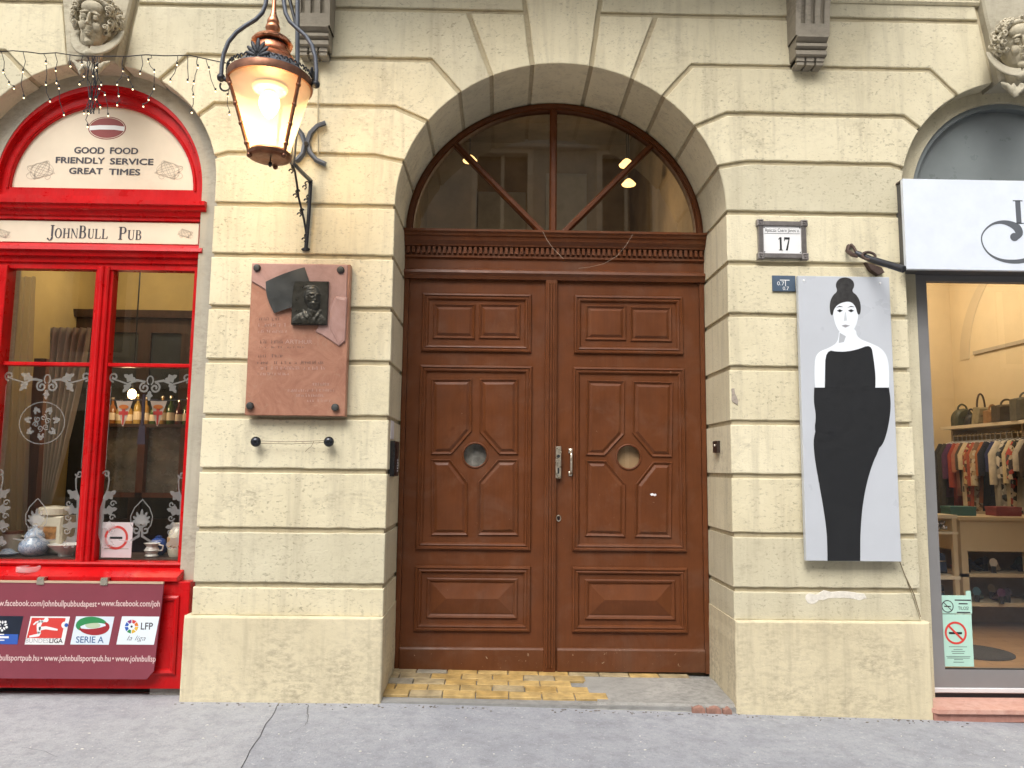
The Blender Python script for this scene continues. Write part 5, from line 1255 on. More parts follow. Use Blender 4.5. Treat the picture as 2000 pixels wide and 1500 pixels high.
# ------------------------------------------------------------------ memorial plaque
YQ = -.075
a = RECT(485, 515, 679, 812, YQ)
plq = thing('memorial_plaque', 'red marble memorial plaque with bronze portrait and worn inscription', 'plaque', ((a[0]+a[1])/2, -.03, a[2]))
def marble(name, c1, c2, vein):
    m, nt, b = node_mat(name); tc = N(nt, 'ShaderNodeTexCoord').outputs['Object']
    base = ramp(nt, noise(nt, tc, 6, 6, .7, 1.5), [(.36, c1), (.64, c2)]); base = mix(nt, ramp(nt, noise(nt, tc, 11, 6, .7, 2), [(.55, 0.0), (.75, .55)]), base, vein)
    nt.links.new(base, b.inputs['Base Color']); b.inputs['Roughness'].default_value = .45; bump(nt, b, noise(nt, tc, 50, 4), .08, .004); return m
MT['marble'] = marble('red_marble', (.29, .125, .078), (.40, .195, .125), (.38, .25, .17)); MT['marble_pale'] = marble('pale_red_marble', (.36, .205, .175), (.44, .27, .235), (.28, .17, .15))
b = MB(); b.bbox(a[0], a[1], YQ, -.012, a[2], a[3], .004); b.build('slab', 'marble', plq)
def zq(pts, Y): return [P(440+x/3.41, 480+y/3.41, Y) for x, y in pts]
up_ = zq([(177, 114), (817, 127), (806, 330), (770, 318), (735, 310), (700, 300), (690, 420), (640, 520), (597, 575), (640, 592), (700, 632), (755, 672), (801, 636), (797, 700), (800, 640)][:2], YQ)
raised = [(178, 115), (816, 127), (808, 330), (765, 318), (738, 312), (730, 380), (700, 470), (600, 572), (645, 592), (700, 630), (755, 670), (799, 636), (812, 340)]
lay = ccw(zq([(178, 116), (814, 128), (797, 634), (757, 668), (700, 628), (648, 594), (600, 572), (640, 500), (440, 420), (330, 360), (262, 288), (220, 262), (174, 236)], YQ-.008))
b = MB(); b.loops(lay, [(0, YQ+.001), (0, YQ-.007), (.004, YQ-.010)], True); b.build('raised_layer', 'marble_pale', plq)
b = MB(); q = zq([(690, 420), (735, 335), (812, 345), (798, 634), (757, 666), (700, 560)], YQ-.012); b.loops(q, [(0, YQ-.009), (.004, YQ-.014), (.02, YQ-.017)], True); b.build('folded_layer', 'marble_pale', plq)
# curled bronze sheet
s0 = zq([(268, 238), (525, 140), (560, 235), (325, 448)], YQ-.02); 
b = MB()
def sheet(u, v):
    p00, p10, p11, p01 = (268, 238), (527, 141), (600, 360), (325, 448)
    x = (p00[0]*(1-u)+p10[0]*u)*(1-v)+(p01[0]*(1-u)+p11[0]*u)*v; y = (p00[1]*(1-u)+p10[1]*u)*(1-v)+(p01[1]*(1-u)+p11[1]*u)*v
    x -= 18*math.sin(PI*v)*(1-u); X, Z = P(440+x/3.41, 480+y/3.41, YQ-.02); return (X, YQ-.016-.022*math.sin(PI*u)*(1-.6*v)-.016*(1-u)*(1-v)*0, Z)
b.grid(sheet, 14, 12); b.build('bronze_sheet', 'bronze_sheet', plq, smooth=80, fix=False)
# portrait relief
r = RECT(570, 549, 640, 634, YQ-.03)
b = MB(); b.bbox(r[0], r[1], YQ-.03, YQ-.002, r[2], r[3], .003); rel = b.build('portrait_panel', 'bronze', plq)
NX, NZ = 64, 78
uu, vv = np.meshgrid(np.linspace(0, 1, NX+1), np.linspace(0, 1, NZ+1))
def el(cx, cz, rx, rz, h, an=0, pw=2.0):
    dx, dz = uu-cx, vv-cz; c_, s_ = math.cos(an), math.sin(an); x = (dx*c_+dz*s_)/rx; z = (-dx*s_+dz*c_)/rz
    return h*np.sqrt(np.clip(1-(np.abs(x)**pw+np.abs(z)**pw), 0, 1))
H = np.zeros_like(uu)
H = np.maximum(H, el(.5, .03, .50, .26, .014)); H = np.maximum(H, el(.58, .27, .15, .16, .018)); H = np.maximum(H, el(.56, .66, .235, .25, .032)); H = np.maximum(H, el(.62, .50, .185, .19, .032))
H += el(.69, .60, .045, .10, .012) + el(.70, .535, .06, .035, .010) + el(.66, .475, .13, .035, .008) + el(.68, .395, .10, .06, .008)
H += el(.57, .705, .09, .022, .006) + el(.77, .705, .07, .022, .006) - el(.58, .655, .055, .03, .005) - el(.775, .655, .04, .03, .005)
H += el(.40, .56, .045, .08, .006) + el(.52, .86, .20, .06, .004)
for k in range(7): H += el(.16+.09*k, .13+.03*math.sin(k*2), .05, .10, .004, .5*math.sin(k*1.7))
for s_ in (.38, .76): H += el(s_, .22, .05, .14, .006, .6 if s_ < .5 else -.6)
rg = np.random.RandomState(3); H += .0008*rg.randn(*H.shape)*(H > .002)
b = MB(); vs_ = [(r[0]+.006+(r[1]-r[0]-.012)*uu[j, i], YQ-.0305-H[j, i]*.62, r[2]+.006+(r[3]-r[2]-.012)*vv[j, i]) for j in range(NZ+1) for i in range(NX+1)]
b.add(vs_, [(j*(NX+1)+i, j*(NX+1)+i+1, (j+1)*(NX+1)+i+1, (j+1)*(NX+1)+i) for j in range(NZ) for i in range(NX)]); b.build('portrait_relief', 'bronze', rel, smooth=70, fix=False)
for px, py in ((503, 524), (666, 528), (489, 793), (655, 796)):
    q = W(px, py, YQ-.004); b = MB()
    b.lathe([(.024, 0), (.024, .014), (.018, .022), (0, .025)], (0, 0, 0), 18, Matrix.Translation(q) @ Matrix.Rotation(PI/2, 4, 'X')); b.build('bolt_cap', 'bronze_sheet', plq, smooth=40)
# inscription: worn strokes and the letters that can still be read
random.seed(4)
MT['worn_ink'] = flat('worn_gilding', (.44, .27, .22), .6); MT['dark_ink'] = flat('darkened_letters', (.17, .095, .075), .7)
def worn(px0, px1, py, hpx, mat):
    b = MB(); x = px0
    while x < px1:
        w = random.uniform(2.5, 5)
        if random.random() < .86:
            for _ in range(2):
                xa1 = x+random.uniform(0, w); q = P(xa1, py, YQ); q2 = P(xa1+random.uniform(-1, 1), py-hpx*random.uniform(.5, 1), YQ); b.ribbon([q, q2], .0025, YQ-.0012)
            if random.random() < .5: q = P(x, py-hpx*random.uniform(0, 1), YQ); b.ribbon([q, (q[0]+w/300, q[1])], .002, YQ-.0012)
        x += w+1.2
    b.build('worn_lettering', mat, plq, fix=False, kind='stuff')
for l in ((506, 544, 626, 7, 'dark_ink'), (505, 557, 638, 7, 'worn_ink'), (505, 565, 650, 6, 'worn_ink'), (503, 551, 671, 8, 'dark_ink'), (503, 592, 680, 4, 'dark_ink'), (503, 553, 698, 6, 'dark_ink'), (503, 632, 711, 7, 'dark_ink'), (503, 634, 722, 7, 'worn_ink'), (503, 565, 733, 6, 'worn_ink'), (610, 642, 753, 6, 'worn_ink'), (562, 650, 765, 6, 'worn_ink'), (578, 632, 775, 6, 'worn_ink'), (600, 650, 785, 5, 'worn_ink')): worn(*l)
q = P(557, 671, YQ); q2 = P(610, 671, YQ); text('ARTHUR', q[0], q2[0], q[1], .026, YQ-.0012, 'worn_ink', plq)
# wreath knobs with wire
for px, lbl in ((502, 'dark iron wreath knob on the wall below the plaque, nearest the pub'), (644, 'dark iron wreath knob on the wall below the plaque, nearest the door')):
    q = W(px, 863, -.03); t = thing('wreath_holder', lbl, 'wall hook', (q[0], 0, q[2]), 'wreath knobs under the plaque')
    b = MB(); b.tube([(q[0], .01, q[2]), (q[0], -.04, q[2])], .012, 8); b.build('stem', 'iron', t)
    b = MB(); b.ball((q[0], -.055, q[2]), (.033, .026, .033), 18, 12); b.build('ball', M('blackened_bronze', (.04, .042, .048), .25, .8), t, smooth=60)
b = MB(); b.tube([W(505, 861, -.045), W(560, 863, -.045), W(600, 862, -.045), W(641, 860, -.045)], .0018, 5); b.tube([W(505, 866, -.045), W(570, 867, -.045), W(641, 864, -.045)], .0018, 5); b.tube([W(613, 862, -.047), W(608, 872, -.05), W(600, 878, -.05), W(596, 882, -.05)], .0015, 5)
tag(b.build('wreath_wire', flat('rusty_wire', (.2, .14, .08), .7)), 'thin rusty wire strung between the two wreath knobs', 'wire')
# scars in the plaster
def scar(pts, Y, mat, name, label, cat):
    b = MB(); q = [(a_+random.gauss(0, .0025), c_+random.gauss(0, .003)) for p0, p1 in zip(pts, pts[1:]+pts[:1]) for a_, c_ in (P(*p0, Y), P((p0[0]+p1[0])/2, (p0[1]+p1[1])/2, Y))]; q = ccw(q); b.loops(q, [(0, Y+.006), (.001, Y-.001), (.003, Y-.0015)], True); return tag(b.build(name, mat), label, cat)
scar([(1572, 1163), (1580, 1158), (1592, 1160), (1610, 1156), (1640, 1155), (1668, 1157), (1688, 1160), (1694, 1169), (1680, 1173), (1650, 1167), (1620, 1168), (1600, 1172), (1590, 1180), (1578, 1178), (1572, 1170)], -.002, M('bare_gypsum', (.70, .66, .58), .9, 0, .12, 30, 60, .4), 'plaster_scar', 'bare white patch of broken plaster under the poster panel', 'plaster patch')
scar([(1428, 758), (1434, 760), (1440, 775), (1441, 790), (1434, 788), (1429, 780)], -.002, M('bare_render', (.34, .29, .24), .9, 0, .3, 40), 'plaster_chip', 'small brown chip in the plaster corner beside the door', 'plaster patch')
b = MB(); b.tube([W(1757, 1096, -.02), W(1768, 1125, -.008), W(1785, 1160, -.006), W(1798, 1205, -.036)], .003, 5); b.tube([W(1772, 1135, -.008), W(1786, 1175, -.006), W(1797, 1210, -.036)], .0018, 5)
tag(b.build('dangling_cable', flat('brown_cable', (.17, .13, .07), .7)), 'thin brown cable dangling from the poster panel towards the shop step', 'cable')

# ------------------------------------------------------------------ signs on the pier by the shop
YS = -.03
a = RECT(1482, 432, 1575, 504, YS)
hn = thing('house_number', 'white house number plate in a ribbed dark frame reading seventeen', 'sign', ((a[0]+a[1])/2, -.02, a[2]))
MT['ribbed'] = M('dark_zinc', (.24, .22, .21), .45, .5, .2, 20)
b = MB(); w = .032; b.plate(rectp(*a), [rectp(a[0]+w, a[1]-w, a[2]+w, a[3]-w)], YS, -.002)
n = 34
for k in range(n):
    for z_ in (a[2]+.004, a[3]-w+.004): x = a[0]+w+(a[1]-a[0]-2*w)*(k+.5)/n; b.box(x-.0022, x+.0022, YS-.004, YS+.001, z_, z_+w-.008)
for k in range(24):
    for x_ in (a[0]+.004, a[1]-w+.004): z_ = a[2]+w+(a[3]-a[2]-2*w)*(k+.5)/24; b.box(x_, x_+w-.008, YS-.004, YS+.001, z_-.0022, z_+.0022)
b.build('frame', 'ribbed', hn)
for x_ in (a[0]+.012, a[1]-.012):
    for z_ in (a[2]+.012, a[3]-.012):
        b = MB(); b.loops(rectp(x_-.021, x_+.021, z_-.021, z_+.021), [(0, -.002), (0, YS-.007), (.006, YS-.010), (.010, YS-.004), (.014, YS-.004), (.017, YS-.010)], True); b.build('corner_boss', 'ribbed', hn)
b = MB(); b.plate(rectp(a[0]+w-.003, a[1]-w+.003, a[2]+w-.003, a[3]-w+.003), (), YS+.008, -.003); b.build('plate', 'white', hn)
yq = YS+.007
zl_ = P(1528, 456, yq)[1]; b = MB(); b.box(a[0]+w+.008, a[1]-w-.008, yq-.0006, yq+.001, zl_-.001, zl_+.001); b.build('rule', 'black', hn)
text('Apáczai Csere János u.', a[0]+w+.012, a[1]-w-.01, P(1528, 453, yq)[1], .024, yq, 'black', hn)
z_ = P(1530, 489, yq)[1]; serif_text([('17', 27/302)], P(1520, 475, yq)[0], P(1544, 475, yq)[0], z_, yq, 'black', hn)
b = MB()
for x_ in (a[0]+w+.008, a[1]-w-.008):
    for z_ in (a[2]+w+.010, a[3]-w-.010): b.flat(circ(x_, z_, .004, 8), yq-.0005)
b.build('screw', 'iron', hn, fix=False)
a = RECT(1509, 538, 1554, 569, -.014)
hp = thing('hydrant_plate', 'small blue plate with white distance numbers beside the poster panel', 'sign', ((a[0]+a[1])/2, -.01, a[2]))
b = MB(); b.bbox(a[0], a[1], -.014, -.002, a[2], a[3], .003); b.build('plate', M('blue_enamel', (.07, .105, .155), .4, 0, .15, 8), hp)
k = lambda px, py: P(px, py, -.0148)
text('0.7', k(1518, 555)[0], k(1532, 555)[0], k(1518, 557)[1], .026, -.0148, 'white', hp); text('0.7', k(1529, 565)[0], k(1541, 565)[0], k(1529, 566.5)[1], .024, -.0148, 'white', hp)
b = MB(); q0, q1 = k(1523, 547), k(1542, 548); b.flat(rectp(q0[0], q1[0], q0[1]-.003, q0[1]+.003), -.0148); q0 = k(1534, 548); q1 = k(1534, 559); b.flat(rectp(q0[0]-.0025, q0[0]+.0025, q1[1], q0[1]), -.0148); b.build('cross_mark', 'white', hp, fix=False)
# poster panel with a plain figure in a dark gown
YF = -.075
a = RECT(1558.5, 540, 1748, 1096, YF); a = (P(1566, 800, YF)[0], P(1748, 800, YF)[0], a[2], a[3])
pp_ = thing('poster_panel', 'tall pale grey panel printed with a woman in a long black gown', 'panel', ((a[0]+a[1])/2, -.04, a[2]))
b = MB(); b.bbox(a[0], a[1], YF, YF+.035, a[2], a[3], .002); b.build('board', M('pale_grey_print', (.50, .525, .565), .35, 0, .05, 2, 60, .02), pp_)
b = MB(); [b.box(x_-.03, x_+.03, YF+.035, .005, z_-.03, z_+.03) for x_ in (a[0]+.12, a[1]-.12) for z_ in (a[2]+.2, a[3]-.2)]; b.build('stand_off', 'iron', pp_)
def fig(pts, mat, nm, dy, sm=True):
    q = PP(pts, YF)
    if sm:                                       # one round of corner cutting
        for _ in range(2): q = [p for i in range(len(q)) for p in ((q[i][0]*.75+q[(i+1) % len(q)][0]*.25, q[i][1]*.75+q[(i+1) % len(q)][1]*.25), (q[i][0]*.25+q[(i+1) % len(q)][0]*.75, q[i][1]*.25+q[(i+1) % len(q)][1]*.75))]
    b = MB(); b.flat(ccw(q), YF-dy); return b.build(nm, mat, pp_, fix=False)
MT['pale_skin'] = flat('pale_print', (.78, .82, .87), .35)
fig([(1590, 704), (1598, 687), (1620, 679), (1637, 668), (1639, 640), (1671, 640), (1674, 660), (1700, 670), (1722, 680), (1735, 700), (1737, 740), (1735, 770), (1708, 775), (1650, 720), (1614, 775), (1592, 772)], 'pale_skin', 'figure_shoulders', .0006)
fig([(1626, 604), (1630, 590), (1650, 582), (1670, 590), (1677, 608), (1674, 632), (1664, 650), (1652, 656), (1640, 650), (1630, 632)], 'pale_skin', 'figure_face', .0010)
fig([(1621, 612), (1620, 592), (1626, 577), (1636, 569), (1631, 556), (1638, 544), (1653, 541), (1666, 547), (1669, 559), (1663, 569), (1674, 577), (1681, 592), (1681, 612), (1675, 616), (1671, 598), (1660, 588), (1640, 592), (1629, 602), (1626, 618)], M('dark_hair_print', (.035, .034, .034), .4, 0, .4, 30), 'figure_hair', .0014)
fig([(1612, 683), (1640, 688), (1672, 684), (1701, 672), (1706, 700), (1711, 745), (1706, 790), (1708, 815), (1724, 850), (1716, 880), (1704, 905), (1692, 945), (1684, 990), (1680, 1040), (1680, 1095.5), (1680, 1095.5), (1680, 1095.5), (1616, 1095.5), (1616, 1095.5), (1616, 1095.5), (1615, 1040), (1607, 985), (1596, 925), (1589, 880), (1589, 850), (1603, 812), (1610, 785), (1611, 740)], 'black', 'figure_gown', .0018)
fig([(1590, 757), (1590, 757), (1622, 757), (1622, 757), (1618, 800), (1612, 850), (1600, 856), (1590, 842), (1594, 812), (1589, 785)], 'black', 'figure_sleeve', .0015)
fig([(1704, 757), (1704, 757), (1736, 757), (1736, 757), (1740, 785), (1738, 815), (1731, 850), (1722, 872), (1708, 880), (1704, 830)], 'black', 'figure_sleeve', .0015)
for x_ in (1640, 1662): fig([(x_-8, 601), (x_, 597.5), (x_+8, 600), (x_, 599.5)], 'black', 'figure_brow', .0013, False)
fig([(1650, 610), (1652, 610), (1654, 626), (1648, 627)], M('pale_grey_shade', (.55, .58, .62), .4), 'figure_nose', .0013, False)
fig([(1640, 650), (1652, 657), (1648, 668), (1638, 670)], M('neck_shadow_grey', (.42, .44, .47), .4), 'figure_neck_shadow', .0008, False)  # shadow below the chin, drawn into the print as a grey shape
for x_ in (1640, 1662): fig([(x_-6, 607), (x_, 604), (x_+6, 607), (x_, 610)], 'black', 'figure_eye', .0013, False)
fig([(1643, 636), (1651, 634), (1660, 636), (1651, 640)], M('grey_print', (.3, .3, .32), .4), 'figure_mouth', .0013, False)
b = MB()
for px, py in ((1570, 548), (1719, 553)): q = P(px, py, YF); b.lathe([(.008, 0), (.006, .003), (0, .004)], (0, 0, 0), 12, Matrix.Translation((q[0], YF, q[1])) @ Matrix.Rotation(PI/2, 4, 'X'))
b.build('screw', 'white', pp_)
# flag holder
fh = thing('flag_holder', 'rusty iron flagpole socket bolted above the poster panel', 'flag holder', W(1665, 492, -.02))
b = MB(); b.tube([W(1672, 494, -.07), W(1700, 506, -.13), W(1765, 526, -.32)], [.017, .021, .023], 12); b.build('socket_tube', M('dark_tube', (.05, .052, .06), .35, .7), fh, smooth=40)
b = MB(); b.tube([W(1765, 526, -.32), W(1765.5, 526.2, -.322)], .018, 12); b.build('tube_mouth', 'black', fh)
MT['rust'] = M('rusty_iron', (.085, .055, .045), .7, .4, .4, 18, 60, .3)
b = MB(); b.tube([W(1658, 480, -.004), W(1655, 490, -.03), W(1664, 497, -.06), W(1676, 500, -.08)], .014, 6); b.tube([W(1662, 478, -.004), W(1668, 484, -.03), W(1672, 492, -.06)], .011, 6); b.build('wall_hook', 'rust', fh, smooth=50)
q = W(1697, 500, -.13); b = MB(); b.tube([(q[0]+.042*math.cos(t), q[1]+.01*math.sin(t), q[2]+.028*math.sin(t)) for t in np.linspace(0, 2*PI, 17)[:-1]], .009, 8, True); b.build('ring', 'rust', fh, smooth=60)
b = MB(); pl_ = ccw(PP([(1690, 512), (1722, 522), (1728, 532), (1715, 538), (1700, 528)], -.03)); b.loops(pl_, [(0, -.0), (0, -.03), (.005, -.036)], True); b.build('foot_plate', 'rust', fh)

# ------------------------------------------------------------------ boutique front
shop = thing('boutique_shopfront', 'grey aluminium glazed shopfront with arched grey fanlight panel', 'shopfront', (RC, .2, .2))
b = MB(); b.plate(arc(RC, QZ-.01, .685, .715, 0, PI, 40) + [(RC-.685, 3.3), (RC+.685, 3.3)], (), .215, .235); b.build('lunette_panel', 'grey_sheet', shop)
o_ = [(RC+.712, 3.3)] + arc(RC, QZ-.01, .712, .742, 0, PI, 40) + [(RC-.712, 3.3)]; i_ = [(RC+.67, 3.3)] + arc(RC, QZ-.01, .67, .70, 0, PI, 40) + [(RC-.67, 3.3)]
b = MB(); b.plate(o_+list(reversed(i_)), (), .165, .24); b.build('lunette_frame', 'grey_sheet', shop)
SY = .19
fx0 = P(1779, 900, SY)[0]; fx0 = min(fx0, RC-.705) ; fx1 = P(1797, 900, SY)[0]; gx = P(1822, 900, SY)[0]
fb = P(1900, 1352, SY)[1]; gt = P(1900, 552, SY)[1]; gb_ = P(1900, 1306, SY)[1]; FT = 3.32
fx0 = RC-.72
b = MB(); b.bbox(fx0, fx1-.003, SY-.03, SY+.06, fb-.02, FT); b.build('outer_frame', 'alu', shop)
b = MB(); b.bbox(2*RC-fx1, 2*RC-fx0, SY-.03, SY+.06, fb-.02, FT); b.build('outer_frame', 'alu', shop)
zh = P(1900, 531, SY)[1]; b = MB(); b.bbox(fx1-.003, 2*RC-fx1, SY-.02, SY+.06, zh-.02, FT); b.build('head_frame', 'alu_dark', shop)
dl = thing('glass_door', 'glazed aluminium shop door with green notices', 'door', (RC, SY, fb))
b = MB(); b.plate(rectp(fx1+.002, 2*RC-fx1-.002, fb, zh-.022), [rectp(gx, 2*RC-gx, gb_, gt)], SY-.025, SY+.03); b.build('door_frame', 'alu', dl)
b = MB(); b.box(gx-.004, 2*RC-gx+.004, SY-.005, SY+.0, gt, gt+.012); b.box(gx-.002, 2*RC-gx, SY-.02, SY, gb_-.006, gb_+.004); b.build('gasket', 'black', dl)
b = MB(); b.flat(rectp(gx-.005, 2*RC-gx+.005, gb_-.005, gt+.01), SY+.005); b.build('pane', 'glass', dl, fix=False)
b = MB(); b.bbox(fx1+.006, 2*RC-fx1-.006, SY-.035, SY-.02, fb+.004, fb+.035, .004); b.build('kick_strip', flat('bright_aluminium', (.62, .62, .63), .35), dl)
b = MB(); b.box(fx0+.01, 2*RC-fx0-.01, SY-.02, SY+.05, fb-.03, fb-.003); b.build('gap_strip', 'black', shop)
# notices on the glass
ns = thing('smoking_notice', 'pale green no-smoking notice with red ring at the foot of the shop door', 'notice', (P(1868, 1300, SY)[0], SY, P(1868, 1300, SY)[1]))
MT['mint'] = flat('mint_paper', (.42, .66, .56), .6)
a = RECT(1843, 1200, 1900, 1302, SY-.004); b = MB(); b.plate(rectp(gx-.0, a[1], a[2], a[3]), (), SY-.003, SY-.001); b.build('sheet', 'mint', ns)
c = P(1866, 1236, SY); b = MB(); b.plate(circ(c[0], c[1], .073, 32), [circ(c[0], c[1], .060, 32)], SY-.0045, SY-.0035); q = .048; b.ribbon([(c[0]-q, c[1]+q), (c[0]+q, c[1]-q)], .013, SY-.0042); b.build('red_ring', 'redp', ns, fix=False)
b = MB(); b.flat(rectp(c[0]-.045, c[0]+.042, c[1]-.008, c[1]+.006), SY-.0038); b.build('cigarette', 'black', ns, fix=False)
b = MB()
for k_, (w_, y_) in enumerate(((.06, 1263), (.03, 1268), (.045, 1272), (.04, 1276), (.08, 1282), (.075, 1285), (.03, 1288), (.035, 1293))): z_ = P(1870, y_, SY)[1]; b.flat(rectp(c[0]+.01-w_, c[0]+.01+w_, z_-.0022, z_+.0022), SY-.0038)
b.build('fine_print', flat('grey_green_print', (.15, .22, .2), .6), ns, fix=False)
n2 = thing('fine_notice', 'small green notice with grey ring above the red-ringed notice', 'notice', (P(1868, 1200, SY)[0], SY, P(1868, 1200, SY)[1]))
a = RECT(1840, 1163, 1898, 1199, SY-.004); b = MB(); b.plate(rectp(gx, a[1], a[2]+.002, a[3]), (), SY-.003, SY-.001); b.plate(rectp(a[1]-.035, a[1]-.002, a[3], a[3]+.03), (), SY-.003, SY-.001); b.build('sheet', 'mint', n2)
c = P(1850, 1184, SY); c = (max(c[0], gx+.042), c[1]); b = MB(); b.plate(circ(c[0], c[1], .04, 24), [circ(c[0], c[1], .035, 24)], SY-.0045, SY-.0035); b.ribbon([(c[0]-.026, c[1]+.026), (c[0]+.026, c[1]-.026)], .005, SY-.0042); b.flat(rectp(c[0]-.022, c[0]+.022, c[1]-.004, c[1]+.003), SY-.0038); b.build('grey_ring', 'ink', n2, fix=False)
for y_, w_ in ((1172, .055), (1179, .03), (1196, .045)): b = MB(); z_ = P(1880, y_, SY)[1]; b.flat(rectp(c[0]+.105-w_, c[0]+.105+w_, z_-.004, z_+.004), SY-.0038); b.build('text_line', 'ink', n2, fix=False)
z_ = P(1880, 1191, SY)[1]; text('TILOS!', c[0]+.07, c[0]+.14, z_, .022, SY-.0038, 'ink', n2)
# sign board
sg = thing('boutique_sign', 'large white shop sign box with a grey letter and swash above the boutique door', 'sign', (RC, -.05, P(1900, 525, -.1)[1]))
YG = -.10; x0_ = P(1767, 440, YG)[0]; x1_ = 2*RC-x0_; z0_, z1_ = P(1880, 527, YG)[1], P(1880, 351, YG)[1]
b = MB(); b.bbox(x0_, x1_, YG, YG+.03, z0_, z1_, .002); b.build('face', 'white_sheet', sg)
b = MB(); b.box(x0_+.012, x1_-.012, YG+.03, .16, z0_+.03, z1_-.012); b.build('case', 'alu_dark', sg)
b = MB(); b.box(x0_+.005, x1_-.005, YG+.03, YG+.2, z1_-.006, z1_+.004); b.build('top_flashing', M('brown_flashing', (.09, .07, .06), .5), sg)
q = P(1980, 437, YG); zt4 = P(1978, 391, YG)[1]; hh = zt4-q[1]
b = MB()
po, _ = serif_glyph('I')
for p in po: b.plate([(q[0]+x_*hh*1.25, q[1]+z_*hh) for x_, z_ in p], (), YG-.001, YG)
b.build('letter', 'grey_ink', sg, fix=False)
sw = [(1983, 466), (1990, 456), (1986, 445), (1972, 437), (1955, 434), (1938, 438), (1924, 449), (1917, 463), (1920, 480), (1932, 496), (1952, 507), (1976, 511), (2000, 509), (2030, 500), (2070, 480)]
wd = [8, 16, 17, 12, 7, 4, 3, 2.5, 2.5, 3.5, 5.5, 8, 9, 8, 4]
path = []; ws = []
for i in range(len(sw)-1):
    for k_ in range(5):
        t = k_/5; p0, p1, p2, p3 = sw[max(0, i-1)], sw[i], sw[i+1], sw[min(len(sw)-1, i+2)]
        cr_ = lambda a_, b_, c_, d_: .5*(2*b_+(c_-a_)*t+(2*a_-5*b_+4*c_-d_)*t*t+(3*b_-a_-3*c_+d_)*t**3)
        path.append(P(cr_(p0[0], p1[0], p2[0], p3[0]), cr_(p0[1], p1[1], p2[1], p3[1]), YG)); ws.append((wd[i]*(1-t)+wd[i+1]*t)/308)
b = MB(); b.ribbon(path, ws, YG-.0012); c = P(1981, 463, YG); b.flat(circ(c[0], c[1], .028, 20), YG-.0015); b.build('swash', 'grey_ink', sg, fix=False)
# marble step
st = thing('marble_step', 'pink marble step slab with chipped riser under the boutique door', 'step', (RC, 0, .1))
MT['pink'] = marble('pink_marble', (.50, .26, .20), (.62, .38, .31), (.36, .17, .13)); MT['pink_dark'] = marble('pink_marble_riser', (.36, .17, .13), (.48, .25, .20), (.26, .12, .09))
sx0 = P(1815, 1380, -.05)[0]; zs1 = P(1900, 1386, -.055)[1]; zs0 = P(1900, 1391, -.055)[1]
b = MB(); q = [(sx0-.02, zs1-.018), (2*RC-sx0, zs1-.018), (2*RC-sx0, zs1+.004), (sx0-.02, zs1+.004)]
b.add([(sx0-.03, .155, zs1-.025), (2*RC-sx0, .155, zs1-.025), (2*RC-sx0, -.065, zs1-.025), (sx0+.05, -.065, zs1-.025), (sx0-.03, .02, zs1-.025), (sx0-.03, .155, zs1+.012), (2*RC-sx0, .155, zs1+.012), (2*RC-sx0, -.065, zs1), (sx0+.05, -.065, zs1), (sx0-.03, .02, zs1+.004)],
      [(5, 6, 7, 8, 9), (0, 4, 3, 2, 1), (3, 8, 7, 2), (4, 9, 8, 3), (0, 5, 9, 4), (1, 2, 7, 6), (0, 1, 6, 5)])
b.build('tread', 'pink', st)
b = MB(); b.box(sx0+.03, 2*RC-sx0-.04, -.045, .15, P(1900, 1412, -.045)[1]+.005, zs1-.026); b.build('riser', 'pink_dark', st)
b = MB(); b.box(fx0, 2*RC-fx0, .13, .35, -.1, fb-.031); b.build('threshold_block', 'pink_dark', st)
# ------------------------------------------------------------------ boutique interior
sr = thing('boutique_room', 'warm lit boutique interior behind the glass door', 'room', (RC+.8, 2.4, .2)); del sr['category']; sr['kind'] = 'structure'
MT['shop_wall'] = M('shop_cream_plaster', (.70, .58, .38), .85, 0, .06, 2)
FZ2 = fb+.0
A0, A1, B0, B1, ZC = 2.0, 5.6, .33, 4.3, 4.2
b = MB(); b.add([(A0, B1, FZ2), (A1, B1, FZ2), (A1, B1, ZC), (A0, B1, ZC), (A1, B0, FZ2), (A1, B0, ZC), (A0, B0, FZ2), (A0, B0, ZC)], [(0, 1, 2, 3), (1, 4, 5, 2), (6, 0, 3, 7), (3, 2, 5, 7)]); b.build('room_wall', 'shop_wall', sr, fix=False)
def planks():
    m, nt, b = node_mat('shop_floor_boards'); tc = N(nt, 'ShaderNodeTexCoord').outputs['Object']
    mp = N(nt, 'ShaderNodeMapping'); mp.inputs['Scale'].default_value = (1, 6, 1); nt.links.new(tc, mp.inputs['Vector'])
    br_ = N(nt, 'ShaderNodeTexBrick'); br_.inputs['Scale'].default_value = 1.2; br_.inputs['Mortar Size'].default_value = .006; br_.inputs['Color1'].default_value = (.30, .17, .085, 1); br_.inputs['Color2'].default_value = (.40, .24, .12, 1); br_.inputs['Mortar'].default_value = (.12, .07, .04, 1); br_.inputs['Row Height'].default_value = .6
    nt.links.new(mp.outputs[0], br_.inputs['Vector']); nt.links.new(mix(nt, .4, br_.outputs['Color'], ramp(nt, noise(nt, tc, 7, 5, .6, .5, (1, 12, 1)), [(.3, (.2, .11, .05)), (.7, (.44, .27, .14))])), b.inputs['Base Color']); b.inputs['Roughness'].default_value = .35; return m
b = MB(); b.add([(A0, B0-.1, FZ2), (A1, B0-.1, FZ2), (A1, B1, FZ2), (A0, B1, FZ2)], [(0, 1, 2, 3)]); b.build('room_floor', planks(), sr, fix=False)
MT['counter'] = M('cream_laminate', (.58, .47, .31), .4, 0, .06, 3)
MT['moulding'] = flat('grey_moulding', (.42, .36, .27), .7)
zm_ = 2.97; b = MB(); b.box(A1-.03, A1-.001, B0, B1-.45, zm_-.02, zm_+.02); b.box(A0, A1-.35, B1-.03, B1-.001, zm_-.02, zm_+.02); b.build('wall_moulding', 'moulding', sr)
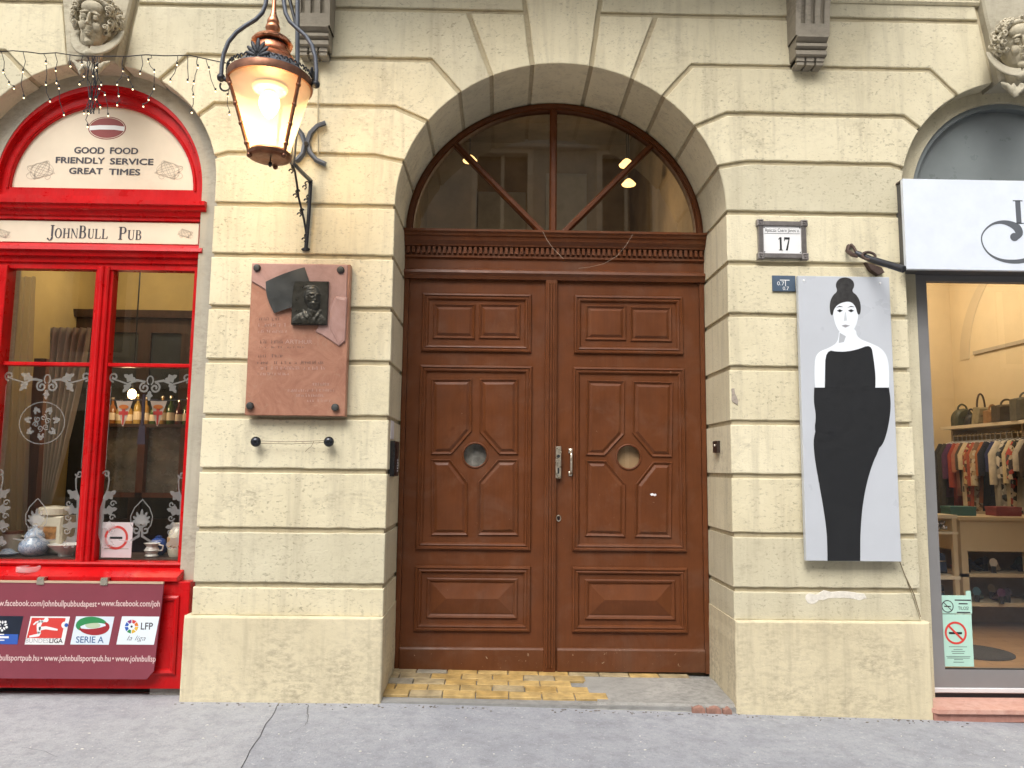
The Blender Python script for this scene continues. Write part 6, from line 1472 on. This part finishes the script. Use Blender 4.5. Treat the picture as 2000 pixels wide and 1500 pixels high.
# shallow vault arches on the two walls
b = MB(); pts = [(B1-.25-1.5*(1-math.cos(t)), zm_-.05+1.2*math.sin(t)) for t in np.linspace(0, PI/2, 20)]
for (y0_, z0_), (y1_, z1_) in zip(pts, pts[1:]): b.add([(A1-.008, y0_-.09, z0_), (A1-.008, y0_+.09, z0_), (A1-.008, y1_+.09, z1_), (A1-.008, y1_-.09, z1_), (A1-.001, y0_-.10, z0_), (A1-.001, y1_-.10, z1_)], [(0, 1, 2, 3), (0, 4, 5, 3)])
b.build('vault_arch', M('vault_band', (.60, .50, .34), .85, 0, .05, 2), sr, fix=False)
for loc, e in (((4.1, 2.2, 3.7), 30), ((4.6, 3.4, 3.6), 20), ((3.4, 1.2, 3.4), 14)): plight('boutique_light', loc, e, (1, .84, .64), .12)
# shelf with rail along the side wall
sf = thing('wall_shelf', 'white shelf with hanging rail on the boutique wall', 'shelf', (5.4, 3.2, 2.0))
ZS = 2.10; b = MB(); b.box(5.20, A1-.002, 1.2, 3.95, ZS-.035, ZS); b.build('board', flat('white_shelf', (.72, .64, .50), .4), sf)
b = MB(); b.tube([(5.33, 1.2, ZS-.11), (5.33, 3.93, ZS-.11)], .014, 8); b.build('rail', 'brass', sf, smooth=60)
for y_ in (1.5, 2.7, 3.9): b = MB(); b.box(5.30, A1-.002, y_-.012, y_+.012, ZS-.20, ZS-.036); b.build('bracket', flat('beige_bracket', (.5, .4, .3), .5), sf)
def garment(y, w, zt5, L, col, lbl, sleeve=.5, folds=5, pat=None):
    x = 5.31; t = thing('garment', lbl, 'garment', (x, y, zt5-L), 'clothes on the boutique rail')
    b = MB(); n = 20
    def f(u, v):
        hw = w*(.55+.45*min(1, v*6))*(1+.12*v); q = (u-.5)*2
        return (x+q*hw, y+.022*math.sin(q*folds+3*v+y*9)*(.3+v)-.03, zt5-.02-.05*abs(q)**1.5*(1-v)-v*L)
    def g_(u, v): p = f(u, v); return (p[0], p[1]+.055*(1-.3*abs(2*u-1)), p[2])
    b.grid(f, n, 10); b.grid(g_, n, 10)
    b.build('body', pat or M('cloth_%d' % len(bpy.data.materials), col, .9, 0, .2, 12, 90, .2), t, smooth=70, fix=False)
    mt_ = t.children[0].data.materials[0]
    if sleeve:
        for s_ in (-1, 1): b = MB(); b.tube([(x+s_*w*.72, y-.01, zt5-.05), (x+s_*w*1.08, y-.015, zt5-.17), (x+s_*w*1.12, y-.015, zt5-.06-sleeve*L)], [.045, .05, .04], 8); b.build('sleeve', mt_, t, smooth=60)
    b = MB(); b.tube([(x-.17, y, zt5-.06), (x, y, zt5), (x+.17, y, zt5-.06)], .008, 6); b.tube([(x, y, zt5), (x, y, ZS-.10), (x+.02, y, ZS-.09)], .004, 5); b.build('hanger', 'white', t, smooth=60)
def print_cloth(name, cols, sc):
    m, nt, b = node_mat(name); tc = N(nt, 'ShaderNodeTexCoord').outputs['Object']
    v = N(nt, 'ShaderNodeTexVoronoi'); v.inputs['Scale'].default_value = sc; nt.links.new(tc, v.inputs['Vector'])
    r_ = N(nt, 'ShaderNodeSeparateColor'); nt.links.new(v.outputs['Color'], r_.inputs[0])
    rp = N(nt, 'ShaderNodeValToRGB'); rp.color_ramp.interpolation = 'CONSTANT'; e_ = rp.color_ramp.elements
    while len(e_) < len(cols): e_.new(.5)
    for k_, c_ in enumerate(cols): e_[k_].position = k_/len(cols); e_[k_].color = (*c_, 1)
    nt.links.new(r_.outputs[0], rp.inputs[0]); nt.links.new(rp.outputs[0], b.inputs['Base Color']); b.inputs['Roughness'].default_value = .85
    return m
PR = [print_cloth('flower_print', [(.03, .02, .02), (.45, .06, .04), (.55, .45, .32), (.05, .05, .05)], 26), print_cloth('monochrome_print', [(.02, .02, .025), (.6, .56, .5), (.05, .06, .08), (.35, .32, .28)], 22), print_cloth('autumn_print', [(.40, .12, .05), (.55, .42, .22), (.10, .05, .03), (.3, .05, .04)], 30), print_cloth('sand_print', [(.58, .48, .33), (.45, .33, .2), (.62, .56, .44), (.2, .12, .08)], 28)]
gar = [(3.88, .20, .84, (.03, .028, .03), 'black coat deepest on the rail', .9, None), (3.80, .19, .86, (.045, .043, .04), 'charcoal coat next to the deepest black one', .9, None), (3.72, .19, .62, (.10, .03, .10), 'plum top just in front of the charcoal coat', .6, None), (3.64, .17, .78, (.33, .05, .03), 'rust red blouse beside the plum top', .6, None), (3.57, .17, .60, (.45, .18, .12), 'salmon blouse beside the rust red one', .5, None),
       (3.50, .17, .55, (.09, .07, .055), 'dark brown top in front of the salmon blouse', .5, None), (3.43, .18, .90, (.62, .52, .36), 'cream dress with the longest hem', .3, None), (3.36, .17, .72, (.40, .10, .12), 'autumn print blouse beside the cream dress', .6, 2), (3.29, .17, .74, (.40, .09, .05), 'brick red shirt before the autumn print blouse', .6, None), (3.22, .18, .88, (.55, .44, .30), 'sand print blouse before the brick red shirt', .5, 3),
       (3.14, .17, .66, (.42, .15, .05), 'orange brown shirt before the sand print blouse', .5, None), (3.05, .20, .74, (.012, .016, .035), 'navy black blouse in the middle of the rail', .45, None), (2.96, .18, .58, (.02, .03, .12), 'short royal blue top beside the navy blouse', .5, None), (2.87, .20, .84, (.60, .55, .46), 'off white jacket in front of the blue top', .5, None), (2.78, .18, .88, (.10, .11, .10), 'black and white print shirt beside the off white jacket', .4, 1),
       (2.69, .18, .80, (.58, .50, .33), 'pale yellow shirt beside the black and white print', .5, None), (2.60, .2, .90, (.3, .1, .1), 'red flower print dress beside the pale yellow shirt', .4, 0), (2.50, .20, .70, (.50, .46, .40), 'ivory top between the flower print and the black dress', .4, None), (2.41, .2, .85, (.05, .04, .04), 'black dress at the near end of the rail', .4, None)]
for y, w, L, col, lbl, sl, pk in gar: garment(y, w, ZS-.17, L, col, lbl, sl, 5, PR[pk] if pk is not None else None)
for k_, (y_, col, lbl) in enumerate(((3.7, (.02, .02, .22), 'royal blue bag on the floor stand under the coats'), (3.45, (.03, .02, .16), 'indigo bag on the floor stand under the cream dress'), (3.1, (.04, .03, .03), 'black bag on the floor stand under the navy blouse'))):
    t = thing('floor_bag', lbl, 'bag', (5.25, y_, .98), 'bags under the clothes rail'); b = MB(); x_ = 5.25
    b.loops(ccw([(x_-.16, .86), (x_+.16, .86)] + [(x_+.15*math.cos(q_), 1.0+.11*math.sin(q_)) for q_ in np.linspace(0, PI, 10)]), [(.03, y_+.08), (0, y_+.05), (0, y_-.05), (.03, y_-.08)], True, True); b.build('body', print_cloth('bag_cloth_%d' % k_, [col, tuple(c_*1.8 for c_ in col), tuple(c_*.6 for c_ in col)], 30), t, smooth=30)
    b = MB(); b.tube([(x_+.08*math.cos(q_), y_-.06, 1.06+.10*math.sin(q_)) for q_ in np.linspace(0, PI, 10)], .009, 6); b.build('handle', 'darkred', t, smooth=60)
b = MB(); b.box(5.02, 5.5, 2.5, 3.95, .82, .858); b.box(5.06, 5.12, 3.85, 3.92, FZ2, .82); b.box(5.06, 5.12, 2.53, 2.6, FZ2, .82); tag(b.build('floor_stand', 'counter'), 'low cream stand under the clothes rail', 'stand')
# bags on the shelf
def bag(name, lbl, y, x, w, h, d, col, kind):
    t = thing(name, lbl, 'bag', (x, y, ZS), 'bags on the boutique shelf'); m = M('leather_%d' % len(bpy.data.materials), col, .5, 0, .25, 14, 70, .2)
    b = MB()
    if kind == 'dome':
        q = [(x-w, ZS)] + [(x+w*math.cos(t_)*1.02, ZS+h*.35+h*.65*math.sin(t_)) for t_ in np.linspace(PI, 0, 14)] + [(x+w, ZS)]
    elif kind == 'tote': q = [(x-w, ZS), (x+w, ZS), (x+w*.72, ZS+h), (x-w*.72, ZS+h)]
    else: q = [(x-w, ZS), (x+w, ZS), (x+w*.97, ZS+h*.95), (x+w*.5, ZS+h), (x-w*.6, ZS+h*.97), (x-w*.98, ZS+h*.9)]
    q = ccw(q); b.loops(q, [(.02, y+d), (0, y+d-.03), (0, y-d+.03), (.02, y-d)], True, True); b.build('body', m, t, smooth=30)
    b = MB(); hw = w*.45; b.tube([(x+hw*math.cos(t_), y, ZS+h*.95+(.16 if kind == 'tote' else .06)*math.sin(t_)) for t_ in np.linspace(PI, 0, 12)], .011, 6); b.build('handle', m if kind != 'tote' else M('brown_handle', (.06, .035, .02), .5), t, smooth=60)
    b = MB(); b.box(x-w*.5, x+w*.5, y-d-.004, y-d+.02, ZS+h*.45, ZS+h*.5); b.build('strap', 'wood_dark', t)
bag('handbag', 'dark green domed bag deepest on the shelf', 3.72, 5.33, .115, .20, .07, (.06, .065, .04), 'dome')
bag('handbag', 'olive tote bag with tall brown handle', 3.38, 5.33, .10, .19, .06, (.26, .22, .13), 'tote')
bag('handbag', 'small black bag between the domed bag and the tote', 3.56, 5.33, .07, .13, .05, (.02, .02, .022), 'dome')
bag('handbag', 'tan satchel beside the olive tote', 3.20, 5.34, .09, .15, .06, (.28, .15, .06), 'box')
bag('handbag', 'dark brown wide bag beside the tan satchel', 2.96, 5.34, .15, .19, .07, (.06, .045, .03), 'box')
bag('handbag', 'grey green slouchy bag at the near end of the shelf', 2.66, 5.34, .15, .24, .08, (.09, .085, .065), 'box')
# counter with shelves, shoes and bags
ct = thing('display_counter', 'cream display counter with open shelves of shoes', 'counter', (4.75, 2.2, FZ2))
zc1 = 1.14; cx0, cx1 = 4.22, 5.45; cy0, cy1 = 2.05, 2.5
b = MB(); b.box(cx0, cx1, cy0, cy1, zc1-.28, zc1); b.build('front_box', 'counter', ct)
b = MB(); b.box(cx0-.02, cx1+.02, cy0-.02, cy1+.02, zc1, zc1+.03); b.build('counter_top', 'counter', ct)
for x_ in (cx0+.03, 4.85, cx1-.03): b = MB(); b.box(x_-.03, x_+.03, cy0, cy0+.06, FZ2, zc1-.28); b.build('post', 'counter', ct)
for z_ in (.66, .40): b = MB(); b.box(cx0, cx1, cy0, cy1, z_-.03, z_); b.build('shelf_board', 'counter', ct)
b = MB(); b.box(cx0, cx1, cy1-.02, cy1-.001, FZ2, zc1-.28); b.build('back_panel', M('dim_back', (.40, .33, .25), .7), ct)
c2 = thing('side_table', 'low white display table with a jewellery tray near the shop door', 'table', (3.92, 2.1, FZ2))
b = MB(); b.box(3.62, 4.14, 1.95, 2.4, 1.16, 1.19); b.box(3.62, 4.14, 1.95, 2.4, 1.02, 1.04); b.box(3.62, 4.14, 1.95, 2.4, .62, .65); b.box(3.62, 4.14, 1.95, 2.4, .36, .39); b.build('boards', flat('white_board', (.68, .60, .46), .4), c2)
for x_ in (3.65, 4.11):
    for y_ in (1.97, 2.38): b = MB(); b.box(x_-.02, x_+.02, y_-.018, y_+.018, FZ2, 1.16); b.build('leg', 'counter', c2)
random.seed(8)
b = MB()
for k_ in range(60): b.ball((random.uniform(3.66, 4.10), random.uniform(1.96, 2.1), random.uniform(1.06, 1.12)), random.uniform(.009, .02), 8, 6)
o = tag(b.build('beads', M('glittering_beads', (.5, .5, .55), .12, .8, .7, 40), smooth=60), 'glittering silver beads heaped on the white display table', 'beads'); o['kind'] = 'stuff'
def shoe(x, y, z, an, col, lbl, heel):
    t = thing('shoe', lbl, 'shoe', (x, y, z), 'shoes in the boutique'); R = Matrix.Translation((x, y, z)) @ Matrix.Rotation(an, 4, 'Z'); b = MB()
    m = M('shoe_leather_%d' % len(bpy.data.materials), col, .35, 0, .15, 9)
    sec = [(-.12, .034, .0+heel, .085), (-.07, .036, heel*.8, .08), (0, .034, heel*.35, .055), (.06, .042, 0, .045), (.11, .036, 0, .035), (.135, .012, 0, .02)]
    vs_ = []; fs_ = []
    for sx_, w_, zb5, h_ in sec:
        for k_ in range(8): a_ = 2*PI*k_/8; vs_.append((sx_, w_*math.cos(a_), zb5+h_/2+h_/2*math.sin(a_)))
    for i in range(len(sec)-1):
        for k_ in range(8): fs_.append((i*8+k_, i*8+(k_+1) % 8, (i+1)*8+(k_+1) % 8, (i+1)*8+k_))
    fs_ += [tuple(range(8)), tuple(range(40, 48))]; b.add(vs_, fs_, R); b.build('upper', m, t, smooth=50)
    b = MB(); b.box(-.125, -.09, -.018, .018, 0, heel+.01, R); b.build('heel', 'black', t)
shs = [(4.42, .66, (.02, .03, .05), 'navy heeled shoe on the upper counter shelf, innermost'), (4.62, .66, (.55, .48, .4), 'cream heeled shoe beside the innermost navy one'), (4.98, .66, (.03, .04, .05), 'dark blue shoe in the outer bay of the upper shelf'), (5.2, .66, (.3, .05, .05), 'dark red shoe in the outer bay of the upper shelf'), (4.45, .40, (.06, .14, .18), 'teal shoe on the lower counter shelf'), (4.68, .40, (.04, .035, .06), 'black violet shoe beside the teal one'), (5.02, .40, (.04, .05, .1), 'navy flat shoe in the outer bay of the lower shelf'), (5.24, .40, (.25, .12, .08), 'brown shoe in the outer bay of the lower shelf')]
for k_, (x_, z_, col, lbl) in enumerate(shs): shoe(x_, 2.2, z_+.002, .5+.4*(k_ % 3), col, lbl, .05)
random.seed(31)
cols_ = [((.30, .05, .06), 'crimson'), (.04, .05, .10), (.45, .36, .22), (.05, .10, .09), (.20, .09, .05), (.5, .46, .42), (.09, .03, .08), (.03, .03, .03)]
nm_ = ['crimson', 'midnight blue', 'beige', 'bottle green', 'chestnut', 'ivory', 'aubergine', 'jet black']; cols_[0] = cols_[0][0]
for k_ in range(8):
    x_ = (4.34, 4.52, 4.72, 4.92, 5.08, 5.28, 4.58, 5.16)[k_]; z_ = (.66, .66, .40, .66, .66, .40, .40, .66)[k_]
    shoe(x_, 2.34 if k_ < 6 else 2.12, z_+.002, 1.2+.7*math.sin(k_*2.1), cols_[k_], '%s court shoe standing in the counter shelves' % nm_[k_], .055)
bx_ = [(4.35, 'flat teal'), (4.78, 'flat wine red'), (5.2, 'flat mustard')]
for k_, (x_, n_) in enumerate(bx_):
    col = ((.05, .16, .17), (.22, .03, .04), (.40, .26, .05))[k_]; t = thing('shoe_box', '%s shoe box on the counter top' % n_, 'box', (x_, 2.28, zc1+.03), 'shoe boxes on the counter'); m_ = flat('box_card_%d' % k_, col, .7)
    b = MB(); b.box(x_-.12, x_+.12, 2.2, 2.36, zc1+.031, zc1+.09); b.build('body', m_, t); b = MB(); b.box(x_-.124, x_+.124, 2.196, 2.364, zc1+.0905, zc1+.115); b.build('lid', m_, t)
for x_, z_, col, lbl, h_ in ((3.82, .655, (.28, .03, .04), 'red clutch bag on the middle board of the white table', .13), (4.03, .655, (.03, .05, .10), 'navy pouch beside the red clutch', .19), (3.84, .392, (.04, .09, .07), 'green pouch on the lowest board of the white table', .15), (4.0, .392, (.05, .10, .16), 'blue pouch beside the green one', .17), (3.86, 1.192, (.03, .03, .22), 'royal blue bag on top of the white table', .17)):
    b = MB(); q = [(x_-.10, z_), (x_+.10, z_), (x_+.085, z_+h_*.9), (x_, z_+h_), (x_-.09, z_+h_*.88)]; b.loops(ccw(q), [(.02, 2.28), (0, 2.25), (0, 2.13), (.02, 2.10)], True, True)
    t = thing('pouch', lbl, 'bag', (x_, 2.2, z_), 'small bags on the white table'); b.build('body', M('pouch_%d' % len(bpy.data.materials), col, .5, 0, .3, 16), t, smooth=30)
    b = MB(); b.box(x_-.07, x_+.07, 2.094, 2.099, z_+h_*.55, z_+h_*.6); b.build('clasp', 'brass', t)
b = MB(); q = gp(1905, 1272)
d = (1905-1000)/FPX*RGT-(1272-750)/FPX*UPV+FWD; tt = (FZ2+.01-CAM[2])/d[2]; mpos = CAM+tt*d
b.lathe([(.27, 0), (.27, .008), (.25, .012), (0, .012)], (float(mpos[0]), float(mpos[1]), FZ2+.001), 36); tag(b.build('round_mat', M('dark_mat', (.035, .032, .03), .9, 0, .2, 30)), 'dark round mat on the boutique floor', 'mat')

# ------------------------------------------------------------------ string of fairy lights
sl_ = thing('string_lights', 'string of tiny warm lights looped along the facade above the pub', 'string lights', (P(180, 110, -.28)[0], -.28, P(180, 290, -.28)[1]))
YI = -.30
cab = [(-140, 96), (0, 101), (25, 99), (60, 102), (80, 105), (110, 103), (150, 109), (200, 110), (250, 110), (285, 107), (320, 109), (370, 108), (430, 121), (447, 124)]
b = MB(); b.tube([W(x_, y_, YI-.45*max(0, (x_-250)/200)) for x_, y_ in cab], .0032, 6); b.build('cable', 'iron', sl_, smooth=60)
def cab_y(x):
    for (x0_, y0_), (x1_, y1_) in zip(cab, cab[1:]):
        if x0_ <= x <= x1_: return y0_+(y1_-y0_)*(x-x0_)/(x1_-x0_)
    return 105
bl = [(280, 385), (430, 403), (500, 392), (588, 410), (752, 433), (905, 372), (1080, 395), (1208, 410), (1275, 422), (855, 447), (942, 437), (785, 483), (810, 543), (875, 648), (907, 607), (512, 465), (568, 463), (485, 512), (340, 430), (280, 515), (345, 505), (360, 537), (55, 512), (85, 538), (145, 595), (305, 617), (390, 700), (140, 437), (618, 515), (607, 540), (640, 577), (550, 600), (585, 605), (612, 652), (715, 515), (725, 585), (715, 640), (660, 705), (512, 690), (540, 690), (535, 772), (1145, 497), (1183, 507), (1180, 587), (1170, 685), (1315, 555), (1390, 585), (1400, 697), (1040, 495), (20, 440), (940, 540)]
bl = sorted([(x_/3.125, y_/3.125) for x_, y_ in bl], key=lambda q: q[1]); random.seed(2)
bc_ = MB(); bb = MB(); bp_ = MB(); placed = []
def YD(x): return YI-.45*max(0, (x-250)/200)
for x_, y_ in bl:
    cand = [(px_, py_) for px_, py_ in placed if py_ < y_-6 and abs(px_-x_) < 14]
    src = max(cand, key=lambda q: q[1]-2*abs(q[0]-x_)) if cand else (x_+random.uniform(-6, 6), cab_y(x_))
    m_ = ((src[0]+x_)/2+random.uniform(-5, 5), (src[1]+y_)/2); Yd = YD(x_)
    bc_.tube([W(*src, Yd), W(*m_, Yd), W(x_+random.uniform(-2, 2), y_-4, Yd)], .0022, 5)
    w = W(x_, y_, Yd); tl2 = W(x_, y_-5, Yd); bp_.tube([tl2, w], .0055, 6); bb.ball(W(x_, y_+1, Yd), .0048, 8, 6); placed.append((x_, y_))
for k_ in range(7):                                   # bundle of slack hanging from the mask keystone
    xx = 178+random.uniform(-6, 14); pts = []; yy = 110
    while yy < 235: pts.append(W(xx+random.uniform(-5, 5), yy, YI+random.uniform(-.02, .02))); yy += 14
    bc_.tube(pts, .0026, 5)
bc_.build('drop_wire', 'iron', sl_, smooth=60, kind='stuff'); bp_.build('lamp_cap', 'iron', sl_, kind='stuff'); bb.build('bulbs', emis('fairy_glow', (1, .76, .42), 2.4), sl_, smooth=60, kind='stuff')

# ------------------------------------------------------------------ building across the street (seen mirrored in the glass)
bal = MB(); bal.box(-1.7, 2.5, -.75, .01, 5.36, 5.56); bal.build('balcony_slab', 'corbel', facade)
ob = thing('opposite_building', 'tan building across the street mirrored in the window panes', 'building', (0, -11.5, 0))
MT['opp'] = stucco('opposite_plaster', (.58, .52, .42), (.66, .60, .50), (.38, .34, .28)); MT['opp_glass'] = M('opposite_window', (.03, .035, .04), .1, 0, .2, 2)
YO = -11.5; HO = 9.5; holes = []
for r_ in range(3):
    for k_ in range(9): x_ = -12+3*k_; z_ = .8+3.2*r_; holes.append(rectp(x_-.6, x_+.6, z_, z_+1.9))
b = MB(); b.plate(rectp(-14, 14, -.6, HO), holes, YO+0.0, YO-.35); b.build('wall', 'opp', ob)
for q in holes:
    b = MB(); b.flat(q, YO-.2); f_ = b.build('window', 'opp_glass', ob, fix=False)
    x0_, x1_ = q[0][0], q[1][0]; z0_, z1_ = q[0][1], q[2][1]
    b = MB(); b.plate(rectp(x0_-.14, x1_+.14, z0_-.1, z1_+.16), [rectp(x0_, x1_, z0_, z1_)], YO+.06, YO-.02); b.box((x0_+x1_)/2-.04, (x0_+x1_)/2+.04, YO-.19, YO-.12, z0_, z1_); b.build('surround', 'cream_sign', f_)
for z_ in (3.3, 6.5, 9.3): b = MB(); b.box(-14.05, 14.05, YO-.1, YO+.22, z_-.1, z_+.12); b.build('string_course', 'opp', ob)
for o in bpy.data.objects:
    if '_o' in o.keys(): del o['_o']
